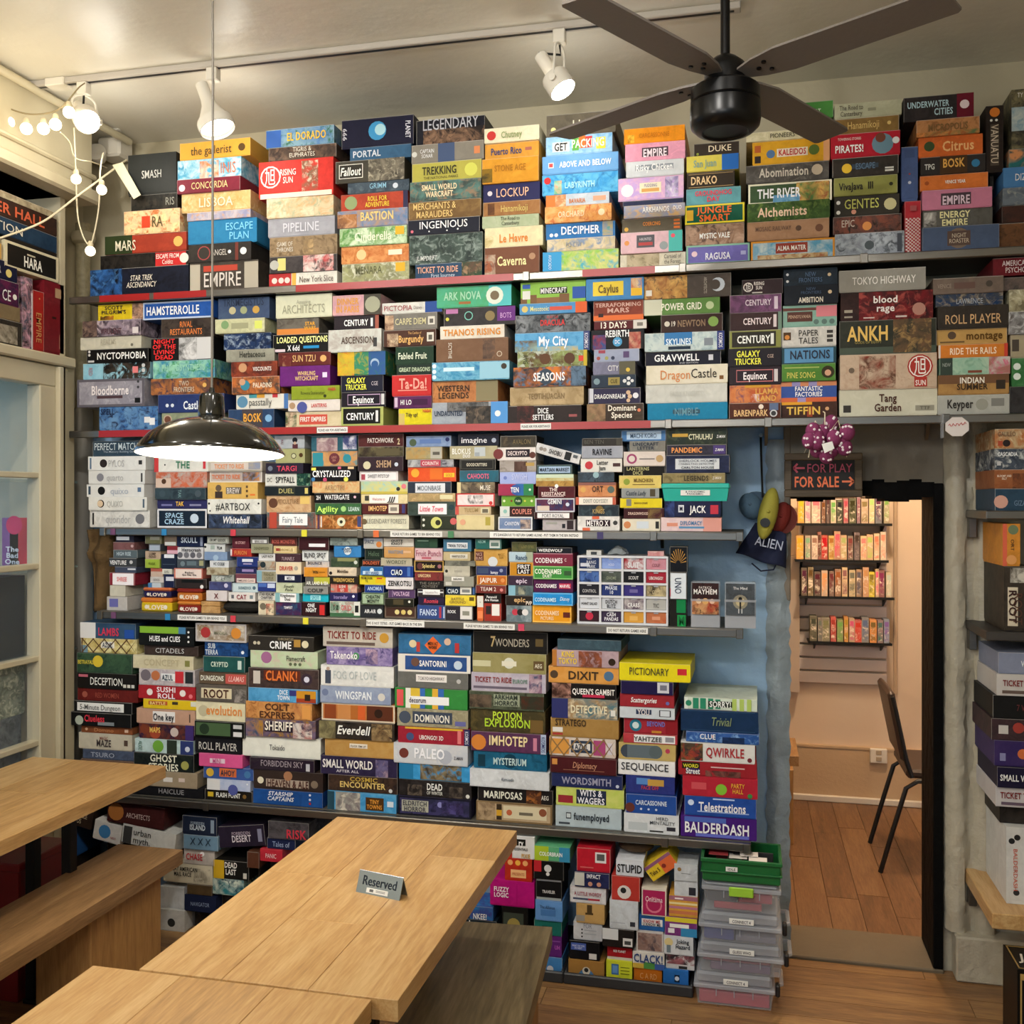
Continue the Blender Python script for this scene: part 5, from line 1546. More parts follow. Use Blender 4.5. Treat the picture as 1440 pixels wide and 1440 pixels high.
BOX,second,4,4|-1739,-1533,2129,2205,3500|0|6c2878 tWHIRLING/WITCHCRAFT:e4bc84:.54,.5,.46,.7 b r.85,.94,.4,.65:e0d0e8
BOX,second,9,5|-534,-385,2138,2184,3500|0|808098 r.62,1,0,1:605c48 tCITY:ececec:.48,.5,.26 c.83,.35,.16:e0c050
BOX,second,11,4|-63,113,2151,2214,3500|0|221e24 tGALAXY/TRUCKER:ece850:.38,.5,.5,.75 b tCGE:c8b0a0:.8,.55,.12
BOX,second,15,4|830,912,2153,2229,3500|0|a89c80 r.05,.3,.3,.8:504840
BOX,second,12,4|115,292,2155,2213,3500|0|2c4850 r.05,.95,.08,.92:5c90b8 tNATIONS:283040:.52,.55,.74 b
BOX,second,14,4|611,820,2159,2202,3500|0|d88030 tRIDE_THE_RAILS:fce4c4:.5,.5,.68 b r.0,.03,0,1:d8d0c8 r.95,1,0,1:c84838
BOX,second,5,3|-1506,-1314,2164,2252,3500|0|408858/308068/b0a030 a.0,.35,0,1:d8b030/b8a838/d07030 a.65,1,0,1:305890/305890/306878 c.78,.5,.2:a0b8d0 c.78,.44,.16:305890
BOX,second,10,4|-350,-90,2165,2213,3500|0|181828 tGRAVWELL:f4f4f4:.42,.55,.6 b r.84,.9,.3,.7:d0d0d8 t2ND_EDITION:b8b8c0:.58,.15,.28,.12
BOX,second,6,4|-1274,-1132,2161,2197,3500|0|1c2c24 r.04,.98,.3,.75:384838 tGREAT_DRAGONS:c0d0b0:.5,.52,.85 b
BOX,second,3,4|-1944,-1750,2170,2229,3500|0|5a2c24/a84c30/7a3828 c.25,.6,.3:c89870 tVISCOUNTS:ece4dc:.68,.5,.4 b
BOX,second,8,4|-808,-555,2172,2229,3500|0|90a060/604830/c0c8b8 c.4,.5,.35:604028 c.75,.5,.35:5a3c28 r.88,.95,.3,.65:d84838 vAVG:404030:.12,.5,.1,.6 r.95,1,0,1:c8b038
BOX,second,2,3|-2292,-2022,2174,2245,3500|0|3c88a8/a0d8b8/308848 tPHOTOSYNTHESIS:a0d4bc:.5,.6,.7
BOX,second,13,2|302,605,2181,2293,3500|0|34362c/2c2e26 r0,1,0,.2:4a5448 a.56,.95,.02,1:6a5038/38382c/a08050 tANKH:e4bc64:.3,.62,.43 b tGODS_OF_EGYPT:a09050:.3,.35,.28,.08
BOX,second,1,4|-2609,-2305,2179,2244,3500|0|98c8d8/80b8cc a.3,1,0,1:141414/403830/98c8d8 r.74,.82,.35,.75:e08080 c.9,.8,.12:c8c8c8 c.9,.5,.12:c8c8c8 vRED:b07880:.12,.5,.06,.5
BOX,second,9,4|-530,-370,2184,2228,3500|0|a0a8c0/98a0b8 c.1,.3,.15:a05048 c.28,.3,.15:a0a060 c.42,.3,.15:303850 r.65,.78,.3,.8:5a4870 r.1,.25,.7,.95:a04858
BOX,second,14,3|607,820,2202,2254,3500|0|c09858 tmontage:604010:.68,.58,.52 b c.22,.62,.25:5a4838 r.05,.4,.15,.25:705838
BOX,second,7,3|-1115,-842,2200,2285,3500|0|7c5c44/74543c vSCYTHE:e4dccc:.2,.5,.05,.7 a.65,.82,.1,.95:403028/685040/7c5c44 c.88,.3,.12:d0c0a8 c.88,.3,.09:7c5c44
BOX,second,4,3|-1748,-1533,2206,2258,3500|0|6a2c28/582420 tSUN_TZU:e4bc7c:.5,.55,.45 a.08,.24,0,.8:c8a078/6a2c28 c.86,.5,.25:d8a868
BOX,second,6,3|-1276,-1127,2197,2265,3500|0|24402c/1c3424 tFabled_Fruit:dce4cc:.45,.5,.76 b
BOX,second,10,3|-350,-77,2213,2277,3500|0|b8c8c8/c8d4d0/90a8b0 r.25,.6,.35,1:3878b0 tSKYLINES:e4f4fc:.43,.5,.32 b r.3,.58,.08,.25:1c3040 r.75,.86,.25,.65:808890 r.91,1,0,1:2c3878 vKOSMOS:e8e8f0:.955,.5,.05,.8
BOX,second,12,3|115,292,2214,2281,3500|0|d0ccc4 tPAPER/TALES:302c28:.49,.5,.37,.7 r.03,.17,.35,.75:503820 c.1,.5,.12:d08840 r.83,.94,.65,.8:403c38 r.83,.94,.42,.57:403c38 r.83,.94,.2,.35:403c38
BOX,second,11,3|-59,113,2214,2275,3500|0|8a8c48 r.05,.9,.08,.92:2c2820 tCENTURY:f4f4ec:.47,.5,.64 b r.8,.86,.2,.8:e0e0d8
BOX,second,3,3|-1965,-1762,2229,2276,3500|0|a0a090/908e80 tHerbaceous:404038:.55,.6,.54 b
BOX,second,8,3|-819,-547,2229,2297,3500|0|58a0d0/68acd8/4890c4 tMy_City:f4f8ff:.52,.55,.4 b r.92,1,0,1:404878 vKOSMOS:e8e8f0:.96,.5,.05,.8 a.0,.3,0,.6:604838/90a8a0/58a0d0 a.3,.85,0,.25:c8b070/88b0c0
BOX,second,15,3|824,912,2230,2302,3500|0|a8a8a8/4c4440/d0d0d0
BOX,second,9,3|-541,-354,2228,2298,3500|0|16161a c.5,.38,.24:50a0d0 tDC:f4f8ff:.5,.38,.1 b tREBIRTH:f4f4f4:.5,.8,.46 b a.03,.28,0,.75:2c3868/a83838/385088 a.72,.94,0,.85:a83838/d0a888/703030
BOX,second,1,3|-2587,-2310,2245,2299,3500|0|141414 tNYCTOPHOBIA:ecece8:.57,.5,.8 b c.04,.85,.1:d0d0d0 c.04,.6,.1:d0d0d0 r.02,.12,.05,.2:c0c0c0
BOX,second,2,2|-2300,-2027,2246,2334,3500|0|1a1a1a r.72,1,.02,.98:d0d0d0 a.45,.74,0,1:d8d8d8/303030/b0b0b0 tNIGHT/OF_THE/LIVING/DEAD:ec3434:.22,.5,.38,.9 b
BOX,second,14,2|607,820,2254,2328,3500|0|38322c tROLL_PLAYER:d4ac7c:.5,.42,.8
BOX,second,5,2|-1540,-1328,2252,2336,3500|0|d8dcd4/b0a8a0/c8ccc4 tASCENSION:5a4a40:.56,.52,.62 b r.85,.92,.2,.6:404040
BOX,second,4,2|-1770,-1542,2258,2327,3500|0|141414 tLOADED_QUESTIONS:f4f4a4:.53,.7,.92 b tX_6dd:f0f0f0:.38,.25,.22 b r.55,.83,.2,.35:2888c0 r0,.22,.05,.2:d8c8d0
BOX,second,6,2|-1322,-1117,2266,2327,3500|0|4a2c20 a.07,.28,0,.8:d0b898/684030/4a2c20 tThe_Castles_of:d8a868:.6,.8,.25,.16 tBurgundy:e4b46c:.53,.45,.48 b r.83,.96,.25,.8:d8d4c8 r.86,.93,.35,.65:605c54
BOX,second,10,2|-294,-83,2278,2341,3500|0|3c241c/34201a tNEWTON:907458:.5,.5,.46 b c.85,.55,.28:80a050 t19:e0d8c8:.2,.5,.08 b c.1,.5,.15:d0c8b8
BOX,second,11,2|-59,113,2275,2336,3500|0|3c2828/342222 tCENTURY:e4d4d4:.53,.5,.55 b r.84,.9,.15,.85:d8c8c8 r.93,1,0,1:708878
BOX,second,12,2|117,292,2281,2355,3500|0|88b0a0 r.08,.55,.25,.7:5a3830 tPENNSYLVANIA:b89880:.31,.48,.42 b r.0,.62,.75,.88:6a4038 r.62,1,.45,.95:d88088 c.62,.22,.12:607870 c.77,.22,.12:607870 c.91,.22,.12:607870
BOX,second,3,2|-1981,-1780,2277,2340,3500|0|28406c/182440/a0b0c0
BOX,second,7,2|-1103,-860,2286,2334,3500|0|e8e0d0 tTHANOS_RISING:d88c30:.5,.5,.9 b
BOX,second,13,1|304,594,2293,2388,3500|0|3a2420/2c1c1a a.2,1,0,1:701c20/381c1c/a04840 tblood/rage:ece4dc:.49,.58,.27,.55 b c.85,.35,.22:b08070 r.25,.37,.08,.12:d0c0b8 r.6,.72,.08,.14:d0c0b8 r.04,.13,.3,.4:a09888 r.04,.13,.12,.18:a09888
BOX,second,8,2|-817,-544,2297,2362,3500|0|404448/888c90/202428 tDRACULA:d83c3c:.5,.55,.33 b tFURY_OF:c03838:.5,.85,.15,.15
BOX,second,9,2|-532,-346,2299,2330,3500|0|5a1c20 t13_DAYS:f4ecdc:.37,.5,.52,.7 b r.75,1,0,1:d8d0c8 r.82,.93,.3,.7:807870
BOX,second,1,2|-2621,-2343,2299,2350,3500|0|d0ccb8 tREALMS:b4b09c:.47,.6,.26 c.85,.3,.12:706c60
BOX,second,15,2|824,912,2302,2374,3500|0|b0a888/706850/d0ccb0
BOX,second,14,1|603,807,2328,2369,3500|0|4c4a48/203858/a09078 tLAWRENCE:a8b0b8:.5,.4,.4
BOX,second,6,1|-1317,-1113,2328,2389,3500|0|807c74 a0,.17,0,.9:705040/d0b090 tCARPE_DIEM:dcd4a4:.5,.5,.6 r.83,.96,.25,.75:d8d4c8 r.86,.93,.35,.6:605c54
BOX,second,4,1|-1759,-1586,2328,2390,3500|0|5a544c/706a60 r0,1,0,.36:d88840 tSTAR/WARS:e8a834:.8,.5,.28,.5 b
BOX,second,9,1|-532,-355,2331,2401,3500|0|8a3c28/7a3424 r0,1,0,.26:e07038 tTERRAFORMING:d8ac9c:.5,.78,.92,.2 b tMARS:d8ac9c:.5,.5,.55,.24 b r.1,.2,.18,.36:302020
BOX,second,7,1|-1089,-819,2334,2400,3500|0|2c2828/383434 r.75,1,.2,1:6a3080 r.03,.2,.7,.95:b878a8 c.35,.55,.25:80c8b8 c.35,.55,.2:2c2828 c.65,.5,.28:8a7850 c.05,.4,.1:d8d050 tBOTS:d0a0d8:.87,.5,.16
BOX,second,2,1|-2255,-2027,2334,2409,3500|0|3a3230/4a4038/2a2422 tRIVAL/RESTAURANTS:e88844:.48,.5,.62,.85
BOX,second,5,1|-1523,-1343,2337,2389,3500|0|2a2228 tCENTURY:f4f4f4:.5,.5,.54 b r.82,.87,.2,.8:e0e0e0 r.92,1,0,1:a05848
BOX,second,3,1|-2013,-1803,2341,2396,3500|0|c8c8a0 r.33,.67,.3,.7:a0a080 r.8,.95,.25,.8:d8e070 c.2,.6,.3:80a070
BOX,second,11,1|-59,113,2336,2397,3500|0|4c3448/805078/5a3c54 tCENTURY:d8c8d4:.55,.55,.5 b r.86,.93,.15,.85:d0c0cc
BOX,second,10,1|-353,-92,2342,2397,3500|0|689048/608844 r0,.24,0,1:d0d0b8 tPOWER_GRID:f4f4dc:.5,.5,.54 b c.87,.5,.25:c0d0a0
BOX,second,1,1|-2603,-2338,2351,2414,3500|0|9a8a98/403840/b8a8b0 a0,.25,0,1:504040/907868/2c2428 tVIRULENT:5a3840:.5,.3,.36 b r.86,.96,.1,.5:d8d0d0
BOX,second,8,1|-801,-555,2363,2402,3500|0|5898c8/4c8cc0 tMesozooic:f4ec94:.3,.5,.28 r.45,.78,.3,.65:d05848 r.83,1,0,1:d86030 c.08,.5,.3:d8c070
BOX,second,12,1|121,296,2356,2420,3500|0|1c2028 tNEW/FRONTIERS:485c78:.5,.7,.38,.35 tAMBITION:ece4d4:.5,.22,.46 b c.85,.6,.1:e0c8a0
BOX,second,14,0|596,808,2369,2421,3500|0|78685c/6c5e54 r.3,.6,.3,.7:685048 c.8,.55,.2:4c443c tVENICE:a09080:.16,.5,.2
BOX,second,15,1|810,912,2374,2416,3500|0|554c48/706058/403c38
BOX,second,6,0|-1330,-1096,2390,2430,3500|0|e0e0d8 r.72,1,0,1:2c5098 tPICTOPIA:a0484c:.27,.5,.48 tDisney:807878:.6,.5,.14
BOX,second,13,0|300,572,2389,2462,3500|0|98948a tTOKYO_HIGHWAY:ece8e0:.52,.5,.73
BOX,second,5,0|-1526,-1333,2390,2466,3500|0|d8a8a8/c898a8/e0b8b0 r.65,1,0,1:4a463c tDINNER/IN_PARIS:e4a444:.32,.5,.48 b c.83,.5,.4:a8a890
BOX,second,3,0|-2007,-1790,2396,2478,3500|0|4a5c78/405070 tTRISMEGISTUS:2c3850:.5,.8,.8 c.28,.42,.18:c0b890 c.5,.42,.18:a0a880 c.74,.42,.18:c8a050
BOX,second,10,0|-352,-54,2398,2478,3500|0|5a5048/504740 a0,.5,0,1:a06838/e0b060/4a4038 c.85,.52,.3:c8d0d8 c.82,.52,.22:504740 r.02,.09,.15,.4:e0dcd0 vARCHITECTS:c0b8a8:.71,.5,.03,.7
BOX,second,4,0|-1759,-1528,2390,2478,3500|0|dcdcc0 tARCHITECTS:a4a48c:.5,.38,.76 tAmazing:b0b09a:.5,.68,.25,.18
BOX,second,11,0|-17,118,2398,2449,3500|0|3c2c30/342628 c.15,.5,.32:e8e0d8 c.15,.5,.26:3c2c30 t旭:ece4dc:.15,.5,.14 tRISING/SUN:e4dcd4:.42,.58,.26,.6 b r.25,.5,.08,.16:d0c8c0
BOX,second,8,0|-797,-560,2403,2479,3500|0|88b848/90c050 r0,.1,0,.25:7a5838 r.15,.25,0,.4:7a5838 r.25,.6,0,.25:8a6440 r.6,.75,0,.4:7a5838 r.3,.72,.42,.72:2c2c28 tMINECRAFT:ececec:.51,.57,.4 b r.8,1,.15,.7:3058a8 r.03,.15,.2,.6:e0e0d8 r.03,.15,.7,.9:3058a8
BOX,second,9,0|-558,-354,2401,2478,3500|0|4080b8/4888c0 r.12,.65,.2,.85:e8cc40 tCaylus:705828:.39,.52,.36 b r.78,.97,.15,.5:e8b830 a.78,.97,.5,.95:c87848/e0c8a0/4080b8
BOX,second,7,0|-1115,-833,2401,2478,3500|0|50a870/50b088 r.7,1,0,1:58c0c0 tARK_NOVA:a8dcbc:.35,.55,.5 b c.78,.5,.42:e0e8d8 c.78,.5,.22:786850 r.3,.46,.15,.27:a06838
BOX,second,1,0|-2540,-2337,2414,2478,3500|0|e8cc28 tSCOTT/PILGRIM'S:302828:.36,.65,.55,.5 b a.76,1,0,1:403838/e0b090/685040 a.05,.35,.05,.3:c07828/504020/e8cc28
BOX,second,12,0|121,296,2421,2479,3500|0|202830/283440 tNEW/FRONTIERS:587090:.5,.5,.44,.6 c.85,.6,.1:e0c8a0 c.07,.7,.08:e0e0e0 c.07,.3,.08:e0e0e0
BOX,second,15,0|778,912,2421,2478,3500|0|702028/601c22 tAMERICAN/PSYCHO:e0d0d0:.5,.5,.6,.7
BOX,second,2,0|-2335,-2027,2409,2478,3500|0|2c5cae e:c0d0e8 tHAMSTERROLLE:f4f8fc:.43,.5,.76 b
BOX,third,13,6|-295,-88,1586,1634,3500|0|e0c4c4/e8d0d0/d8b8c0 r.7,1,0,1:dc9c90 r.1,.28,.35,.6:d89078 tDIPLOMACY:4878a8:.5,.6,.36 b r.3,.72,.2,.35:6090b8
BOX,third,11,7|-588,-438,1586,1637,3500|0|e8e4e0 r.35,.52,.8,1:d86848 r.12,.3,0,.2:d86848 r.2,.78,.3,.75:302028 tMETRO_X:f4f0f0:.48,.53,.52 b c.9,.55,.16:404040
BOX,third,10,6|-717,-599,1586,1625,3500|0|c0b8b8/b0a8ac r.6,.7,.2,.6:282830 r.75,.95,.1,.9:382c30 r.1,.45,.55,.75:a0a098
BOX,third,8,7|-1038,-895,1586,1641,3500|0|d0c090/d8c898 c.17,.5,.2:d8a080 r.77,.9,.3,.85:b0a048
BOX,third,9,7|-880,-754,1586,1634,3500|0|6880a8/8090b0 e:e0e0e0 tCANYON:e0e4f0:.4,.5,.44 i b a.65,.95,.1,.8:c0a898/404860
BOX,third,12,8|-429,-297,1586,1628,3500|0|e4dcc8 c.13,.5,.3:d08858 r.38,.7,.2,.8:d0d8e0 r.88,.97,.2,.8:303030
BOX,third,7,7|-1175,-1043,1586,1637,3500|0|303828/282c20 c.45,.5,.42:d0d078 c.5,.5,.2:303020 c.08,.7,.1:d0d0c8 c.08,.3,.1:d0d0c8 c.95,.6,.25:c86060
BOX,third,3,4|-2047,-1820,1586,1640,3500|0|1c2028/485878/2c3444 tWhitehall:ececec:.52,.6,.5 bi
BOX,third,4,6|-1800,-1598,1586,1648,3500|0|506868/8a4838/384c50 r.25,.83,.2,.9:ececec tFairy_Tale:808890:.53,.55,.42 r.05,.2,0,1:b04838
BOX,third,2,4|-2268,-2051,1586,1660,3500|0|1c2838 e:d8d8dc tSPACE/CRAZE:a8c8e0:.35,.5,.4,.6 b c.75,.5,.25:c0d0e0
BOX,third,5,6|-1596,-1410,1586,1639,3500|0|b86830/584020/e0a060 r.03,.08,0,1:584058 r.1,.13,.1,.9:d8d0c8 c.55,.5,.32:e0e0c0 c.55,.5,.12:303028 r.9,.98,.15,.9:404878
BOX,third,6,7|-1406,-1224,1586,1641,3500|0|e4e0c8 tLEGENDARY_FORESTS:8c8c80:.52,.55,.86 c.03,.5,.2:706048
BOX,third,1,5|-2578,-2309,1586,1654,3500|0|d8d6d0 r.04,.07,.15,.85:282828 tquoridor:acacac:.48,.5,.42 c.84,.5,.3:707074
BOX,third,10,5|-745,-603,1626,1652,3500|0|3a1c20 r.08,.9,.15,.85:f0ecec tPORT_ROYAL:505058:.48,.5,.56
BOX,third,12,7|-424,-283,1629,1666,3500|0|4a2428/3c1c20 tDRAGONWOOD:e4c8b8:.36,.5,.5 b a.6,.95,0,.9:806840/4a2428
BOX,third,9,6|-875,-747,1635,1672,3500|0|382020 r0,.28,0,1:d0d4d0 tCOUPLES:d88878:.64,.5,.58 b c.15,.5,.2:88b8b0
BOX,third,11,6|-586,-441,1637,1677,3500|0|303c44/283038/405058 c.52,.6,.35:806838 tKINGS:c0a870:.5,.45,.3
BOX,third,13,5|-281,-89,1635,1691,3500|0|1c1c38/242848 a0,.18,0,1:384880/181c38 r.25,.35,.3,.75:e0e4ec tM:181c38:.3,.53,.06 b tJACK:f4f4f4:.6,.5,.28 b r.82,.96,.2,.75:c03848
BOX,third,7,6|-1227,-1043,1637,1689,3500|0|304038/3c4c48 r.22,.82,.1,.85:f0ecf0 tLittle_Town:d86878:.5,.5,.5 bi c.92,.6,.2:203840
BOX,third,5,5|-1596,-1410,1640,1683,3500|0|305838/3c6840 tAgility:c8f070:.28,.5,.46 b c.62,.5,.25:a0d080 tLEARN:d0e8e0:.85,.5,.24 b
BOX,third,3,3|-2049,-1820,1641,1699,3500|0|e4e4dc t#ARTBOX:303030:.48,.5,.64 c.03,.7,.08:282828 c.05,.2,.06:282828 c.95,.7,.07:282828
BOX,third,8,6|-1042,-907,1641,1671,3500|0|b8a078/c8b088 r0,.1,0,1:c05048 tTULUM:a08858:.45,.6,.4 r.72,.95,.15,.85:d0c8a8 r.76,.92,.25,.7:686050
BOX,third,6,6|-1405,-1229,1642,1682,3500|0|5a2428/48201f tIMHOTEP:e8b878:.36,.55,.42 b r.6,.83,.1,.9:d8d0c0 r.64,.79,.3,.65:888078 r.9,.97,.1,.9:403c70
BOX,third,4,5|-1800,-1616,1648,1712,3500|0|d0b088/c09870/b08860 c.15,.55,.3:604030 tVITICULTURE:806040:.48,.65,.5 r.76,.97,.5,.98:e0c070
BOX,third,1,4|-2576,-2314,1654,1707,3500|0|e0dfd8 c.21,.5,.3:302820 c.2,.5,.25:d8c0a0 tQUIXO:b4b4b0:.46,.5,.28 r.93,.96,.2,.85:506070
BOX,third,10,4|-743,-599,1652,1701,3500|0|40284c/703848/283868 e:d0d0d8 tGEMINI:f0f0f4:.5,.75,.36 b r.05,.36,.1,.45:d8c8b8 c.82,.55,.14:d0d8e8
BOX,third,2,3|-2272,-2054,1661,1697,3500|0|30305c tTAK:f0c050:.46,.55,.16 b r.08,.3,.3,.5:7878a8 r.65,.88,.3,.5:8888a8
BOX,third,12,6|-437,-290,1667,1701,3500|0|e8d428 tBANANAGRAMS:806820:.5,.5,.32 b r.15,.27,.2,.9:808078
BOX,third,9,5|-870,-745,1672,1711,3500|0|70a838 c.5,.5,.4:205028 tPUSH:e0f0d0:.5,.5,.14 b c.08,.5,.12:e0e8c0 c.3,.5,.1:803020 c.7,.5,.1:d0d050 c.9,.5,.12:e0e8c0
BOX,third,8,5|-1040,-895,1672,1719,3500|0|ecd8d8 e:c83838 r.28,.7,.15,.85:e8dcdc a.3,.7,.2,.85:e8e0e0/181818 c.9,.25,.15:c83838
BOX,third,11,5|-595,-452,1678,1705,3500|0|c86048 r.08,.92,.02,.95:f0e8dc tDIXIT_ODYSSEY:909088:.5,.5,.62
BOX,third,5,4|-1603,-1416,1684,1721,3500|0|141416 tWATERGATE:f0f0f0:.5,.6,.54 b t2H:e0e0e0:.1,.55,.1 b c.88,.6,.14:e0b8c8
BOX,third,6,5|-1411,-1227,1682,1716,3500|0|e0d0a0 r.18,.8,.05,.95:f0ece8 tWelcome_to:b86868:.38,.5,.28 i r.08,.17,.3,.85:404038 tJJJ:303030:.66,.5,.2 bi
BOX,third,7,5|-1224,-1043,1689,1720,3500|0|b09868/988058/c8a878 r.68,.95,.3,.8:d8d0a8
TEAL,third,13,4|-288,-63,1691,1752,3500|0|30b8a8
BOX,third,2,2|-2276,-2054,1697,1743,3500|0|28343c/384850 vTAK:80a0a0:.5,.5,.06,.7 c.15,.5,.3:405058 c.85,.5,.3:48545c
BOX,third,3,2|-2049,-1835,1699,1764,3500|0|d8b060 c.22,.65,.2:685848 r.15,.3,.05,.45:403430 r.37,.68,.3,.7:605850 tBREW:d8d0c8:.52,.5,.26 b r.85,.95,.2,.3:e07838 r.77,.81,.1,.25:604830 r.77,.81,.4,.55:604830 r.77,.81,.65,.8:604830
BOX,third,10,3|-733,-599,1702,1744,3500|0|5a2028/4c1c22 tTHE/RESISTANCE:ecd8d4:.42,.55,.66,.65 b r.1,.7,.12,.18:e0c8c8
BOX,third,12,5|-431,-300,1702,1736,3500|0|989c9c tCastle_Lady:485058:.38,.5,.54 bi r.76,.9,.15,.9:504838
BOX,third,11,4|-586,-452,1706,1757,3500|0|c88050/d89868 r0,1,.8,1:906058 tORT:403028:.52,.55,.3 b c.13,.5,.2:d8a860 c.87,.5,.25:607068
BOX,third,1,3|-2587,-2327,1707,1758,3500|0|e0e0dc r.03,.07,.2,.85:405060 c.26,.5,.33:181818 tquixo:a8b0bc:.58,.5,.32 r.89,.95,.4,.75:506888
BOX,third,9,4|-879,-748,1711,1753,3500|0|a83050/983050 r.5,.72,0,1:3068a8 r.72,1,0,1:308050 c.5,.5,.45:3858a0 tTEN:f0f4f8:.48,.5,.24 b c.9,.5,.1:e0f0e0
BOX,third,4,4|-1804,-1618,1712,1748,3500|0|1c2428 r.3,.68,.05,.95:303430 tDUEL:c0b878:.49,.5,.34 r.9,.97,.2,.8:d0c070
BOX,third,6,4|-1413,-1229,1717,1765,3500|0|a8c8b0/d8c870/98c0c0 c.8,.4,.16:302c2c c.92,.6,.2:d87880 r0,1,0,.2:c0b050
BOX,third,7,4|-1226,-1056,1720,1763,3500|0|202430/2c3444 r.18,.86,.05,.85:d8dce4 tMOONBASE:606870:.5,.45,.54
BOX,third,8,4|-1036,-893,1720,1760,3500|0|584c40/a89878/302c28 r0,.1,0,1:d8c898 tMUSE:f0e8d8:.75,.5,.28
BOX,third,5,3|-1608,-1418,1722,1766,3500|0|d0a870/e0c898/d88850 tAKROTIRI:a08060:.48,.45,.42
BOX,third,12,4|-440,-293,1736,1781,3500|0|e0cc78/d8c068 tMUNCHKIN:705828:.58,.62,.46 b c.18,.5,.25:90a040 r.32,.85,.25,.32:806838
BOX,third,10,2|-740,-603,1744,1787,3500|0|d0c898/c0b880/b08848 r0,1,.7,1:c8d8c0 a0,1,0,.45:a88040/c09850/806030 c.55,.02,.16:f0f0f0
BOX,third,2,1|-2274,-2051,1744,1805,3500|0|c86848/b0a8a0/b85838 r0,.3,.0,.6:d0b8a8 c.16,.4,.17:503828
BOX,third,13,3|-287,-74,1753,1788,3500|0|847850/9c8c60/6c6040 tLEGENDS:403828:.54,.5,.4 b tZ-MAN:e0d8c8:.87,.5,.14 bi
BOX,third,9,3|-875,-742,1753,1797,3500|0|9cace0/a8b4e4 tSWISH:c8d0f0:.55,.6,.44 c.15,.5,.15:7080c0
BOX,third,4,3|-1804,-1618,1749,1796,3500|0|e0e0d8 a.7,1,0,1:205048/102820/80a888 tSPYFALL:181818:.45,.5,.43 b tDC:404040:.1,.5,.12
BOX,third,11,3|-586,-457,1758,1794,3500|0|303840/506070/283038 c.5,.7,.3:98b8c0
BOX,third,8,3|-1026,-879,1761,1803,3500|0|206880/2c5868 tCAHOOTS:d86888:.48,.5,.56 b
BOX,third,1,2|-2579,-2325,1759,1813,3500|0|dcdcd8 c.21,.5,.3:808088 tquarto:b0b0b0:.48,.5,.3 r.93,.96,.15,.8:383838
BOX,third,5,2|-1613,-1428,1766,1823,3500|0|18181c tCRYSTALLIZED:f4f4f4:.47,.5,.84 b r.02,.12,.72,.9:e8e060 r.6,.67,.8,.95:d06080 r.82,.95,.8,.95:f0c898 c.32,.1,.14:c05070 c.78,.12,.16:e0e060 c.06,.12,.14:4078a8
BOX,third,7,3|-1228,-1043,1763,1816,3500|0|e05828/d84c20 c.15,.6,.3:e8a838 r.46,.72,.15,.9:e07028 r.75,.97,.3,.6:f0c838 tGOLD:c87828:.86,.45,.14 b
BOX,third,6,3|-1418,-1265,1765,1803,3500|0|e0d8d8 r.05,.95,.15,.85:f0ecec r.05,.15,.15,.7:a84858 tSWEET_PITSTOP:505058:.5,.5,.56
BOX,third,3,1|-2044,-1820,1764,1807,3500|0|c0b4ac e:d8d4cc tTICKET_TO_RIDE:dc7848:.32,.5,.54 b a.63,.95,.1,.9:504848/c08858/7888a8
BOX,third,12,3|-426,-281,1781,1814,3500|0|1c1814 tLANTERNS/DICE:b8b480:.35,.5,.55,.8 b
BOX,third,10,1|-737,-610,1788,1821,3500|0|3c5458 r.05,.95,.12,.82:b0c8e4 tMARTIAN_MARKET:202838:.5,.48,.85 b
BOX,third,13,2|-276,-59,1789,1850,3500|0|1c2038/283050 r.15,.84,.2,.8:d4d8dc tSHERLOCK_HOLMES:404858:.5,.68,.6,.14 tCONSULTING_DETECTIVE:404858:.48,.5,.56,.11 tCARLTON_HOUSE:303848:.5,.3,.64,.12 b
BOX,third,11,2|-578,-431,1794,1842,3500|0|e8e4dc c.2,.5,.3:c84048 tLetter/Jam:303030:.53,.5,.28,.75 b r.78,.96,.4,.65:503838
BOX,third,9,2|-875,-740,1797,1838,3500|0|a09890/b0a8a4/888078 a.4,.75,0,.9:604840/483428 r.72,.95,.5,.8:b89858
BOX,third,4,2|-1798,-1643,1796,1836,3500|0|2c2838 tTARGI:c84860:.58,.5,.54 b c.12,.5,.25:707888
BOX,third,6,2|-1421,-1242,1803,1857,3500|0|2c2028/382830 c.2,.4,.28:d0c8a8 tSHEM:b89878:.58,.5,.34 b c.85,.45,.14:c8d0e0
BOX,third,2,0|-2287,-2050,1806,1862,3500|0|e4e4dc r0,.08,0,1:c84040 tTHE:38785c:.54,.5,.26 b r.9,.95,.2,.8:c84048 c.2,.5,.06:303030
BOX,third,8,2|-1024,-889,1804,1844,3500|0|1c1c1c r.03,.94,.1,.92:484840 r.05,.92,.15,.87:1c1c1c tGOODCRITTERS:d0ccb8:.48,.5,.58 b
BOX,third,3,0|-2044,-1815,1807,1845,3500|0|b0a8a0/c0b8a8 r.05,.98,.15,.85:d0c8c0 tTICKET_TO_RIDE:e09868:.4,.5,.55 b a.75,.97,.15,.85:b8a880/8890a8
BOX,third,7,2|-1226,-1049,1817,1844,3500|0|b8b8b8/484854/a8a8b0 r.28,.72,.05,.95:b84858 tCORINTH:f0d8d8:.5,.5,.36 b
BOX,third,12,2|-425,-280,1814,1865,3500|0|dcd0c8 c.2,.5,.35:a04870 c.2,.5,.22:dcd0c8 r.38,.75,.45,.52:706868 c.87,.5,.25:c0a070
BOX,third,1,1|-2582,-2322,1814,1870,3500|0|e4e4e0 r.03,.06,.1,.9:607890 c.27,.5,.3:302828 tPYLOS:b4b4b4:.5,.5,.28 r.88,.94,.4,.7:303030
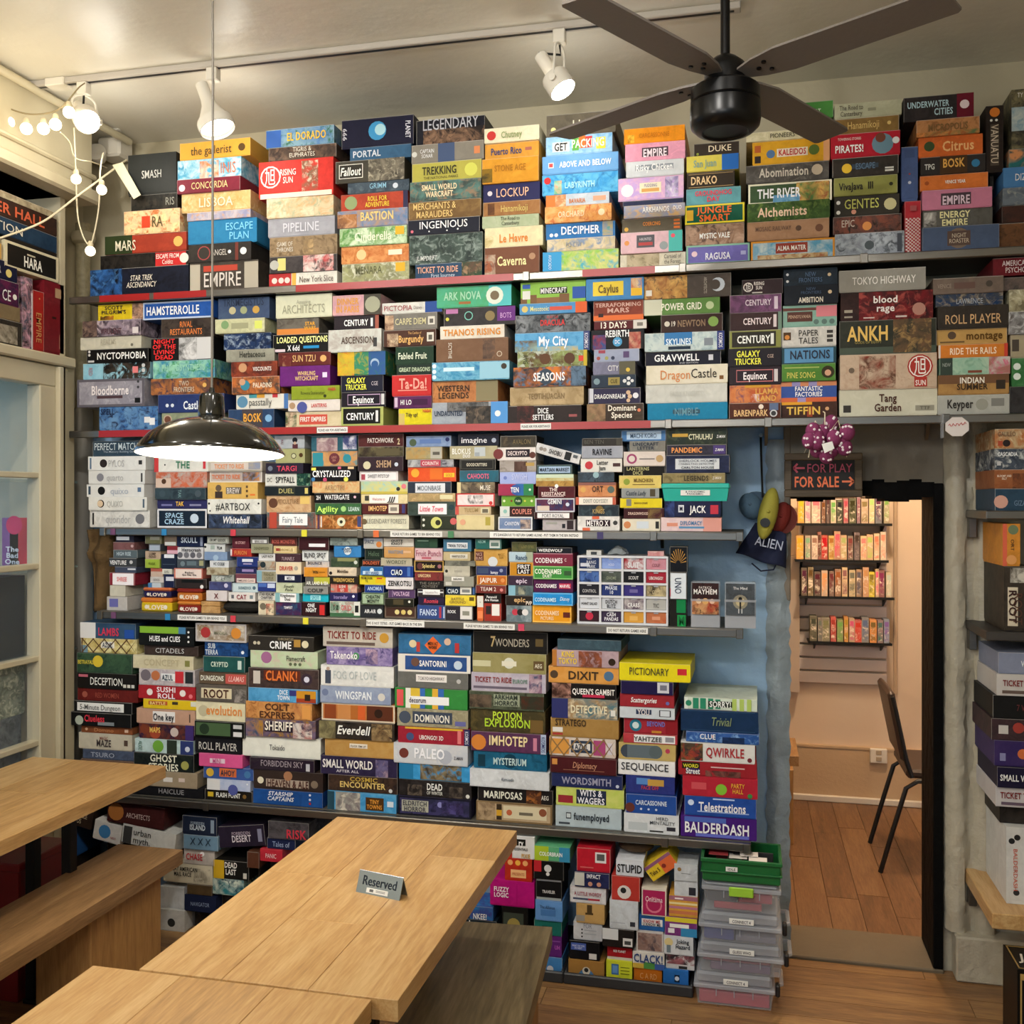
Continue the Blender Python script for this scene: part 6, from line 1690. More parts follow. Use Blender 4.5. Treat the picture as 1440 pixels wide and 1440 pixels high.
BOX,third,5,1|-1612,-1428,1823,1880,3500|0|c08858/d0a068/3890a0 r.02,.25,0,.9:3890a0 c.5,.5,.38:703840 tLAND/SEA:c89080:.5,.5,.12 c.78,.5,.3:3890a0
BOX,third,4,1|-1761,-1640,1836,1891,3500|0|b0b080/a8a874 tPANDA:3c3828:.2,.6,.3 b c.62,.5,.2:383028 c.62,.5,.15:c8c8a0 c.87,.55,.15:503820
BOX,third,9,1|-882,-741,1838,1885,3500|0|e8e0dc r.22,.85,.25,.85:2a2028 tDECRYPTO:e8d8d8:.53,.55,.52 b c.02,.5,.4:783838 c.92,.4,.25:603830
BOX,third,11,1|-573,-427,1843,1886,3500|0|a8acb8 tRAVINE:202028:.5,.52,.48 b
BOX,third,8,1|-1063,-884,1845,1892,3500|0|b8b090/aca484 tBLOKUS:f0f0e8:.25,.6,.4 b r.52,.75,.2,.9:c0c8cc r.53,.63,.2,.5:a0a8b0 tDUO:f0f0f0:.36,.22,.16,.24 b
BOX,third,7,1|-1234,-1092,1845,1891,3500|0|a8a078/b89050/90886c r.68,.98,.05,.95:b8b4a8 r.74,.93,.35,.6:605c54
BOX,third,13,1|-273,-69,1850,1886,3500|0|282830/3c3848 tPANDEMIC:f0a058:.34,.5,.52 b r.78,.98,.1,.9:50407c tZ-MAN:f0f0f0:.88,.5,.14 bi
BOX,third,6,1|-1425,-1245,1858,1895,3500|0|3a3028/706848/2a2420 r.4,.9,.1,.8:605840
BOX,third,10,0|-744,-578,1844,1880,3500|-16|d8d8d8 c.12,.5,.2:908880 c.2,.5,.2:a09890 tSHOBU:303030:.45,.5,.3 b r.66,.8,.1,.9:282828 r.84,.94,.5,.8:606468
BOX,third,12,1|-404,-278,1866,1902,3500|0|909088/807c74 tLINECRAFT/LETTER:303848:.45,.5,.72,.7 b
BOX,third,1,0|-2563,-2314,1871,1931,3500|0|384c5c tPERFECT_MATCHES:d0dce0:.48,.65,.9 tThe_Memory_Building_Game:a0acb8:.5,.3,.6,.14
BOX,third,5,0|-1612,-1428,1880,1937,3500|0|3c6878/2c5868 a.12,.58,0,.9:c0a8a8/907078/d0c0b8 a.7,1,.1,1:e0e0ec/404878
BOX,third,11,0|-573,-430,1886,1914,3500|0|3c3834 tBEN_TEN:605c54:.3,.55,.5 r.85,.97,.1,.9:504c44
BOX,third,9,0|-873,-740,1885,1927,3500|0|4a4438/3a342c tAVALON:7c6c48:.6,.5,.5 a.08,.2,.1,.9:706048/302c28
BOX,third,13,0|-276,-69,1886,1942,3500|0|30382c/2a3430/48503c r.1,.36,.5,.7:c8a048 tCTHULHU:e0e0c0:.57,.5,.4 b tZ-MAN:e8e8e8:.9,.5,.14 bi
BOX,third,7,0|-1234,-1060,1892,1932,3500|0|7890b8/8ca0c4 c.15,.4,.35:506048 r.3,.78,.3,.7:6480b8 c.92,.65,.2:283060
BOX,third,4,0|-1767,-1643,1892,1941,3500|0|b8bcc0/a8b0b8 c.68,.65,.22:1c1c24 r.6,.78,0,.35:583038 c.68,.42,.12:c8a890 vKILI:804050:.27,.5,.08,.4
BOX,third,8,0|-1034,-880,1893,1936,3500|0|1a1c2c timagine:f0f0f4:.4,.5,.64 c.88,.45,.2:b0b8c8
BOX,third,6,0|-1425,-1245,1895,1942,3500|0|5a2c2c/4c2426 tPATCHWORK:e4d8d0:.5,.5,.58 b t2:e0c8a0:.9,.4,.06 b
BOX,third,12,0|-433,-278,1902,1940,3500|0|5080b8 r.12,.9,.15,.9:b8d0e8 tMACHI_KORO:304868:.5,.5,.6
BOX,fourth,1,7|-2495,-2404,1254,1309,3500|0|b8b4b0 r.12,.55,.25,.85:6868a8
WOOD,fourth,5,8|-2074,-1992,1254,1300,3500|0|d0a050
TIN,fourth,2,8|-2342,-2202,1254,1309,3500|0|e0c028 e08038
TIN,fourth,4,6|-2181,-2076,1254,1298,3500|0|8a2820 d88838
BOX,fourth,7,7|-1830,-1766,1254,1308,3500|0|d8ccb0 c.3,.6,.25:706858 a.5,1,0,.8:b04838/e0d0b0/302c28
POUCH,fourth,6,7|-1990,-1832,1254,1303,3500|0|14120f
BOX,fourth,8,7|-1761,-1655,1254,1304,3500|0|282850/602848/305070 tTEMPEST:f0f0f4:.5,.6,.34 b
BOX,fourth,9,7|-1650,-1553,1254,1308,3500|0|30181c tONE/NIGHT:f0f0f0:.4,.6,.45,.6 b r.74,.95,.1,.8:c83030
BOX,fourth,16,0|-934,-870,1254,1354,3500|0|a03428 r0,1,.65,1:201c1c tParanoid/Are_Human:f0f0f0:.45,.83,.8,.2 b r.1,.4,.25,.55:302828 r.45,.9,.2,.62:e8e4e0
BOX,fourth,10,7|-1539,-1418,1254,1312,3500|0|d0d8cc/50785c/a04848 r0,1,0,.25:406848 tS_Z:202420:.2,.6,.18 b tGRID:c86868:.55,.6,.36 b r.8,1,.1,1:e0e0d8 r.83,.95,.3,.75:202020
BOX,fourth,18,5|-755,-613,1254,1318,3500|0|e89c20 e:f0b850 tCODENAMES:fce0b8:.38,.55,.62 b tPICTURES:fce8c8:.38,.25,.34,.2 r.79,.97,.3,.6:602820
BOX,fourth,12,7|-1321,-1197,1254,1300,3500|0|6c5c50 r.05,.95,.15,.85:483028 c.4,.5,.2:e0d090 c.6,.5,.2:d8c070 c.8,.5,.2:e0d090
BOX,fourth,11,7|-1417,-1324,1254,1303,3500|0|2a2c30 tAIR-AIR:f0f0f0:.45,.5,.48 b c.84,.5,.2:d0d8dc
BOX,fourth,13,7|-1192,-1084,1254,1306,3500|0|2c4888/384c80 tFANGS:c8d8f0:.4,.5,.62 b r.78,.86,.1,.9:a83848 r.93,.98,.1,.9:b8c8e0
BOX,fourth,17,6|-850,-757,1254,1313,3500|0|98a4a8/607078 c.35,.6,.2:c04050 c.55,.6,.2:282828 c.75,.6,.2:e0dcdc
BOX,fourth,14,7|-1081,-975,1254,1307,3500|0|302c34 r.55,.97,.08,.95:dcd8d4 r.63,.88,.35,.65:88887c tROOK:e8e8ec:.25,.6,.3 b
BOX,fourth,15,5|-959,-936,1254,1345,3500|0|d86838 r0,1,.55,1:e0dcd4 c.5,.75,.1:b0a8a0 r.1,.9,.1,.4:e88858
TIN,fourth,4,5|-2183,-2071,1299,1348,3500|0|c87830 8a2820
BOX,fourth,12,6|-1315,-1200,1300,1330,3500|0|24241c r.3,.65,.2,.85:4c4430 c.85,.6,.16:e0e0d8
BOX,fourth,6,6|-1959,-1847,1303,1338,3500|0|dcd8d4 tCAT:882838:.5,.5,.38 b r.1,.2,.3,.7:606068 r.8,.92,.3,.7:708088
BOX,fourth,5,7|-2051,-1963,1303,1343,3500|0|d8d0d0 tX:5a1820:.5,.5,.2 b
BOX,fourth,11,6|-1407,-1317,1304,1347,3500|0|a8c0a0 e:506048 tCHEATIN'/MONTY:202820:.52,.5,.66,.7 b
BOX,fourth,8,6|-1761,-1662,1304,1340,3500|0|80b0b8 r.2,.88,.02,.95:f0f0f0 tKingdomino/Duel:202020:.53,.55,.6,.7 b
BOX,fourth,13,6|-1187,-1087,1307,1338,3500|0|2c2440 tRoomie:d04858:.5,.5,.56 bi
TIN,fourth,2,7|-2332,-2206,1309,1349,3500|0|242050 d87848
BOX,fourth,1,6|-2482,-2412,1310,1354,3500|0|c8c4b4
BOX,fourth,14,6|-1079,-965,1308,1346,3500|0|e8d040 tBATTLE/GROUND:907838:.42,.5,.56,.55 b r.8,.96,.5,.85:605020
BOX,fourth,9,6|-1650,-1545,1308,1339,3500|0|20b0c8 r.3,.7,.2,.8:a8e8f0 tSPOT:309ab0:.5,.5,.3
BOX,fourth,7,6|-1838,-1763,1309,1343,3500|0|e0dcd4 tSTAR_REALMS/CHAPTERS:303030:.5,.5,.85,.75 b
BOX,fourth,10,6|-1538,-1426,1313,1345,3500|0|2c2858 tInterstellar:b0a0d8:.4,.5,.5 c.85,.6,.16:e0e0f0
BOX,fourth,17,5|-854,-752,1314,1349,3500|0|2c2420 tepic:d8b078:.52,.6,.42 b tPVP:f0e0d0:.85,.25,.22 b
BOX,fourth,18,4|-750,-605,1318,1362,3500|0|2890d8 e:70b8e8 tCODENAMES:c8ecfc:.32,.45,.54 b tDisney:e0f4fc:.8,.55,.24 i
BOX,fourth,12,5|-1306,-1200,1330,1362,3500|0|584068 tVOLTAGE:d8b8d8:.5,.5,.6 b r.15,.17,.1,.9:a088b0
BOX,fourth,6,5|-1945,-1836,1338,1373,3500|0|b0c4cc r.05,.95,.1,.9:c4d4d8 tSUSHIZOCK:486878:.5,.5,.5 b c.85,.5,.2:506878
BOX,fourth,13,5|-1187,-1087,1339,1366,3500|0|30282c r0,1,.5,.7:c8ccd0 r.2,.86,.25,.95:f0f0f0 tSequence_Pro:a8a8a8:.53,.6,.5
BOX,fourth,9,5|-1641,-1542,1339,1367,3500|0|8c8c88 tCOUP:282828:.5,.5,.66 b
BOX,fourth,8,5|-1756,-1648,1340,1379,3500|0|c4ccac tSouth/Pole:505848:.5,.5,.4,.6 bi
BOX,fourth,7,5|-1833,-1759,1344,1378,3500|0|28387c r.55,.98,.4,.9:c0cce4 r.05,.5,.5,.9:4868b0
BOX,fourth,10,5|-1536,-1429,1345,1379,3500|0|d8c0a8/c04040/80b0a8 r.25,.65,.1,.95:c04840 tSUSHI/GO:f0e0d8:.45,.5,.26,.7 b
BOX,fourth,5,6|-2044,-1947,1344,1378,3500|0|38385c/485080 c.75,.55,.25:c8c8e0
BOX,fourth,14,5|-1081,-967,1346,1378,3500|0|243448 r.48,.85,.1,.95:dcdcd8 r.54,.8,.3,.65:808488 tCIAO:e0e8f0:.24,.45,.36 b r.9,.96,.1,.9:4060a0
BOX,fourth,4,4|-2191,-2055,1348,1386,3500|0|302828 r.2,.9,.6,.9:141818 c.85,.2,.2:e0e0e0
BOX,fourth,11,5|-1399,-1323,1348,1377,3500|0|203c84 tANOMIA:b8d0f0:.55,.55,.75 b
BOX,fourth,17,4|-844,-752,1349,1386,3500|0|405058/687878 r0,.28,0,1:88b8cc a.4,.7,.1,.9:a8a890/405058
BOX,fourth,15,4|-964,-850,1355,1385,3500|0|7a3430 tTEAM_2:f0e0d8:.42,.55,.52 c.85,.45,.2:d88888
BOX,fourth,2,6|-2310,-2253,1349,1367,3500|0|b8c4cc r0,.3,0,1:4878a8
BOX,fourth,3,4|-2245,-2199,1349,1403,3500|0|1c2444 r.2,.95,.5,.8:d0d4e0
BOX,fourth,18,3|-749,-606,1363,1410,3500|0|442050/501c44 tCODENAMES:f4f0f4:.32,.5,.54 b r.65,.95,.3,.7:c83858 tMARVEL:f4f0f4:.8,.5,.27 b
BOX,fourth,12,4|-1312,-1204,1363,1408,3500|0|e8e4e8 tZENKOTSU:181818:.52,.5,.86 b
BOX,fourth,13,4|-1194,-1087,1367,1397,3500|0|1c1a1a tTHE_GREAT/ODYSSEY:88847c:.5,.5,.74,.7
BOX,fourth,2,5|-2306,-2247,1368,1391,3500|0|c8c4c0 tGOOD:505050:.5,.5,.5
BOX,fourth,9,4|-1641,-1542,1367,1402,3500|0|605c58 r.35,1,.3,1:b8b840 tAIR,_LAND_&_SEA:f0f0e8:.5,.35,.9 b
BOX,fourth,1,5|-2484,-2370,1355,1405,3500|0|8a2838 r.12,.95,.02,.95:f0ecf0 tSHREE:d87878:.5,.5,.4 b
BOX,fourth,6,4|-1932,-1844,1374,1410,3500|0|70404c r.05,.95,.02,.5:e4d0c8 tTIMELINE_CLASS:503838:.5,.27,.8,.2
BOX,fourth,5,5|-2035,-1939,1378,1404,3500|0|88908c/b0b8b0/505850 tGIFT:e0e4e0:.4,.5,.4 b
BOX,fourth,11,4|-1420,-1315,1377,1413,3500|0|e0d030 r.6,.95,.2,.8:e8c020 tFROM_DUSK/TIL:302820:.28,.55,.44,.6 b r.65,.85,.6,.75:c04030
BOX,fourth,8,4|-1752,-1651,1380,1411,3500|0|1c2038 r.32,.72,.3,.8:d8dce4 tMISC:484c58:.52,.55,.22
BOX,fourth,7,4|-1840,-1754,1378,1425,3500|0|a09c84 e:c0c8d0 r0,.25,.05,.95:80a8b8 tPANDA/LOTUS:6c684c:.6,.5,.5
BOX,fourth,10,4|-1535,-1421,1379,1409,3500|0|28221c tWEREWORDS:d4b060:.5,.5,.74 b
BOX,fourth,14,4|-1084,-972,1378,1415,3500|0|98988c r.25,.68,.55,.95:e4e4e0 tINKLING:505050:.46,.75,.3,.2 b r.05,.26,.1,.45:c8c8c0
BOX,fourth,17,3|-844,-752,1386,1421,3500|0|3c2c40 tepic:dccce0:.55,.5,.46 b
BOX,fourth,15,3|-960,-847,1386,1421,3500|0|e0a040 r.04,.96,.08,.92:c06828 tJAIPUR:f4ecdc:.4,.5,.56 b c.86,.5,.22:e09858
BOX,fourth,4,3|-2197,-2074,1386,1427,3500|0|c87060 r.05,.97,.08,.92:e4d4cc tRather/Go_No_Go:302828:.55,.5,.7,.4 b
BOX,fourth,13,3|-1197,-1090,1397,1429,3500|0|702c30/883c38/502828 tUNICORN:f0d0a0:.35,.6,.46 b
BOX,fourth,2,4|-2304,-2251,1391,1426,3500|0|c8b0a0 r0,1,.6,1:b06050
BOX,fourth,9,3|-1644,-1547,1403,1440,3500|0|d89030 tWIN:403018:.5,.5,.24 b r.65,.9,.4,.55:a06820
BOX,fourth,3,3|-2249,-2207,1403,1423,3500|0|d8d8cc tEVIL:606058:.5,.5,.5
BOX,fourth,1,4|-2460,-2364,1405,1429,3500|0|40485c r.6,.97,.5,.75:d0d4dc
BOX,fourth,5,4|-2051,-1957,1404,1433,3500|0|a09880/c0b8a0/807058
BOX,fourth,6,3|-1931,-1842,1410,1435,3500|0|282c58 r.3,.85,.3,.7:9888b8
BOX,fourth,12,3|-1319,-1204,1408,1450,3500|0|203c88 c.5,.4,.36:182850 tCIAO:e8f0f8:.45,.45,.4 b r.8,.9,.1,.9:4870b8
BOX,fourth,18,2|-749,-605,1411,1458,3500|0|409040 e:88c078 tCODENAMES:f0f8e8:.38,.6,.68 b tDUET:f0f8e8:.36,.25,.24,.24 b r.78,.96,.3,.65:385838
BOX,fourth,8,3|-1758,-1653,1411,1458,3500|0|e4d4b4 tDRAVER:b83830:.42,.5,.54 b c.8,.5,.18:a8a090
BOX,fourth,10,3|-1542,-1429,1409,1441,3500|0|d8c8b0 tMinivilles:403028:.52,.55,.4 b c.08,.3,.2:282020
BOX,fourth,11,3|-1411,-1321,1413,1446,3500|0|3070b0 r.1,.95,.1,.5:c0d8ec c.5,.6,.25:e0ecf4 tSKY_WARD:305890:.52,.3,.6 b
BOX,fourth,14,3|-1084,-985,1415,1453,3500|0|c4c0b0 c.1,.5,.15:303028 r.4,.7,.4,.6:a8a498
BOX,fourth,15,2|-962,-847,1421,1454,3500|0|303868 r.05,.4,.2,.8:405070 tbumpy:e4e8f4:.6,.35,.24 b c.82,.55,.2:9098b8
BOX,fourth,7,3|-1835,-1760,1426,1460,3500|0|b0a898/303c40/a87858 c.3,.6,.35:283438
BOX,fourth,17,2|-839,-752,1421,1470,3500|0|d09028 r.3,.9,.12,.88:282020 tFIRST/LAST:f0f0f0:.6,.5,.54,.66 b
BOX,fourth,2,3|-2324,-2261,1426,1461,3500|0|98b040 tFRANK:405010:.5,.5,.5
BOX,fourth,3,2|-2255,-2187,1423,1481,3500|0|20283c r.2,.85,.75,1:e0e4ec r.1,.9,.3,.33:506070
BOX,fourth,1,3|-2488,-2364,1429,1463,3500|0|3c4044 tVENTURE:f0f0f0:.35,.5,.6 b c.8,.55,.22:c0c0c0
BOX,fourth,4,2|-2183,-2063,1428,1462,3500|0|485058 r.8,.95,.3,.9:a0a078 c.2,.5,.3:708088 r.35,.7,.3,.8:607078
BOX,fourth,13,2|-1202,-1089,1429,1471,3500|0|241c18 e:d8b060 c.2,.5,.3:603838 tSplendor:e8d088:.5,.55,.44 b c.86,.5,.18:a06870
BOX,fourth,5,3|-2038,-1957,1433,1459,3500|0|d4d8dc tVC_CODE:404850:.5,.55,.6 b
BOX,fourth,6,2|-1929,-1837,1436,1475,3500|0|283878 r.25,.75,.5,.8:e0e4ec r.3,.7,.25,.35:c0b0d0
BOX,fourth,9,2|-1639,-1542,1440,1462,3500|0|a8acb8/d8c8b8 tBOUNCE:484c60:.4,.7,.6 b
BOX,fourth,10,2|-1536,-1423,1442,1478,3500|0|2c3c30/485840 r.25,.9,.6,.95:888c60 c.9,.5,.2:d0d4cc
BOX,fourth,11,2|-1408,-1334,1447,1470,3500|0|382024 tBOLDEST:d87048:.5,.55,.9 b
BOX,fourth,12,2|-1332,-1210,1450,1479,3500|0|c0b8a0 tWORDSY:606858:.5,.5,.66
BOX,fourth,14,2|-1082,-967,1453,1472,3500|0|606058/88887c
BOX,fourth,8,2|-1764,-1658,1458,1490,3500|0|483038 tTUNNELS:c0a8b0:.5,.4,.5 i
BOX,fourth,18,1|-749,-605,1458,1504,3500|0|7c2c40 r0,1,.93,1:b0808c tCODENAMES:f4e8ec:.4,.45,.7 b tC:e0d0d4:.82,.5,.05 b
BOX,fourth,7,2|-1835,-1766,1461,1490,3500|0|dcdcdc tLADY_RICH:303030:.55,.6,.7 b
BOX,fourth,2,2|-2324,-2257,1461,1493,3500|0|c0a890 tLUMP/GOLD:403020:.5,.5,.5,.6 b
BOX,fourth,5,2|-2064,-1966,1460,1493,3500|0|88a0c0/7890b4 c.5,.3,.35:a0b8d0
BOX,fourth,9,1|-1654,-1547,1463,1504,3500|0|d8dcdc tBLIND_SPOT:383838:.5,.55,.84 b c.2,.25,.1:a0a4a8 c.5,.25,.1:a0a4a8 c.8,.25,.1:a0a4a8
BOX,fourth,4,1|-2178,-2067,1463,1510,3500|0|d0d0d4 tHerocrash:303038:.55,.8,.76,.3 b c.1,.35,.25:606068 c.35,.35,.25:707078 c.6,.35,.25:606068 c.85,.35,.25:707078
BOX,fourth,1,2|-2466,-2358,1464,1496,3500|0|4c5860/58666c tHIGH_RISE:b8c8d0:.45,.55,.6 b
BOX,fourth,17,1|-841,-752,1471,1507,3500|0|b8d0dc r.72,1,0,1:a8b098 tRanch:486078:.53,.45,.5 b
BOX,fourth,15,1|-971,-847,1455,1516,3500|0|c89848/d0a458 r.03,.28,.3,.85:603028 tNICE/BUNS:d8b0a0:.15,.57,.22,.5 c.56,.25,.3:d8dce0 tMAGIC/SUN:906820:.82,.6,.2,.4
BOX,fourth,13,1|-1196,-1090,1472,1517,3500|0|dcb8c0/d8c0c4 tFruit_Punch:a05068:.5,.6,.94 r.25,.6,.12,.28:b86070
BOX,fourth,14,1|-1088,-985,1472,1505,3500|0|c8b890 r.25,.9,.25,.75:e0dcd0 tWHISTLE_STOP:605c50:.57,.5,.5 b
BOX,fourth,6,1|-1954,-1864,1476,1507,3500|0|a02828/b03830 tFURION:d88848:.5,.5,.6 b r0,.08,.1,.9:e0d8d8
BOX,fourth,11,1|-1399,-1326,1471,1513,3500|0|243028 tHelios:607860:.5,.55,.6
BOX,fourth,10,1|-1523,-1414,1479,1523,3500|0|3c84c4 c.5,.55,.35:e0ecf4 tHAPPY/CITY:283858:.5,.6,.4,.4 b
BOX,fourth,3,1|-2228,-2180,1482,1513,3500|0|8a3038 r.0,1,.05,.5:d8a8b8
BOX,fourth,12,1|-1317,-1200,1480,1521,3500|0|d0a070/c89858 tPANTONE:8898a8:.4,.55,.5 b r.65,.9,.45,.65:e0b890
BOX,fourth,7,1|-1862,-1773,1490,1526,3500|0|98987c tDEADWOOD:606048:.5,.55,.7 b
BOX,fourth,8,1|-1768,-1672,1491,1519,3500|0|d8c088 r.1,.9,.2,.8:e8d8a8 tCHRONICLES:b09050:.55,.5,.6 b r.1,.3,.3,.7:a04038
BOX,fourth,5,1|-2066,-1977,1493,1525,3500|0|d0d4d4 r.3,.5,.3,.8:a0b0a8 tFILM:303030:.75,.5,.24 b c.05,.6,.15:282828
BOX,fourth,2,1|-2304,-2253,1493,1521,3500|0|485058 r.05,.95,.1,.85:a0acbc
BOX,fourth,1,1|-2466,-2372,1497,1527,3500|0|6a4848/805858 c.9,.5,.2:c0a0a0
BOX,fourth,18,0|-737,-609,1504,1525,3500|0|1c1e28 tWEREWOLF:f0f0f0:.4,.5,.68 b
BOX,fourth,9,0|-1663,-1539,1505,1554,3500|0|3a1a20 r.34,.88,.25,.5:e8e8ec
BOX,fourth,17,0|-831,-739,1508,1543,3500|0|505838/605c38/384028 tLOST_CITIES:908850:.65,.5,.5
BOX,fourth,14,0|-1087,-981,1506,1550,3500|0|487898 r.13,.87,.25,.75:e0e4e8 tTRIVIA_TOTALS:404858:.5,.5,.66 b
BOX,fourth,4,0|-2187,-2071,1511,1553,3500|0|1c2440 tSKULL:c8d4e4:.48,.65,.62 b r.88,.97,.1,.9:8890a8
BOX,fourth,3,0|-2243,-2189,1514,1553,3500|0|8c7c6c r.05,.95,.05,.4:c8ccc8
BOX,fourth,11,0|-1399,-1323,1513,1553,3500|0|c0c0bc r0,1,.7,1:a0a8b8 c.8,.4,.28:d08040 tSPACE:505868:.3,.65,.5 b
BOX,fourth,6,0|-1947,-1875,1507,1553,3500|0|5a2430 tHI_STORY:d8a8a8:.5,.5,.6 b
BOX,fourth,15,0|-964,-867,1516,1553,3500|0|206868/286058 r.55,.95,.1,.9:c8d0cc r.6,.9,.3,.65:607870 tNEOM:a0d0c8:.25,.75,.3
BOX,fourth,13,0|-1197,-1110,1517,1553,3500|0|284438 r.65,.98,.1,.9:30503c r.1,.6,.7,.8:90b0a0
BOX,fourth,8,0|-1784,-1672,1519,1553,3500|0|4a2020 r.03,.97,.05,.95:5a2c28 tBOSS_MONSTER:c8685c:.5,.5,.86 b
BOX,fourth,12,0|-1321,-1204,1522,1554,3500|0|d4d0c8 tQUITE/KNOT:282828:.45,.5,.4,.6 b
BOX,fourth,2,0|-2322,-2251,1522,1553,3500|0|68684c r.3,.9,.5,.9:98988c
BOX,fourth,5,0|-2049,-1957,1526,1553,3500|0|a0a49c r.05,.92,.2,.8:c0c4bc tOH_MY_GOODS:303028:.5,.5,.76 b
BOX,fourth,7,0|-1863,-1787,1527,1553,3500|0|70706c r.1,.9,.1,.6:e0e0e0 tBING_GO:404040:.5,.35,.5
BOX,fourth,10,0|-1535,-1424,1524,1553,3500|0|707c78/98a4a0/505858
BOX,fourth,1,0|-2456,-2374,1528,1553,3500|0|2a2838 r.05,.75,.3,.85:e0e4ec
BOX,fifth,6,9|-1265,-985,526,596,3500|0|2c2c48/403c68/202038 e:1c1c28 r.05,.42,.2,.8:b8b8a8 tELDRITCH/HORROR:40404c:.235,.5,.34,.55 b c.58,.65,.15:8888c0 a.6,.9,.2,.8:302848/504880/202038
BOX,fifth,4,9|-1855,-1565,526,584,3500|0|1c4484/205094 tSTARSHIP/CAPTAINS:e8ecf4:.4,.6,.38,.6 bi c.82,.8,.08:e0e0f0 c.82,.5,.08:e0e0f0 c.82,.25,.08:c03030
BOX,fifth,3,11|-2063,-1861,526,567,3500|0|201c18 tFLASH_POINT:f0f0e8:.5,.55,.52 b r.06,.18,.3,.75:d0b030 c.84,.5,.2:806030
BOX,fifth,7,9|-965,-684,526,597,3500|0|b09878/c0a888 e:806848 a.02,.25,.05,.95:604c38/b09878 r.27,.34,.1,.9:382c20 r.27,.34,.3,.6:d0a030 r.36,.93,.2,.85:d8ccac c.44,.5,.15:b86040 c.88,.6,.2:8a5038 r.57,.75,.4,.55:706858
BOX,fifth,2,11|-2384,-2068,526,565,3500|0|1c1c20 tHAICLUE:a0a0a4:.56,.55,.36
BOX,fifth,5,9|-1546,-1271,526,595,3500|0|4090c8/58a8d8 r.0,.1,0,1:284858 a.12,.48,0,1:a0a098/604858/d8d0c0 r.56,.82,.1,.8:503418 tTINY/TOWNS:e8a040:.69,.45,.22,.5 b r.87,.96,.35,.65:d8e4f0
BOX,fifth,9,10|-422,-231,526,594,3500|0|dce0e4 tHERD/MENTALITY:383c44:.7,.7,.46,.4 r.78,.94,.2,.4:303038 r.08,.43,.15,.55:c0c8cc r.47,.72,.1,.18:303030
BOX,fifth,10,7|-226,31,526,600,3500|0|482078 r.05,.6,.72,.95:5068b8 tBALDERDASH:f4f4f8:.48,.48,.86 b r.2,.9,.05,.2:6870c8
BOX,fifth,8,10|-670,-434,526,600,3500|0|b8c8d0 tfunemployed:283038:.55,.55,.54 b r.16,.24,.4,.7:384048 r.17,.23,.45,.65:c8d4d8 r.05,.22,.12,.22:485058
BOX,fifth,1,11|-2624,-2386,526,597,3500|0|3c4448/a06848
BOX,fifth,3,10|-2051,-1867,567,609,3500|0|a8b8d8/c0c8e0 r0,.3,0,1:e0e0e0 c.6,.1,.5:505898 c.93,.7,.08:f0f0f0
BOX,fifth,2,10|-2360,-2092,565,625,3500|0|a09078 r.45,.6,.35,.65:e0dcd8 r.7,.8,.4,.65:d8c8c0
BOX,fifth,6,8|-1262,-982,596,658,3500|0|242020/343030/1c1818 tDEAD:ecece8:.5,.65,.22 b tOF_WINTER:c8c8c0:.5,.28,.22,.2 b a.12,.32,.05,.7:706458/242020 a.7,.88,.05,.7:706458/242020 c.95,.2,.12:d8d8d0
BOX,fifth,4,8|-1852,-1565,584,658,3500|0|382c28 r.18,.8,.15,.55:b0a090 tHEAVEN_&_ALE:503028:.5,.36,.6,.5 b c.1,.45,.18:e0d8c0 c.88,.4,.2:807060 c.5,.75,.25:a87858
BOX,fifth,5,8|-1546,-1268,596,657,3500|0|3c2c24/4c382c/282020 tCOSMIC:c8a848:.52,.8,.44,.26 b tENCOUNTER:e4c878:.5,.45,.66,.36 b c.9,.2,.12:d0d0d0
BOX,fifth,7,8|-959,-681,598,650,3500|0|242020 tMARIPOSAS:ececdc:.34,.5,.52 b a.65,.85,0,1:704028/302420/c07838 tAEG:e0dcd0:.9,.48,.1 b
BOX,fifth,1,10|-2618,-2376,597,652,3500|0|6a5040
BOX,fifth,9,9|-417,-241,594,661,3500|0|2850a0 tCARCASSONNE:d8e4f4:.5,.6,.62 b c.08,.3,.25:683830 c.3,.25,.06:d0d8f0 c.45,.25,.06:d0d8f0 c.6,.25,.06:d0d8f0
BOX,fifth,8,9|-667,-423,601,668,3500|0|d0d878/c0d060 r.03,.25,.15,.55:983038 tWITS_&/WAGERS:f4f4fc:.52,.55,.4,.75 b r.3,.74,.15,.9:283048
BOX,fifth,10,6|-213,29,601,670,3500|0|2850a4 tTelestrations:f4f4f8:.53,.5,.66 b c.09,.65,.15:d0e0f8 r.4,.7,.85,.92:c0d0f0 r.18,.9,.2,.26:a0b8e8
BOX,fifth,3,9|-2069,-1855,609,656,3500|0|3c5898 r.32,.66,.2,.9:d87040 tAHOY:303848:.49,.55,.28 b c.13,.5,.35:d8b040 c.88,.5,.3:4878a8
BOX,fifth,2,9|-2374,-2110,625,694,3500|0|14181a/242c28 tGHOST/STORIES:ececd8:.5,.5,.5,.9 b c.85,.4,.25:a0a058
BOX,fifth,7,7|-985,-690,651,715,3500|0|d8dce0 tKamisado:405060:.48,.52,.16 i
BOX,fifth,6,7|-1262,-988,659,718,3500|0|3890c8/48a0d8 r0,.2,0,1:2878a8 a.3,.88,.05,1:403830/908060/3890c8
BOX,fifth,1,9|-2612,-2380,653,691,3500|0|40485c/505c74 tTSURO:a8b0c0:.4,.5,.5
BOX,fifth,5,7|-1578,-1271,657,728,3500|0|2c2440/342c4c tSMALL_WORLD:f4f0ec:.36,.6,.66 b tAFTER_ALL:d8d0d8:.36,.22,.3,.14 b a.72,.88,0,.9:706890/403860/a08898
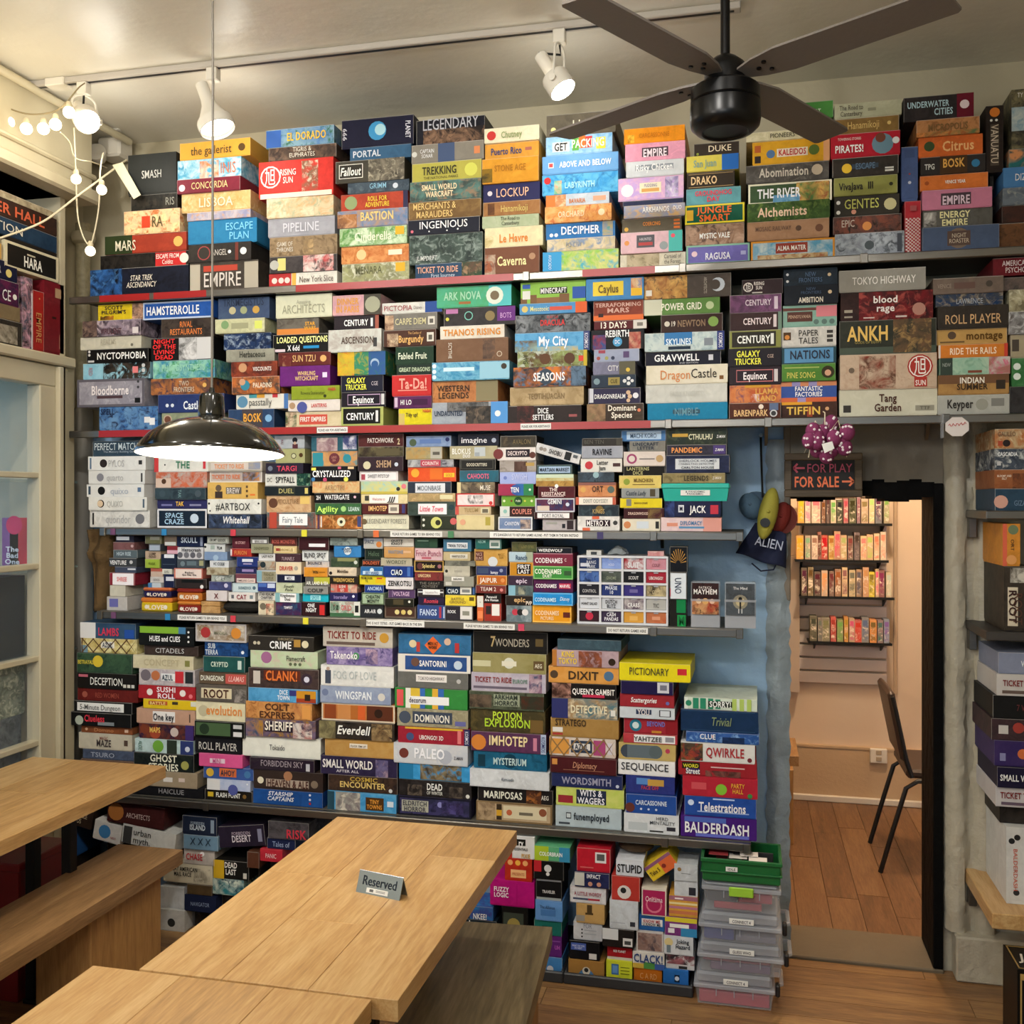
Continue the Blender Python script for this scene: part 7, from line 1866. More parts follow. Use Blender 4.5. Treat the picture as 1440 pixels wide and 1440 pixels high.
BOX,fifth,3,8|-2085,-1898,656,707,3500|0|d85890 r.25,.6,.3,.65:e8d0dc tMINI:c05088:.42,.48,.2
BOX,fifth,4,7|-1867,-1600,658,705,3500|0|302830/281c2c tFORBIDDEN_SKY:a89ca4:.5,.6,.66 r.87,.93,.1,.7:c0c0c8
BOX,fifth,10,5|-219,34,670,738,3500|0|b02838 c.52,.4,.28:80b838 tPARTY/HALL:e0a838:.74,.5,.18,.5 b r.12,.32,.35,.7:c85058 c.9,.15,.12:388848
BOX,fifth,9,8|-417,-246,662,726,3500|0|303c84/2c3478 r.22,.5,.5,.85:5888c8 r.45,.78,.45,.8:c09848 tFACE_OFF:b84048:.5,.35,.36,.2 b
BOX,fifth,8,8|-684,-429,669,719,3500|0|28305c tWORDSMITH:a0a0b8:.5,.5,.7 b c.93,.25,.12:c8d0e0
BOX,fifth,1,8|-2631,-2388,692,757,3500|0|c8c0ac tMAGIC:8c4840:.48,.72,.16,.2 tMAZE:403838:.48,.42,.28 b r.85,.92,.3,.65:504038
BOX,fifth,2,8|-2370,-2113,695,749,3500|0|c0d8d8 c.4,.5,.45:70a840 r.55,.72,0,1:303830 r.78,1,0,1:303c70 c.9,.4,.2:c8d0e0 vALOE:507868:.1,.5,.08
BOX,fifth,3,7|-2106,-1907,707,772,3500|0|1c1c20 tROLL_PLAYER:d4d0c8:.5,.45,.84
BOX,fifth,7,6|-974,-701,716,779,3500|0|1c5878/246888/184860 c.5,.5,.42:143c50 tMYSTERIUM:c0d8d8:.5,.48,.46 b r.06,.16,.1,.8:183848
BOX,fifth,4,6|-1904,-1580,706,784,3500|0|ecece0 tTokaido:585858:.45,.5,.2
BOX,fifth,10,4|-234,31,739,789,3500|0|a02830 r.05,.28,.45,.9:28241c tWORD:e0d838:.165,.68,.2,.25 b r.1,.28,.1,.5:403060 tStreet:f0f0f0:.19,.33,.18 b r.42,.85,.6,.68:d8b8b8 a.35,.8,0,.4:382420/805048/a02830
BOX,fifth,6,6|-1280,-994,719,794,3500|0|d4d4d4/c4c8d0 tPALEO:f8f8fc:.49,.55,.42 b c.14,.5,.25:703830 tZ-MAN:505058:.88,.4,.12 b c.7,.4,.35:b0b4c0
BOX,fifth,8,7|-687,-448,720,778,3500|0|4a1c20 tDiplomacy:d09878:.52,.55,.36 i r.03,.11,.5,.85:c88c48 r.2,.82,.2,.23:a07058
BOX,fifth,9,7|-443,-244,726,779,3500|0|ececec tSEQUENCE:202028:.47,.6,.84
BOX,fifth,5,6|-1558,-1282,728,795,3500|0|c09858/b88c4c r.36,.62,.5,.75:ece4d8 tFLICK_'EM_UP:504030:.49,.62,.22,.12
BOX,fifth,2,7|-2354,-2113,750,810,3500|0|302430/7a3c28/28203c c.3,.4,.4:a04830 tMAPS:e8c060:.3,.6,.2 b c.65,.5,.3:c8b8b0 r.85,1,.0,1:40306c
BOX,fifth,1,7|-2618,-2385,757,787,3500|0|8a5030/7a4428 tDomino:c88858:.45,.5,.4 c.1,.5,.2:d0a888 r.85,.92,.3,.7:d8b8a0
BOX,fifth,3,6|-2103,-1889,773,834,3500|0|141614 r.03,.72,.1,.9:486040 c.2,.5,.35:283828 r.78,.95,.1,.4:d8d8d8 r.78,.95,.6,.85:c0c0c0
BOX,fifth,10,3|-226,24,789,855,3500|0|d8d8d4/e0e0dc a0,.3,.05,.95:302c30/806838/b04030 tQWIRKLE:a83438:.6,.55,.52 b c.93,.2,.12:703038
BOX,fifth,9,6|-443,-244,780,839,3500|0|c0a868 c.15,.5,.4:404854 r.15,.65,.12,.88:606c74 c.65,.5,.4:586468 c.86,.6,.14:b04058
BOX,fifth,8,6|-692,-453,779,846,3500|0|d0b8a8/d8d0c8 r0,.3,.1,.9:d89848 r.33,.65,.2,.85:303c50 r.37,.62,.35,.7:e0dcd8 tAZUL:303848:.49,.53,.2 b r.67,.85,.1,.9:a84878 r.88,.95,.2,.8:d8d0d8 x907048
BOX,fifth,7,5|-982,-703,780,851,3500|0|603458/50304c c.1,.45,.4:d08038 tIMHOTEP:f0dca8:.5,.6,.52 b r.83,.88,.15,.8:c88098 r.93,1,0,1:b0c0d8 vKOSMOS:303870:.965,.5,.05,.8
BOX,fifth,4,5|-1885,-1594,785,855,3500|0|706078/584858/a07838 a0,.25,0,.9:b08030/706078/405068 r.27,.68,.3,.85:302430 tSHERIFF:f4ecdc:.48,.65,.4 b a.68,.95,0,.85:a87068/d8d0c8/403048
BOX,fifth,6,5|-1265,-988,794,854,3500|0|a02838 r.1,.9,.88,1:d0a838 c.17,.4,.25:405078 tUBONGO!_3D:f0e8e4:.47,.4,.34 b r.83,.88,.1,.9:d87878 r.92,1,0,1:2c3058 vKOSMOS:e8e8f0:.96,.5,.05,.8
BOX,fifth,1,6|-2656,-2382,788,842,3500|0|161616 tClueless:d83848:.4,.6,.34 b r.45,.72,.1,.35:80888c c.14,.4,.35:b0b8a8
BOX,fifth,5,5|-1579,-1279,795,861,3500|0|282420/3c342c/1c1a18 a0,.22,0,1:908860/605840 tEverdell:f4f4ec:.46,.55,.44 bi a.7,.97,0,.95:604830/a08860/282420
BOX,fifth,2,6|-2363,-2105,810,869,3500|0|c09880 r.28,.66,.15,.85:e8e4e0 tOne_key:282830:.47,.5,.36 b r.9,.92,.2,.75:504038
BOX,fifth,10,2|-208,39,856,892,3500|0|3860a8/285090/80a8d8 tCLUE:f0f4f8:.3,.6,.22 b c.37,.6,.12:c03838 a.5,.8,0,.6:182848/203868
BOX,fifth,9,5|-427,-239,839,873,3500|0|b84048 r.2,.96,.1,.9:ececec tYAHTZEE:484848:.46,.5,.52 b r.78,.94,.25,.75:909098
BOX,fifth,3,5|-2100,-1889,835,909,3500|0|e8e0bc tevolution:dc8c48:.58,.58,.74 b c.15,.5,.3:c0b898
BOX,fifth,1,5|-2650,-2382,842,886,3500|0|1a1a1a r.06,.86,.1,.85:ecece8 t5-Minute_Dungeon:585858:.46,.48,.7
BOX,fifth,8,5|-687,-442,847,915,3500|0|9c7840/a48048 tSTRATEGO:403020:.3,.78,.46 b r.03,.18,.25,.5:e0dcd8 r.03,.18,.1,.2:a83838
BOX,fifth,7,4|-985,-706,851,934,3500|0|484028/383420/584c2c tPOTION:c0d840:.5,.75,.4,.32 b tEXPLOSION:b0d038:.5,.42,.62,.36 b r.8,.97,.05,.6:705830
BOX,fifth,6,4|-1268,-994,855,922,3500|0|a0987c/8c8468/b0a88c c.11,.5,.35:485060 r.22,.78,.2,.85:404858 tDOMINION:e8e4d8:.5,.5,.5 b r.82,.97,.15,.4:6868a0
BOX,fifth,4,4|-1882,-1606,856,921,3500|0|b87848/d09858/905830 tCOLT/EXPRESS:503020:.48,.5,.54,.85 b r.85,.98,.1,.9:d89850
BOX,fifth,5,4|-1573,-1279,861,928,3500|0|c07840 e:d8c8b0 r.04,.2,.1,.9:8a4424 r.22,.6,.1,.9:c88850 r.4,.5,.1,.9:b06830 r.5,.6,.1,.9:d06030 r.62,.97,.1,.9:5a3020 c.78,.5,.25:302018
BOX,fifth,2,5|-2333,-2101,870,908,3500|0|e0c028/d8b820 r.1,.46,.4,.8:b05830 tBATTLE:f0d890:.28,.6,.3,.3 b r.55,.66,.5,.8:403828 r.9,1,.4,.9:d8d8c8
BOX,fifth,9,4|-424,-236,874,928,3500|0|a02c38 c.22,.5,.4:287088 c.22,.5,.22:d0e0e0 tBEYOND:6878c8:.6,.65,.34 b r.78,1,0,1:8a2028 r.52,.7,.05,.2:c88838
BOX,fifth,10,1|-226,36,892,968,3500|0|1c3458/183050 r.02,.96,.92,.95:305070 r.02,.96,.05,.08:305070 tTrivial:90a070:.52,.5,.26 i
BOX,fifth,1,4|-2634,-2360,887,937,3500|0|6a2420/5c1e1c tRED_WOMEN:9c4c3c:.5,.5,.4 c.12,.5,.25:a05848
BOX,fifth,2,4|-2354,-2104,909,962,3500|0|a82830 tSUSHI/ROLL:f4ecf0:.5,.5,.34,.85 b c.2,.5,.25:e8e0dc c.78,.5,.25:e8e0dc c.92,.3,.16:e07880
BOX,fifth,3,4|-2097,-1879,910,976,3500|0|504c48/605850 r.1,.7,.2,.8:d8ccac tROOT:4c2c24:.4,.5,.5 b a.75,.98,0,.8:a8a098/504c48
BOX,fifth,8,4|-684,-448,915,985,3500|0|587880/a88860/d0c0a0 r0,.25,0,1:303468 tDETECTIVE:e8e0c0:.57,.5,.56 b r.9,.97,.2,.5:e0e0d8
BOX,fifth,7,3|-988,-712,934,1000,3500|0|58604c/485040/303428 r.33,.68,.2,.85:98a088 tARKHAM/HORROR:303830:.5,.55,.32,.6 b a.0,.3,.1,.8:383028/685848 a.7,1,.1,.8:4c2c20/303428
BOX,fifth,4,3|-1873,-1585,921,974,3500|0|4088b8/58a0d0 tDICE/TOWN:f0f4f8:.52,.55,.18,.85 b r.7,.98,.05,.9:c88c28 r.6,.7,.5,.9:383878 r.7,.98,.05,.35:a04028 r.82,.9,.2,.65:302820
BOX,fifth,5,3|-1576,-1294,928,994,3500|0|8894b0/98a4bc tWINGSPAN:ecf0f4:.48,.5,.52 b c.87,.45,.22:d0ccc4 c.07,.6,.2:707c9c
BOX,fifth,6,3|-1279,-999,923,998,3500|0|388840 r.15,.25,0,1:e8e8e0 r.22,.35,0,1:d8b840 r.35,.42,0,1:3868b0 r.45,.52,0,1:388840 r.52,.6,0,1:e0b040 r.6,.68,0,1:3868b0 r.2,.75,.2,.6:f0f0f0 tdecorum:504858:.32,.42,.24 b r.03,.12,.1,.9:d85858
BOX,fifth,9,3|-438,-246,928,966,3500|0|d0d8e0 r.3,.58,.4,.85:303c58 tYOU:e0d8d8:.44,.62,.22 b r.72,.93,.25,.85:303038 r.74,.91,.3,.8:d0d8e0
BOX,fifth,1,3|-2631,-2363,937,1001,3500|0|1c1a18 tDECEPTION:ecece4:.5,.5,.56 r.78,.83,.15,.35:c8c8c0 r.85,.9,.15,.35:c8c8c0 r.92,.97,.15,.35:c8c8c0 r.02,.18,.72,.88:c06878
BOX,fifth,10,0|-213,34,968,1009,3500|0|d8e4d4 r.0,.05,0,1:e0e8e0 r.12,.2,.05,.95:308868 r.22,.3,.05,.95:308868 r.33,.4,.05,.95:308868 r.43,.5,.1,.9:308868 c.06,.5,.25:308868 r.66,.72,0,1:b0c868 r.76,.82,0,1:b0c868 r.86,.92,0,1:b0c868 r.33,.66,.25,.75:303830 tSORRY!:f0f4f0:.5,.5,.3 b
BOX,fifth,2,3|-2348,-2101,963,1028,3500|0|c0b8b8/a8a0a8/d0c8c8 r.4,.65,.3,.75:e8e8e8 tAZUL:384858:.52,.52,.2 b r.65,.8,.2,.9:c03038 c.12,.6,.35:706870 c.3,.6,.3:b87048 r.83,.97,.2,.9:282c30
BOX,fifth,9,2|-438,-249,967,1013,3500|0|9c2c34 tScattergories:f0ecec:.44,.55,.48 bi c.88,.35,.14:6868a8
BOX,fifth,4,2|-1873,-1582,974,1050,3500|0|3c3030/4c3c38/2c2424 r.22,.74,.4,.9:602c20 tCLANK!:e07838:.48,.65,.46 b r.07,.17,.2,.85:c8c0b8 c.83,.5,.3:382c38 c.83,.5,.15:d0d0e0
BOX,fifth,3,3|-2088,-1879,977,1026,3500|0|605040 r.55,.97,.1,.85:c05850 tDUNGEONS:ececdc:.28,.5,.48 b tLLAMAS:f0c8c0:.77,.5,.32 i
BOX,fifth,8,3|-684,-453,986,1039,3500|0|1c1818 a0,.3,0,1:c09080/402820/302020 tQUEEN'S_GAMBIT:f4f0ec:.65,.5,.66 b r.48,.82,.1,.3:c03050
BOX,fifth,5,2|-1573,-1282,994,1072,3500|0|e4e4e0 tFOG_OF_LOVE:b4bcbc:.47,.55,.6 r.06,.14,.1,.75:404858 c.1,.82,.09:b09888
BOX,fifth,7,2|-980,-703,1000,1067,3500|0|c0b8c4/b0a8b8 tTICKET_TO_RIDE:8a3430:.3,.65,.5,.3 b tEUROPE:688878:.66,.6,.2,.22 b a.78,.95,0,1:704868/c8b0b8/384868 r.03,.75,.15,.28:686070
BOX,fifth,6,2|-1265,-996,999,1059,3500|0|6c6c68 r.26,.7,.4,.85:e8e4e0 tTOKYO_HIGHWAY:807878:.48,.63,.38 c.87,.5,.14:b0b0b0
BOX,fifth,1,2|-2631,-2379,1001,1080,3500|0|2c4434/3c5840/24382c c.38,.6,.3:d0b838 tBETRAYAL:d8c848:.16,.55,.28 b
BOX,fifth,9,1|-435,-252,1013,1059,3500|0|241c48 r.7,.92,.15,.95:d0d0d8 r.75,.88,.35,.75:787888
BOX,fifth,3,2|-2066,-1889,1027,1088,3500|0|1c4848/245450 tCRYPTID:d0e0d0:.4,.5,.42 b r.83,.92,.2,.75:c0d0c8
BOX,fifth,2,2|-2376,-2110,1028,1081,3500|0|d0c8a8 tCONCEPT:b8ae90:.48,.5,.6 b r.86,.94,.25,.7:808048
BOX,fifth,8,2|-695,-442,1040,1099,3500|0|d09040/d89c50 c.08,.5,.25:504030 tDIXIT:403020:.5,.5,.44 b c.86,.5,.3:507090
BOX,fifth,4,1|-1867,-1588,1051,1116,3500|0|c0d0b0/b8c8a0/c8b8a8 c.24,.6,.35:a06890 tFlamecraft:303028:.68,.6,.28 c.6,.25,.1:606850 c.67,.25,.1:606850 c.74,.25,.1:606850
BOX,fifth,6,1|-1265,-985,1059,1124,3500|0|284880/345490 r0,1,.9,1:e0dcd4 r0,1,0,.1:e0dcd4 tSANTORINI:f4f4f4:.49,.5,.38 b c.24,.55,.25:6a4c40 r0,.1,0,1:e0dcd4 r.95,1,0,1:e0dcd4 c.83,.45,.25:c0d0e0
BOX,fifth,7,1|-977,-703,1067,1139,3500|0|8c8450/989060 c.5,.5,.28:d8d8c8 r.4,.6,.35,.6:e0dcc8 r.83,.97,.2,.65:604c30 tAEG:e0d8c0:.9,.42,.1 b r.0,.25,.3,.6:c8c4a0
BOX,fifth,9,0|-438,-191,1060,1123,3500|0|e8d820 tPICTIONARY:403c28:.42,.55,.56 r.82,.95,.4,.75:c83038
BOX,fifth,5,1|-1552,-1288,1073,1142,3500|0|706098/a898c0/504878 tTakenoko:f4f0f4:.27,.55,.42 b c.45,.5,.2:509060 a.6,.78,.1,.9:c8a8b8/504878
BOX,fifth,1,1|-2618,-2363,1081,1139,3500|0|c0a860/e0d8a0/a89858 r.36,.6,.35,.8:e8e4d8 tAZUL:404858:.48,.58,.18 b r.0,.12,0,.5:7090a0 x604830
BOX,fifth,2,1|-2329,-2092,1082,1121,3500|0|302824/403430 tCITADELS:c8c8c8:.48,.5,.54
BOX,fifth,3,1|-2063,-1879,1088,1143,3500|0|1c3c6c/24508c/183058 tSUB/TERRA:d0d8e0:.17,.5,.3,.8 b c.88,.3,.12:e0e8f0
BOX,fifth,8,1|-681,-442,1100,1159,3500|0|a89098/b8a0a8 r0,.07,0,1:b87838 a.4,.75,0,.95:a05838/704030/a89098 tKING/TOKYO:f0d040:.24,.55,.28,.8 b c.9,.35,.22:302418
BOX,fifth,4,0|-1876,-1603,1116,1173,3500|0|302c28 tCHRONICLES:a89878:.58,.82,.24,.16 tCRIME:f4f4f4:.5,.42,.34 b r.7,.8,.3,.8:b08840 c.87,.5,.25:d8d0b0 c.1,.5,.12:c8c0a8 c.16,.5,.12:c8c0a8
BOX,fifth,6,0|-1265,-985,1125,1198,3500|0|2c6088/3870a0 d.48,.45,.45:e06830 tMEN_AT/WORK:382818:.48,.45,.14,.35 b c.2,.5,.2:d8c8a0 c.68,.65,.18:d0b098 r.25,.3,.1,.6:b04038 r.78,.84,.1,.6:b03838
BOX,fifth,2,0|-2348,-2104,1121,1196,3500|0|181a1a r.02,.72,.65,1:80b038 r.72,.85,.65,1:4878a0 tHUES_and_CUES:f4f4f4:.48,.38,.56 b c.9,.75,.06:e0e0e0 c.9,.5,.06:e0e0e0 c.9,.25,.06:e0e0e0
BOX,fifth,7,0|-977,-701,1139,1216,3500|0|1c1a18 t7:b8a070:.27,.55,.07 b tWONDERS:b0a898:.53,.5,.46 r.84,.94,.35,.7:605030
BOX,fifth,5,0|-1564,-1285,1142,1217,3500|0|c8c0b4/b8b0a4 tTICKET_TO_RIDE:803028:.42,.6,.7,.4 b c.88,.5,.25:c09038 r.05,.75,.1,.25:685850
BOX,fifth,1,0|-2624,-2370,1139,1202,3500|0|3a5878/34506c r0,.28,0,1:e0e0e0 tLAMBS:d03c58:.52,.45,.38 b r.8,.97,.05,.6:2850a0
BOX,fifth,3,0|-2097,-1879,1144,1215,3500|0|b0a8a0/8a7458/d0c8b8 e:b8b4b4 c.2,.5,.3:a83838 c.8,.5,.3:d08838 tMANDALA:606850:.5,.5,.25
BOX,fifth,8,0|-662,-434,1160,1198,3500|0|48606c/384c58
BOX,low,1,19|-2262,-2146,0,84,3500|0|ccccc8 c.5,.4,.2:303030
BOX,low,7,6|-283,-197,12,76,3460|0|2868b0/3070c0 r.45,.65,.35,.75:182840 c.55,.55,.12:d8e0f0
BOX,low,3,6|-734,-638,12,72,3460|0|4888c8 c.2,.4,.3:302830 c.55,.3,.2:d8d4d8
BOX,low,5,5|-480,-390,12,86,3460|0|d8e038 r.2,.48,.35,.85:3868a8 r.24,.44,.42,.78:6898d0 r.55,.9,.7,.74:707820 r.55,.9,.55,.59:707820 r.55,.9,.4,.44:707820
BOX,low,4,6|-614,-487,12,76,3460|0|a87c40 c.5,.1,.45:4878a8 c.5,.45,.22:e0d8c8 c.5,.5,.12:303030
BOX,low,6,5|-384,-288,12,69,3460|0|c87020 tC_A_RD:e0a868:.52,.55,.62
BOX,low,6,4|-388,-279,69,126,3460|0|e8e4dc r.35,.7,0,.4:509048 r0,.35,0,.3:d0b048 r.7,1,0,.35:4060a8 tCLACK!:304880:.5,.65,.94 b
BOX,low,3,5|-738,-640,73,146,3460|0|602878 tUH:c060c0:.85,.5,.2 b r.6,.95,.75,.8:8850a0
BOX,low,4,5|-611,-504,76,142,3460|0|16161a r.05,.55,.5,.88:5068b8 tWHAT_DO_YOU/DO_NEXT:d8e0f8:.3,.69,.42,.3 b r.65,.9,.08,.38:d8d8d8
BOX,low,7,5|-274,-177,76,126,3460|0|d4d4d4 a0,1,.35,1:302c30/a86870/d4d4d4 r.45,.75,.05,.25:303030
BOX,low,1,18|-2150,-2014,83,147,3500|0|202844 tNAVIGATOR:90a0c0:.5,.5,.6
BOX,low,5,4|-478,-391,86,134,3460|0|a82028 r0,1,0,.2:d0c8c8 tRED_PLANET:ececec:.5,.65,.5 b
BOX,low,1,17|-2262,-2155,85,168,3500|0|d8dce0
BOX,low,2,5|-1003,-878,121,178,3460|0|1c2c38 ti_see:f0f0f0:.4,.75,.44 b
BOX,low,7,4|-281,-181,127,193,3460|0|d8dce0 c.17,.65,.22:d8c890 r.1,.24,.1,.5:788890 tJoking/Hazard:283038:.65,.6,.5,.5 b
BOX,low,6,3|-375,-283,126,198,3460|0|d8d4d4 a.05,.95,.08,.92:806058/a89088/504850
BOX,low,2,4|-856,-761,134,239,3460|0|181818 r.05,.83,.1,.8:404840 c.45,.4,.25:a09050
BOX,low,5,3|-493,-383,135,199,3460|0|24201f r0,.5,.4,1:e0e4e8 r.65,.95,.1,.55:e0e0e0 r.7,.9,.2,.4:484848
BOX,low,4,4|-598,-496,143,205,3460|0|d4d8e0 tFOR:9098a8:.5,.85,.3 c.3,.6,.05:303038 c.3,.4,.05:303038 c.3,.2,.05:303038 r.38,.8,.55,.6:a8b0bc r.38,.8,.35,.4:a8b0bc
BOX,low,3,4|-740,-640,147,201,3460|0|207068 tTEN:104840:.45,.5,.3 b
BOX,low,1,16|-2142,-2033,148,188,3500|0|5a4830
BOX,low,1,15|-2031,-1898,158,221,3500|0|307880/d8e0d0/204858
BOX,low,2,3|-977,-890,179,228,3460|0|2878b8/404890 tNKEE!:f0f4f8:.45,.3,.6 b
BOX,low,1,14|-2248,-2033,188,265,3500|0|d4ccb4 tGREAT_AMERICAN/MAIL_RACE:302c28:.4,.6,.6,.5 b a.62,.95,.1,.8:807868/d4ccb4
BOX,low,7,3|-277,-168,193,257,3460|0|803c80 r0,1,.75,1:d8c838 r.5,1,.0,.45:3888b8 r.15,.75,.45,.65:ecece8 r.1,.3,.15,.4:ececec
BOX,low,6,2|-367,-279,199,253,3460|0|2c64a8 r.1,.92,.3,.75:ececec tKNOW_ME:b83838:.5,.62,.66,.2 b tU_KNOW_ME:303848:.5,.42,.7,.18 b
BOX,low,5,2|-468,-369,200,301,3460|0|d4dce4 r.72,.9,.12,.28:383c44 r.05,.55,.2,.23:b0b8c4
BOX,low,3,3|-734,-636,201,273,3460|0|5890d0/6898d8 tThe_Alliance:283858:.45,.7,.55 r.2,.75,.25,.55:4878b8
BOX,low,4,3|-587,-487,205,274,3460|0|c09c60/c8a468 r.38,.56,.45,.95:504028 r.32,.6,.45,.55:504028 r0,.3,.1,.4:9c9890
BOX,low,1,13|-2027,-1876,221,293,3500|0|1c1a18 r0,.3,0,1:d0a828 tDEAD/LAST:f0ece4:.5,.6,.36,.75 b r.84,.94,.1,.4:d8d4c8
BOX,low,2,2|-901,-738,239,331,3460|0|b81878/a81470 tFUZZY/LOGIC:f4e8f4:.26,.55,.34,.4 b r.6,.62,.1,.9:a01068
BOX,low,1,11|-2726,-2660,243,366,3500|0|285898
BOX,low,6,1|-357,-272,254,351,3460|0|e0d8c8 r.05,.95,.05,.92:a82858 c.5,.4,.33:d87890 c.5,.42,.27:a82858 tOnitama:f0d8e0:.5,.62,.7
BOX,low,7,2|-263,-166,258,330,3460|0|d8a040 r0,1,.8,1:a06878 r0,1,.6,.7:e8d8a0 r0,1,.4,.52:b87890 r0,1,.15,.3:c87850 r.2,.5,.85,.92:f0e8e8
BOX,low,1,12|-2155,-2023,266,329,3500|0|c0b8b0 tCHASE:b83038:.35,.5,.55 b c.6,.7,.15:f0f0f0
BOX,low,4,2|-609,-482,275,333,3460|0|d8d8dc tA_LITTLE_WORDY:a04858:.5,.6,.76 b r.08,.5,.2,.32:485068 r.5,.83,.2,.32:a83848
BOX,low,1,10|-1876,-1826,278,340,3500|0|5c3828
BOX,low,3,2|-732,-640,274,350,3460|0|161618 r.02,.98,.88,1:a8b0b8 r.02,.98,0,.12:a0a8a8 tTRAVELER:d8d8d8:.5,.4,.5 b
BOX,low,5,1|-461,-363,301,386,3460|0|b83c34/b03830 c.45,.35,.28:d8d4d0 c.42,.42,.12:282828
BOX,low,1,9|-1824,-1732,307,354,3500|0|c83040 tPANIC:f0d8d8:.5,.5,.5
BOX,low,1,8|-2423,-2186,318,395,3500|-7|dcdcd8 r.02,.18,0,.9:404040 turban/myth.:303030:.38,.5,.34,.75
BOX,low,1,4|-2006,-1808,352,434,3500|7|2c2434 tFORBIDDEN:b8a8b8:.5,.65,.4,.15 tDESERT:d8d0d8:.5,.4,.42 b r.85,.94,.2,.8:8888a0
BOX,low,1,6|-2553,-2429,327,405,3500|-10|e0dcd8 c.4,.5,.35:4888c0 tNERDS:b04048:.75,.3,.2
BOX,low,7,1|-245,-166,330,384,3460|0|d0d4d8 r.62,.92,.1,.6:303038
BOX,low,1,7|-2150,-2001,329,386,3500|0|7090a8 tX_X_X:283848:.5,.6,.6
BOX,low,4,1|-592,-469,334,387,3460|0|282c54/202448 r0,.28,.1,.95:c8c8c0 tIMPACT:e8e8f0:.55,.78,.4 b c.45,.25,.15:c89078 c.7,.25,.15:c89078
BOX,low,2,1|-847,-747,331,413,3460|0|b83020 c.2,.8,.12:e8a868 c.48,.8,.12:e8b048 c.75,.8,.12:e8a868 r.22,.78,.15,.5:e8b880 tPRESENTS:b85838:.5,.32,.44
BOX,low,1,5|-1800,-1682,354,395,3500|0|20284c tTales_of:a0b0d0:.5,.5,.6
BOX,low,3,1|-738,-631,350,416,3460|0|141414 r0,.25,.4,1:b82830 c.47,.6,.2:d8d8d8 c.47,.3,.1:e0e0e0
BOX,low,1,3|-2722,-2563,380,455,3500|-11|3c2c24/302420 tUNSPEAKABLE/WORDS:d8c8a8:.5,.5,.7
BOX,low,7,0|-245,-166,384,441,3460|0|c8ccd0 c.22,.7,.12:907040 r.3,.7,.45,.48:606060
BOX,low,4,0|-585,-467,388,470,3460|0|b82030 r.55,.88,.4,.85:e4e0e0 r.6,.83,.5,.78:585858 r.1,.5,.15,.2:d06868
BOX,low,1,2|-2155,-2006,387,460,3500|0|20283c tFORBIDDEN:a8b8c8:.45,.65,.4,.15 tISLAND:c8d4dc:.45,.42,.46 b r.82,.92,.15,.85:8898a8
BOX,low,5,0|-445,-350,387,443,3460|0|dce0e8 tSTUPID:18181c:.5,.5,.92 b
BOX,low,1,0|-2489,-2235,402,490,3500|-4|4a2424/3c1c1c c.15,.5,.4:b07038 tARCHITECTS:d8c0b8:.55,.45,.42
BOX,low,6,0|-345,-238,397,452,3460|38|e0c030 r.5,1,0,1:d86838 r.0,1,.8,1:8a5878 tTake_5:403020:.25,.45,.36 b c.6,.45,.14:803028
BOX,low,1,1|-1791,-1624,396,464,3500|0|302c30/585458 tRISK:c83848:.7,.35,.5 b
BOX,low,2,0|-819,-738,413,490,3460|0|e0e0e0 r.2,.6,.6,.9:181818 try:f0f0f0:.4,.75,.22 b tESSENTIALS:303030:.4,.45,.6 b tPIXIE:c89838:.62,.15,.4 b
BOX,low,3,0|-736,-609,416,467,3460|0|60b080 r0,.4,0,1:a8c030 r.7,1,0,1:3888b0 tCOLORBRAIN:f4f8f8:.47,.5,.66 b
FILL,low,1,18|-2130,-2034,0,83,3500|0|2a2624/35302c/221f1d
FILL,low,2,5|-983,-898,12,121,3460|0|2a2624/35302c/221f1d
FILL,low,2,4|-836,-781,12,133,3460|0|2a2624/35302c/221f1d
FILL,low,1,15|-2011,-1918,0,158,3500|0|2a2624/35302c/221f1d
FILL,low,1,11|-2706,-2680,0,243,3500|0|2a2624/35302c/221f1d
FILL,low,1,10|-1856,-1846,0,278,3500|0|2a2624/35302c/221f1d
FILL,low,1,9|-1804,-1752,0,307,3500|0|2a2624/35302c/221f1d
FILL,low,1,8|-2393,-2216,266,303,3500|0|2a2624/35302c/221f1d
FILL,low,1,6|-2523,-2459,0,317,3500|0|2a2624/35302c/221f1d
BOX,right,3,7|817,954,386,634,3500|0|d8d8d4 vBALDERDASH:c85840:.2,.45,.09,.7 c.12,.82,.07:282828 c.24,.87,.07:282828 c.22,.15,.07:383838
BOX,right,3,6|786,954,698,763,3500|0|c8c4c4 tTICKET_TO_RIDE:7c2828:.5,.6,.84,.42 b r.1,.75,.1,.25:685868
BOX,right,3,5|788,954,763,830,3500|0|201c34 tSMALL_WORLD:ececec:.45,.5,.8 b
BOX,right,3,4|781,954,831,914,3500|0|34285c/403060 r.1,.2,.2,.5:8888b0 c.5,.5,.2:d07040
BOX,right,3,3|773,954,914,984,3500|0|2c2628/483438 r.12,.28,.3,.7:c8c4c0 c.45,.6,.25:a04038
BOX,right,3,2|778,954,984,1060,3500|0|1c1c1c t7_WONDERS:6c3434:.7,.5,.6
BOX,right,3,1|788,954,1060,1130,3500|0|c8c4c0 tTICKET_TO_RIDE:7c2828:.52,.6,.82,.42 b r.1,.75,.1,.25:685850
BOX,right,3,0|793,954,1131,1200,3500|0|8890a8 tWINGSPAN:e8ecf0:.7,.5,.56 b
BOX,right,2,1|809,901,1270,1479,3500|0|2c2824/403830 vROOT:5a3c30:.45,.35,.3,.5 r.12,.45,.08,.68:d8ccb4 vROOT:3c2420:.285,.38,.25,.52 b a.2,.8,.75,.98:c8c4b8/403830
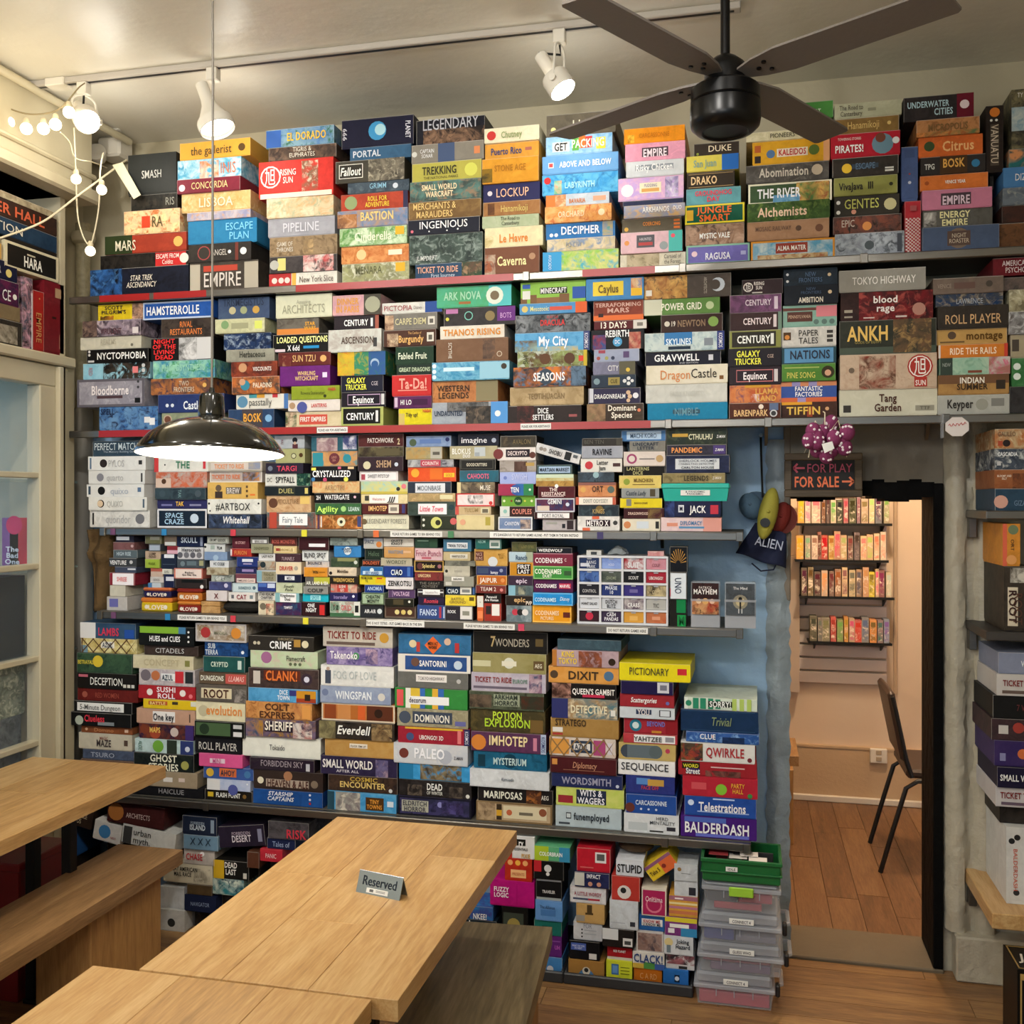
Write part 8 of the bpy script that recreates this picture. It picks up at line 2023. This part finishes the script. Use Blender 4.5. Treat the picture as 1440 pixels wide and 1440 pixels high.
BOX,right,2,0|807,859,1480,1617,3500|0|d89038 r.0,.25,0,1:d8664c vORT:302820:.55,.5,.2,.3 c.6,.86,.3:708060 c.5,.15,.3:e0a060
BOX,right,1,3|782,901,1660,1731,3500|0|30485c c.15,.4,.3:d0a090 tGIZA:7088a0:.62,.35,.3
BOX,right,1,2|782,901,1731,1793,3500|0|8a5030/98603c tBLOOMY_AND/SILLY:f0dcc8:.24,.6,.36,.4 b a.45,.8,0,.8:403028/8a5030
BOX,right,1,1|782,901,1793,1860,3500|0|303844/58606c/c8ccc8 tCASCADIA:f0f4f4:.32,.75,.5 b r.06,.16,.2,.4:c0c0c0
BOX,right,1,0|784,901,1861,1925,3500|0|c0a880/b06838/d8c8a0 tGALILEO:604838:.3,.75,.46 r.08,.2,.15,.4:b05038 c.3,.28,.18:302828
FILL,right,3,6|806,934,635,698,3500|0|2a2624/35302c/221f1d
'''
DEPTH = {'top': .29, 'second': .28, 'third': .20, 'fourth': .12, 'fifth': .27, 'low': .24, 'right': .28}
NSTACK = {}
rj = random.Random(21)
rw = random.Random(33)


def card_box(name, label, cat, group, x0, x1, z0, z1, yf, depth, spec, tilt=0, yaw=0, tray=True):
    toks = spec.split()
    col = c3(toks[0])
    if '/' not in toks[0]:
        f1, f2 = rw.uniform(.78, .95), rw.uniform(.9, 1.12)
        col = (col[0], tuple(v * f1 for v in col[0][:3]) + (1.0,), tuple(min(1, v * f2) for v in col[0][:3]) + (1.0,))
    Wd, H = x1 - x0, z1 - z0
    M = Matrix.Identity(4)
    loc = Vector(((x0 + x1) / 2, yf + depth / 2, z0))
    o = None
    if tray and H > .03:
        tr_ = MB().box(-Wd / 2 + .0015, Wd / 2 - .0015, -depth / 2 + .0015, depth / 2 - .0015, 0, H * .5)
        me = bpy.data.meshes.new(name)
        me.from_pydata(tr_.v, [], tr_.f)
        color_mesh(me, [col] * len(tr_.v))
        me.materials.append(PRINT)
        o = bpy.data.objects.new(name, me)
        COL.objects.link(o)
        b = MB().box(-Wd / 2, Wd / 2, -depth / 2, depth / 2, H * .045, H)
        me = bpy.data.meshes.new('lid')
        me.from_pydata(b.v, [], b.f)
        color_mesh(me, [col] * len(b.v))
        me.materials.append(PRINT)
        l = bpy.data.objects.new('lid', me)
        COL.objects.link(l)
        l.parent = o
    else:
        b = MB().box(-Wd / 2, Wd / 2, -depth / 2, depth / 2, 0, H)
        me = bpy.data.meshes.new(name)
        me.from_pydata(b.v, [], b.f)
        color_mesh(me, [col] * len(b.v))
        me.materials.append(PRINT)
        o = bpy.data.objects.new(name, me)
        COL.objects.link(o)
    art = Art(Wd, H, -depth / 2 - .0002)
    if H > .016 and Wd > .03 and rw.random() < .8 and ' e:' not in spec:
        # rubbed, paler edges of the lid
        k = rw.uniform(.12, .5)
        wc = tuple(col[0][i] * (1 - k) + (.72, .68, .62)[i] * k for i in range(3)) + (1.0,)
        wc = (wc, wc, wc)
        e = .0014 / H
        art.rect(0, 1, 1 - e, 1, wc)
        if rw.random() < .7:
            ex = .0012 / Wd
            art.rect(0, ex, 0, 1 - e, wc)
            art.rect(1 - ex, 1, 0, 1 - e, wc)
    art.parse(toks[1:])
    art.build(o)
    o.location = loc
    if tilt:
        c = Vector(((x0 + x1) / 2, yf + depth / 2, (z0 + z1) / 2))
        Rm = Matrix.Rotation(R(-tilt), 4, 'Y')
        o.rotation_euler = (0, R(-tilt), 0)
        o.location = c + Rm @ Vector((0, 0, -H / 2))
    elif yaw:
        o.rotation_euler = (0, 0, yaw)
    tag(o, label, cat, group)
    return o


def ink_name(toks):
    for q in toks:
        if q[0] in 'tv' and ':' in q:
            return hue(q.split(':')[1][:6])
    return None



def feature(toks, base):
    # one thing printed on the box besides its lettering
    for q in toks[1:]:
        k = q[0]
        if ':' not in q or k not in 'ecra':
            continue
        p = q[1:].split(':')
        h_ = hue(p[1].split('/')[0][:6])
        if k == 'e':
            return h_ + ' border'
        a = [float(z) for z in p[0].split(',')]
        if h_ == base:
            continue
        if k == 'c' and a[2] >= .2:
            return h_ + ' disc'
        if k == 'r' and a[1] - a[0] >= .14 and a[3] - a[2] > .85:
            return h_ + ' panel'
        if k == 'a' and a[1] - a[0] >= .15:
            return 'picture'
    return None


for row in ROWS.strip().split('\n'):
    head, dims, tl, spec = row.split('|')
    kind, shelf, st, od = head.split(',')
    st = int(st); od = int(od)
    x0, x1, z0, z1, yf = (int(v) / 1000 for v in dims.split(','))
    tilt = int(tl)
    filler = kind == 'FILL'
    toks = spec.split()
    base_c = hue(toks[0].split('/')[0])
    ic = ink_name(toks[1:])
    if shelf in PLACE:
        where = '%s in %s stack from left, %s' % (ORD[od], NTH[st - 1], PLACE[shelf])
    elif shelf == 'low':
        if yf > 3.48:
            where = '%s from top, floor pile behind bench' % NTH[min(od, 17)]
        else:
            where = '%s of %s floor tray pile' % (ORD[od], NTH[st - 2])
    else:
        where = '%s of %s pile, right edge' % (ORD[od], NTH[st])
    grp = {'top': 'game boxes on the top shelf', 'second': 'game boxes on the second shelf', 'third': 'game boxes on the third shelf',
           'fourth': 'card games on the fourth shelf', 'fifth': 'game boxes on the fifth shelf', 'low': 'party games near the floor',
           'right': 'game boxes at the right edge'}[shelf]
    oname = {'top': 'game_box', 'second': 'game_box', 'third': 'slim_game_box', 'fourth': 'card_game_box', 'fifth': 'family_game_box', 'low': 'party_game_box', 'right': 'game_box'}[shelf]
    noun = 'card box' if shelf == 'fourth' else 'game box' if shelf in ('low', 'right') else 'box'
    label = base_c + ' ' + noun + (', %s lettering, ' % ic if ic else ', ') + where
    ft = feature(toks, base_c)
    if ft:
        l2 = base_c + ' ' + noun + (', %s lettering' % ic if ic else '') + ', ' + ft + ', ' + where
        if len(l2.split()) <= 16:
            label = l2
    d = DEPTH[shelf]
    Wd, H = x1 - x0, z1 - z0
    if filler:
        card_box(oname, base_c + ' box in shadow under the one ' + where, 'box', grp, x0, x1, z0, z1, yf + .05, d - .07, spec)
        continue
    if kind == 'BOX':
        if shelf == 'low':
            d = min(.24, max(Wd * 1.2, .13)) if yf < 3.48 else .22
        dy = rj.uniform(0, .016)
        yaw = 0 if shelf in ('low', 'right') else R(rj.uniform(-.55, .55))
        if shelf in ('third',):
            d = min(.20, Wd * 1.05)
        card_box(oname, label, 'box', grp, x0, x1, z0, z1, yf + dy, d, spec, tilt, yaw)
    elif kind == 'TIN':
        t = thing('game_tin', hue(toks[0]) + ' round cornered tin, ' + hue(toks[1]) + ' lid, ' + where, 'tin', ((x0 + x1) / 2, yf + .06, z0), grp)
        m1, m2 = mat('tin_' + toks[0], toks[0], .3, .3), mat('tin_' + toks[1], toks[1], .3, .3)
        MB().cbox(x0 + .002, x1 - .002, yf + .002, yf + .118, z0, z1 - H * .3, .006).build('tub', m1, t)
        MB().cbox(x0, x1, yf, yf + .12, z1 - H * .34, z1, .006).build('lid', m2, t)
        text_object('SUSHI/GO' if st % 2 else 'LOVE', 'f0e0d0', Matrix.Translation(((x0 + x1) / 2, yf - .0006 + .002, z0 + H * .33)) @ FRONT, Wd * .5, H * .34, t, 1)
        art = MB()
        for k in (-.3, .3):
            art.poly([((x0 + x1) / 2 + Wd * k + H * .16 * math.cos(R(30 * i)), yf + .0014, z0 + H * .34 + H * .16 * math.sin(R(30 * i))) for i in range(12)])
        art.build('printed_discs', mat('tin_print', 'e0d8c8', .4), t)
    elif kind == 'WOOD':
        t = thing('wooden_box', 'flat honey coloured wooden box left of the black pouch, fourth shelf', 'box', ((x0 + x1) / 2, yf + .06, z0), grp)
        MB().cbox(x0, x1, yf, yf + .12, z0, z0 + H * .6, .002).build('tub', OAK, t)
        MB().cbox(x0, x1, yf, yf + .12, z0 + H * .62, z1, .002).build('lid', OAK, t)
    elif kind == 'POUCH':
        t = thing('pouch', 'black cloth pouch lying among the card games, fourth shelf', 'pouch', ((x0 + x1) / 2, yf + .05, z0), grp)
        g = MB()
        ring = []
        for i in range(9):
            u = i / 8
            xx = x0 + Wd * u
            s_ = (math.sin(math.pi * (.08 + .84 * u))) ** .4
            ring.append((xx, s_))
        n = 14
        for xx, s_ in ring:
            for k in range(n):
                a = 2 * math.pi * k / n
                g.v.append((xx, yf + .05 + .048 * s_ * math.cos(a), z0 + H / 2 + H / 2 * s_ * math.sin(a)))
        for i in range(8):
            for k in range(n):
                g.f.append((i * n + k, i * n + (k + 1) % n, (i + 1) * n + (k + 1) % n, (i + 1) * n + k))
        g.f += [tuple(range(n)), tuple(range(8 * n, 9 * n))]
        g.build('bag', mat('black_cloth', '15130f', .9, bump=.2, bscale=90), t, True)
        MB().tube([(x0 + .01, yf + .01, z0 + H * .5), (x0 + .003, yf - .002, z0 + H * .3), (x0 + .012, yf - .004, z0 + H * .12)], .0015, 6).build('drawstring', mat('dark_string', '302c26', .8), t)
    elif kind == 'TEAL':
        t = thing('plastic_box', 'teal plastic lidded box with taped paper label, third shelf right end', 'box', ((x0 + x1) / 2, yf + .1, z0), grp)
        m1 = mat('teal_plastic', '2cb0a0', .3)
        zl = z0 + H * .70
        i = .006
        g = MB()
        g.prism([(x0 + i, yf + i, z0), (x1 - i, yf + i, z0), (x1, yf, zl), (x0, yf, zl)], (0, .18, 0))
        g.build('tub', m1, t)
        MB().cbox(x0 - .004, x1 + .004, yf - .004, yf + .186, zl, z1, .004).build('lid', m1, t)
        xm = (x0 + x1) / 2
        MB().box(xm - .05, xm + .05, yf - .0006, yf + .001, z0 + H * .32, z0 + H * .62).build('label_strip', MATS['label_paper'], t)
        text_object('&_PANDEMIC/PANDEMIC', '405058', Matrix.Translation((xm, yf - .001, z0 + H * .47)) @ FRONT, .085, H * .22, t, 1)

# ---------------------------------------------------------------- drawer cabinet, decks and cases at the right of the fourth shelf
x0, z1 = PX(790 + 95 / 4.8), 1.254 + .305
x1, z0 = PX(790 + 715 / 4.8), 1.2545
z1 = z0 + .243
dc = thing('drawer_cabinet', 'white cabinet of twenty small card drawers, fourth shelf', 'cabinet', ((x0 + x1) / 2, 3.58, z0))
cmw = mat('cabinet_white', 'd4d6dc', .4)
yf = 3.505
nx, nz, wl = 4, 5, .0075
dw = (x1 - x0 - wl * (nx + 1)) / nx
dh = (z1 - z0 - wl * (nz + 1)) / nz
g = MB()
g.cbox(x0, x0 + wl, yf, yf + .15, z0, z1, .002).cbox(x1 - wl, x1, yf, yf + .15, z0, z1, .002)
for i in range(1, nx):
    xx = x0 + i * (dw + wl)
    g.box(xx, xx + wl, yf + .001, yf + .15, z0 + .003, z1 - .003)
for j in range(nz + 1):
    zz_ = z0 + j * (dh + wl)
    g.box(x0 + .002, x1 - .002, yf + .0005, yf + .15, zz_, zz_ + wl)
g.box(x0, x1, yf + .15, yf + .153, z0, z1)
g.build('frame', cmw, dc)
DR = [['283860 r.05,.5,.2,.5:d0d4e0 tBANG/FARK:d8dce8:.6,.4,.5', '7890d0/90a8e0 tHOLD:e0e8f8:.5,.4,.3', 'd8d4d8/a03038 tSUIT:e8e8ec:.5,.4,.6 b', 'c07880/c890a0 tCOUP:804858:.5,.4,.4'],
      ['304888/5070b0/182848', '3c4440/606860 tGNOME:a0a890:.5,.4,.5', '1c1c20 tSCOUT:e0e0e0:.5,.45,.5 b', 'a02838 tUBONGO!:f0e0e0:.5,.45,.7 b'],
      ['24242c tCONTROL:d0d0d0:.5,.4,.7', '283870 tPHASE/10:e0e8f8:.5,.5,.6 b', '383078 r.3,.7,.3,.6:7068a0', '3c3428/c0b088/2c2820 tGEMS:d8c8a0:.5,.4,.4'],
      ['d0d4dc tPOINT_SALAD:181c24:.5,.45,.8 b', 'c8ccd4 tDUTCH/BLITZ:303038:.5,.45,.6 b', '584858/c8c0c0 tCRABS:f0f0f0:.5,.4,.6 b', 'b0b0ac tTIC:484848:.5,.4,.3'],
      ['382028 c.5,.5,.35:c03048', '3c3048 tCASH/PANDAS:f0f0f8:.5,.5,.7 b', 'd09840 r.3,.7,.2,.6:e0b060', 'b05838/c07850 r.3,.7,.3,.6:d89878']]
for j in range(nz):
    for i in range(nx):
        xa = x0 + wl + i * (dw + wl)
        za = z1 - wl - dh - j * (dh + wl)
        spec = DR[j][i]
        toks = spec.split()
        b = MB().box(-dw / 2 + .001, dw / 2 - .001, 0, .13, .001, dh - .001)
        me = bpy.data.meshes.new('drawer')
        me.from_pydata(b.v, [], b.f)
        color_mesh(me, [c3(toks[0])] * len(b.v))
        me.materials.append(PRINT)
        d_ = bpy.data.objects.new('drawer', me)
        COL.objects.link(d_)
        d_.parent = dc
        d_.location = Vector((xa + dw / 2, yf + .006, za)) - dc.location
        art = Art(dw, dh, -.0002)
        art.parse(toks[1:])
        art.build(d_)
        hb = MB().box(-.008, .008, -.004, 0, dh - .006, dh - .002)
        hb.build('pull', clear_material('drawer_clear', 'd0d4dc', .4, .2) if 'drawer_clear' not in bpy.data.materials else bpy.data.materials['drawer_clear'], d_, local=True)
# odds and ends on the cabinet
card_box('card_game_box', 'tiny white box with dark window on the drawer cabinet', 'box', 'card games on the fourth shelf', PX(822), PX(843), z1 + .0005, z1 + .018, 3.52, .06, 'd0d0cc r.3,.7,.1,.7:404448')
card_box('card_game_box', 'flat pink box at the right on top of drawer cabinet', 'box', 'card games on the fourth shelf', PX(909), PX(932), z1 + .0005, z1 + .017, 3.52, .06, 'd0a0a0/c08080/e0c0b8')
g = MB()
rq = random.Random(4)
ca_, cb_ = PX(852), PX(880)
for j in range(8):
    for i in range(8):
        u, v = i / 7, j / 7
        g.v.append((ca_ + (cb_ - ca_) * u + rq.uniform(-.004, .004), 3.52 + .06 * v, z1 + .003 + .03 * math.sin(math.pi * u) * math.sin(math.pi * v) ** .5 + rq.uniform(0, .006)))
for j in range(7):
    for i in range(7):
        a = j * 8 + i
        g.f.append((a, a + 1, a + 9, a + 8))
tag(g.build('plastic_bag', clear_material('bag_film', 'a8b0b4', .45, .15)), 'crumpled clear plastic bag on top of the drawer cabinet', 'bag')
# the upright decks
xa, xb = PX(941), PX(965)
card_box('card_deck', 'black deck box with green letter M standing right of drawers', 'box', 'upright decks on the fourth shelf', xa, xb - .001, 1.2545, 1.2545 + .094, 3.51, .06, '20201c r.4,.95,.5,1:188048 r.45,.95,.0,.42:20984c tM:186838:.7,.22,.4 b', tray=False)
z = 1.2545 + .0945
card_box('card_deck', 'white card box lettered sideways in blue, above black green deck', 'box', 'upright decks on the fourth shelf', xa, xb, z, z + .095, 3.505, .06, '2c3030 r.04,.96,.02,.96:dce4ec vUNO:203050:.5,.5,.4,.6 r.0,.05,.1,.4:b03040', tray=False)
z += .0955
card_box('card_deck', 'dark upright deck with golden sun rays, topmost of deck column', 'box', 'upright decks on the fourth shelf', xa, xb + .002, z, z + .088, 3.505, .06, '14161c', tray=False)
rays = MB()
xc, zc_ = (xa + xb) / 2, z + .03
for i in range(11):
    a = R(8 + 16.4 * i)
    p = [(xc + math.cos(a - .05) * .008, zc_ + math.sin(a - .05) * .01), (xc + math.cos(a - .045) * .03, zc_ + min(math.sin(a - .045) * .05, .05)), (xc + math.cos(a + .045) * .03, zc_ + min(math.sin(a + .045) * .05, .05)), (xc + math.cos(a + .05) * .008, zc_ + math.sin(a + .05) * .01)]
    rays.poly([(min(max(q[0], xa + .003), xb - .002), 3.5045, q[1]) for q in p])
deck = bpy.data.objects[[o.name for o in bpy.data.objects if o.get('label', '').startswith('dark upright deck')][0]]
P_ = deck.location
o = rays.build('sun_rays', mat('gold_print', 'b8862c', .4))
o.parent = deck
o.location = -P_
for k, (pa_, pb_, lab, spec) in enumerate(((971, 1012, 'clear case with card of faces and dark red artwork', '2a1c1c/3c2424 a0,1,0,.45:a03828/c89868/3c2420 tPATRICK:e8dcd8:.5,.86,.5,.08 tMAYHEM:f0ece8:.5,.73,.9,.16 b c.25,.42,.1:e0c0a0 c.5,.42,.12:d8a868 c.75,.42,.1:e0b8a0'),
                                           (1019, 1063, 'clear case with grey card of a small glowing figure', '3c4044/50565c tThe_Mind:e8e8e8:.5,.86,.5,.09 c.5,.42,.26:8c8674 c.5,.42,.16:c0b088 c.5,.52,.07:202020 r.47,.53,.2,.46:202020 r.43,.46,.06,.2:d8d8d8 r.54,.57,.06,.2:d8d8d8'))):
    xa, xb = PX(pa_), PX(pb_)
    za = 1.2545
    t = thing('card_case', lab + ', fourth shelf end', 'case', ((xa + xb) / 2, 3.53, za), 'clear card cases at the shelf end')
    g = MB()
    wq = .0018
    g.box(xa, xb, 3.505, 3.507, za, za + .095).box(xa, xb, 3.558, 3.56, za, za + .095).box(xa, xa + wq, 3.507, 3.558, za, za + .095).box(xb - wq, xb, 3.507, 3.558, za, za + .095)
    g.box(xa, xb, 3.507, 3.558, za, za + .002)
    g.build('case_tub', LIDP, t)
    MB().box(xa + .004, xb - .004, 3.512, 3.553, za + .003, za + .085).build('cards', mat('card_stock', '8c8884', .6), t)
    cw, chh = xb - xa - .008, .108
    b = MB().box(-cw / 2, cw / 2, 0, .0008, 0, chh)
    me = bpy.data.meshes.new('front_card')
    me.from_pydata(b.v, [], b.f)
    tk = spec.split()
    color_mesh(me, [c3(tk[0])] * len(b.v))
    me.materials.append(PRINT)
    fc = bpy.data.objects.new('front_card', me)
    COL.objects.link(fc)
    fc.parent = t
    fc.location = Vector(((xa + xb) / 2, 3.500, za + .045)) - t.location
    art = Art(cw, chh, -.0002)
    art.parse(tk[1:])
    art.build(fc)
    MB().box(xa - .001, xb + .001, 3.4985, 3.502, za + .09, za + .098).build('rim', LIDP, t)
    MB().cbox(xa, xb, 3.503, 3.56, za + .096, za + .158, .003).build('cover', clear_material('case_cover', 'c8ccd0', .72, .1) if 'case_cover' not in bpy.data.materials else bpy.data.materials['case_cover'], t)
# fur pouch over the floor piles
pt_ = thing('fur_pouch', 'brown suede pouch on the pile topped by the large black word', 'pouch', (pq.x, 3.6, .42))
tops = [o for o in bpy.data.objects if o.get('category') == 'box' and o.parent is None and o.name.startswith('party_game_box') and abs(o.location.x - pq.x) < .035 and o.location.z < .5 and o.location.y < 3.75 and o.location.y > 3.4]
zt = max([o.location.z + max(v[2] for v in o.bound_box) for o in tops] + [max(c.bound_box[6][2] + o.location.z for o in tops for c in o.children if c.name.startswith('lid')) if tops else .4])
hz_ = min(.042, (.488 - zt) / 2)
MB().ball((pq.x + .008, 3.56, zt + hz_), hz_, 16, 10, (.063 / hz_, .055 / hz_, 1.0)).build('bag', mat('fur_suede', '54402c', .95, bump=.5, bscale=40, var=.5, vscale=30, col2='463422'), pt_, True)

# ---------------------------------------------------------------- boxes lying in the recess over the left window (they face the room)
def side_box(label, y0, y1, z0, z1, spec, x=WL + .0, depth=.24, name='game_box', group='game boxes over the left window', cat='box'):
    o = card_box(name, label, cat, group, 0, y1 - y0, z0, z1, 0, depth, spec)
    o.rotation_euler = (0, 0, R(90))
    o.location = (x - depth / 2, (y0 + y1) / 2, z0)
    return o


zl = 2.2655
LB = [('dark box with pale picture, lowest in the recess over left window', 2.76, 3.225, zl, 2.36, '2c2824/38322c/201d1a a.75,.95,.1,.8:a8a090/605848'),
      ('plain brown box second from bottom over the left window', 2.74, 3.215, 2.3605, 2.415, '7c6c50'),
      ('dark purple box with small safety mark over the left window', 2.76, 3.21, 2.4155, 2.505, '241c34/5c2044 r.6,.78,.45,.75:2c2c38 tCE:e0e0e0:.85,.4,.1 c.95,.4,.12:e0e0d8'),
      ('navy box with yellow moon over the left window', 2.77, 3.20, 2.5055, 2.575, '181c34 tUNITEDECKER:c8c8c0:.6,.5,.4 b c.9,.4,.22:d8c878'),
      ('mustard box with yellow lettering over the left window', 2.70, 3.12, 2.5755, 2.635, 'c09850 tmontage:e0b020:.6,.5,.6 b'),
      ('cream box with black octagon and white lettering over the left window', 3.135, 3.43, 2.556, 2.655, 'd8d0b0 r.05,.95,.1,.9:1c1a18 tHARA:ecece4:.5,.42,.34 b r.4,.55,.68,.74:c0b8a0'),
      ('upright black and pink comic box between boxes over window', 3.23, 3.282, zl, 2.54, '181618/d0a0b0/404858 r.9,1,.02,.8:e0e0e0 c.5,.9,.05:d8d0c8'),
      ('upright bright red box with gold lettering over the window', 3.285, 3.345, zl, 2.50, 'a02420 vEMPIRE:c89058:.5,.4,.5,.5 c.6,.88,.06:c89058'),
      ('upright dark red box nearest the pole over the window', 3.348, 3.462, zl, 2.552, '701c24 r.55,.85,.8,.93:b09070 r.4,.6,.5,.53:301818 r.75,.79,.1,.3:a06858'),
      ('navy box with tall white lettering high over the window', 2.45, 3.42, 2.6705, 2.735, '1c3048/243c54 tLIGHT_INVENTION:d0ccc0:.55,.5,.66,.5'),
      ('dark box with orange lettering topmost over the left window', 2.45, 3.42, 2.7355, 2.805, '2c2220/3c2820 tUNSETTLED_BEER_HALL:c86040:.55,.5,.75,.55 b'),
      ('flat cream box on the very top over the left window', 2.42, 3.40, 2.8055, 2.83, 'b8ac90/8c8068')]
for lab, y0, y1, z0, z1, spec in LB:
    side_box(lab, y0, y1, z0, z1, spec)
# support under the tall navy box
card = side_box('dark box hidden behind the mustard and cream boxes', 2.5, 3.10, 2.6355, 2.67, '24201c')
card = side_box('thin dark box lying on the black octagon box', 3.14, 3.42, 2.6555, 2.67, '24201c')
struct(MB().box(WL - .45, WL - .42, 1.9, 3.6, 2.2, 2.80), 'trim_13', MATS['dark_display_back'])
# boxes in the display window
def win_box(label, x0, x1, yf, z0, z1, spec):
    return card_box('game_box', label, 'box', 'game boxes in the display window', x0, x1, z0, z1, yf, .14, spec)
win_box('upright blue box lettered in pink behind upper window pane', -2.84, -2.767, 3.42, 1.7755, 1.955, '3080a8 vGROUNDHOG/DAY:e0405c:.5,.5,.7,.85 b')
win_box('crinkled silver packet above the blue box in the window', -2.81, -2.76, 3.42, 1.9555, 2.095, 'a8a4a4/605c60/e0d8d8')
win_box('upright purple and red box behind the second window pane', -2.896, -2.77, 3.40, 1.4255, 1.625, '8c5c98 r.6,1,0,1:d03c48 c.45,.85,.3:d83868 tThe/Bad/One:f0f0f4:.4,.25,.7,.35 b')
win_box('black box with cassette pictures behind the third window pane', -2.98, -2.758, 3.22, 1.0855, 1.40, '1c1a1c r.4,.8,.4,.5:c8c8c8 tCREATIVE:b03858:.6,.85,.7,.08 r.5,.9,.6,.7:a8a8a8 r.6,.9,.2,.3:888888')
win_box('grey and white box behind the lowest window panes', -2.98, -2.758, 3.20, .5005, .86, '3c4044/6c7074 r.5,.7,.6,.85:d8d8d8 r.75,.95,.7,.8:c0c0c0')
win_box('pale green game box behind lowest window panes, upper one', -2.98, -2.758, 3.22, .8605, 1.06, '5c6454/8c9484/c8c8b0')

# ---------------------------------------------------------------- little upright boxes on the back room wall
RB = random.Random(11)
ROWSB = [(1.566, PX, [(1122, 9, 'e09838'), (1132, 8, 'd8c8b0'), (1141, 13, 'd8c0a8'), (1155, 6, '6a4840'), (1162, 5, '483838'), (1168, 8, 'd0b8a0'), (1177, 8, '38402c'), (1186, 7, '985058'), (1194, 10, '384028'), (1205, 5, '785868'), (1211, 10, 'c0a088'), (1222, 8, 'c8b090'), (1231, 9, '58606c'), (1243, 8, '908468')], .155),
         (1.367, PX, [(1120, 10, 'e8a040'), (1132, 8, 'a89080'), (1141, 9, 'd8c0b0'), (1150, 5, '904840'), (1155, 9, 'b03428'), (1165, 8, 'c8a048'), (1173, 9, 'b88060'), (1182, 9, 'c89870'), (1192, 8, '685c54'), (1201, 8, '584850'), (1210, 9, 'd8b880'), (1219, 9, 'd0a078'), (1229, 8, 'd8c098'), (1238, 8, 'd8c8b0')], .16),
         (1.166, PX, [(1127, 8, '483c34'), (1136, 8, '6a5c40'), (1145, 9, '483830'), (1155, 9, 'c8a890'), (1166, 7, '6c5048'), (1174, 9, '8a6048'), (1184, 8, 'd8b888'), (1194, 9, 'c8b080'), (1204, 8, 'a07858'), (1213, 9, 'c89068'), (1222, 8, 'e8d028'), (1231, 5, 'd0b088'), (1236, 8, '804848'), (1246, 8, 'c8b898')], .165),
         (.918, PX, [(1139, 10, '484838'), (1150, 6, '686460'), (1156, 11, '706c5c'), (1168, 8, 'c84038'), (1177, 9, '78884c'), (1187, 6, 'd88838'), (1194, 8, 'b89878'), (1202, 10, 'd04840'), (1212, 10, '6c7078'), (1223, 10, 'e88838'), (1234, 8, '786068'), (1243, 8, '7080a0')], .145)]


def PB(px):
    t = (px - 720) / 1400
    return 5.72 * (-.23 + .9732 * t) / (.9732 + .23 * t)


for k, (z, _, items, hh) in enumerate(ROWSB):
    t = thing('rail_shelf', NTH[k] + ' black rail shelf from the top on the slatted back room wall', 'shelf', ((PB(1122) + PB(1250)) / 2, 5.80, z))
    xa, xb = PB(items[0][0]) - .01, PB(items[-1][0] + items[-1][1]) + .012
    MB().cbox(xa, xb, 5.712, 5.866, z - .010, z - .0005, .002).build('shelf_board', DARKSTEEL, t)
    MB().box(xa, xb, 5.706, 5.710, z - .010, z + .004).build('front_lip', DARKSTEEL, t)
    for x in (xa + .04, xb - .04):
        MB().prism([(x - .004, 5.73, z - .01), (x - .004, 5.866, z - .01), (x - .004, 5.866, z - .06)], (.008, 0, 0)).build('bracket', DARKSTEEL, t)
    for i, (px_, w_, col) in enumerate(items):
        h_ = hh * RB.uniform(.82, 1.0)
        dk = '%02x%02x%02x' % tuple(min(255, max(0, int(int(col[q:q + 2], 16) * RB.uniform(.55, 1.3)))) for q in (0, 2, 4))
        col = '%02x%02x%02x' % tuple(int(int(col[q:q + 2], 16) * .72 + int('f0e4d0'[q:q + 2], 16) * .28) for q in (0, 2, 4))
        xx0, xx1 = PB(px_) + .0006, PB(px_ + w_) - .0006
        spec = col + ' a.1,.9,.1,.9:%s/%s/f0e4d0 r.15,.85,.7,.9:%s' % (col, dk, dk)
        card_box('card_game_box', '%s upright small box, %s from left on %s wall shelf, back room' % (hue(col), NTH[i], NTH[k]), 'box', 'small boxes on the back room wall', xx0, xx1, z, z + h_, 5.725, .10, spec, tray=False)

# ---------------------------------------------------------------- black long box leaning at the bottom right corner
jb = card_box('game_box', 'tall black box with gold border standing at bottom right corner', 'box', 'game boxes at the right edge', .775, .93, 0.0005, .31, 3.20, .17, '161412 r.05,.95,.9,.96:b89858 r.05,.95,.04,.07:b89858 r.05,.08,.07,.9:b89858 r.92,.95,.07,.9:b89858 vPoker:e0dcd0:.5,.45,.4,.6 i')
g = MB()
for q in ((-.07, .07, -.078, -.074), (-.07, .07, .074, .078), (-.072, -.068, -.078, .078), (.068, .072, -.078, .078)):
    g.box(q[0], q[1], q[2], q[3], .3095, .3105)
g.build('gold_border', mat('gold_foil', 'b09050', .4, .4), jb, local=True)
V_, F_ = layout('Joker', .11, .05, 1, 1)
me = bpy.data.meshes.new('lettering')
me.from_pydata([(x, y, .3108) for x, y in V_], [], F_)
color_mesh(me, [c3('d8d0c0')] * len(V_))
me.materials.append(INK)
o = bpy.data.objects.new('lettering', me)
COL.objects.link(o)
o.parent = jb
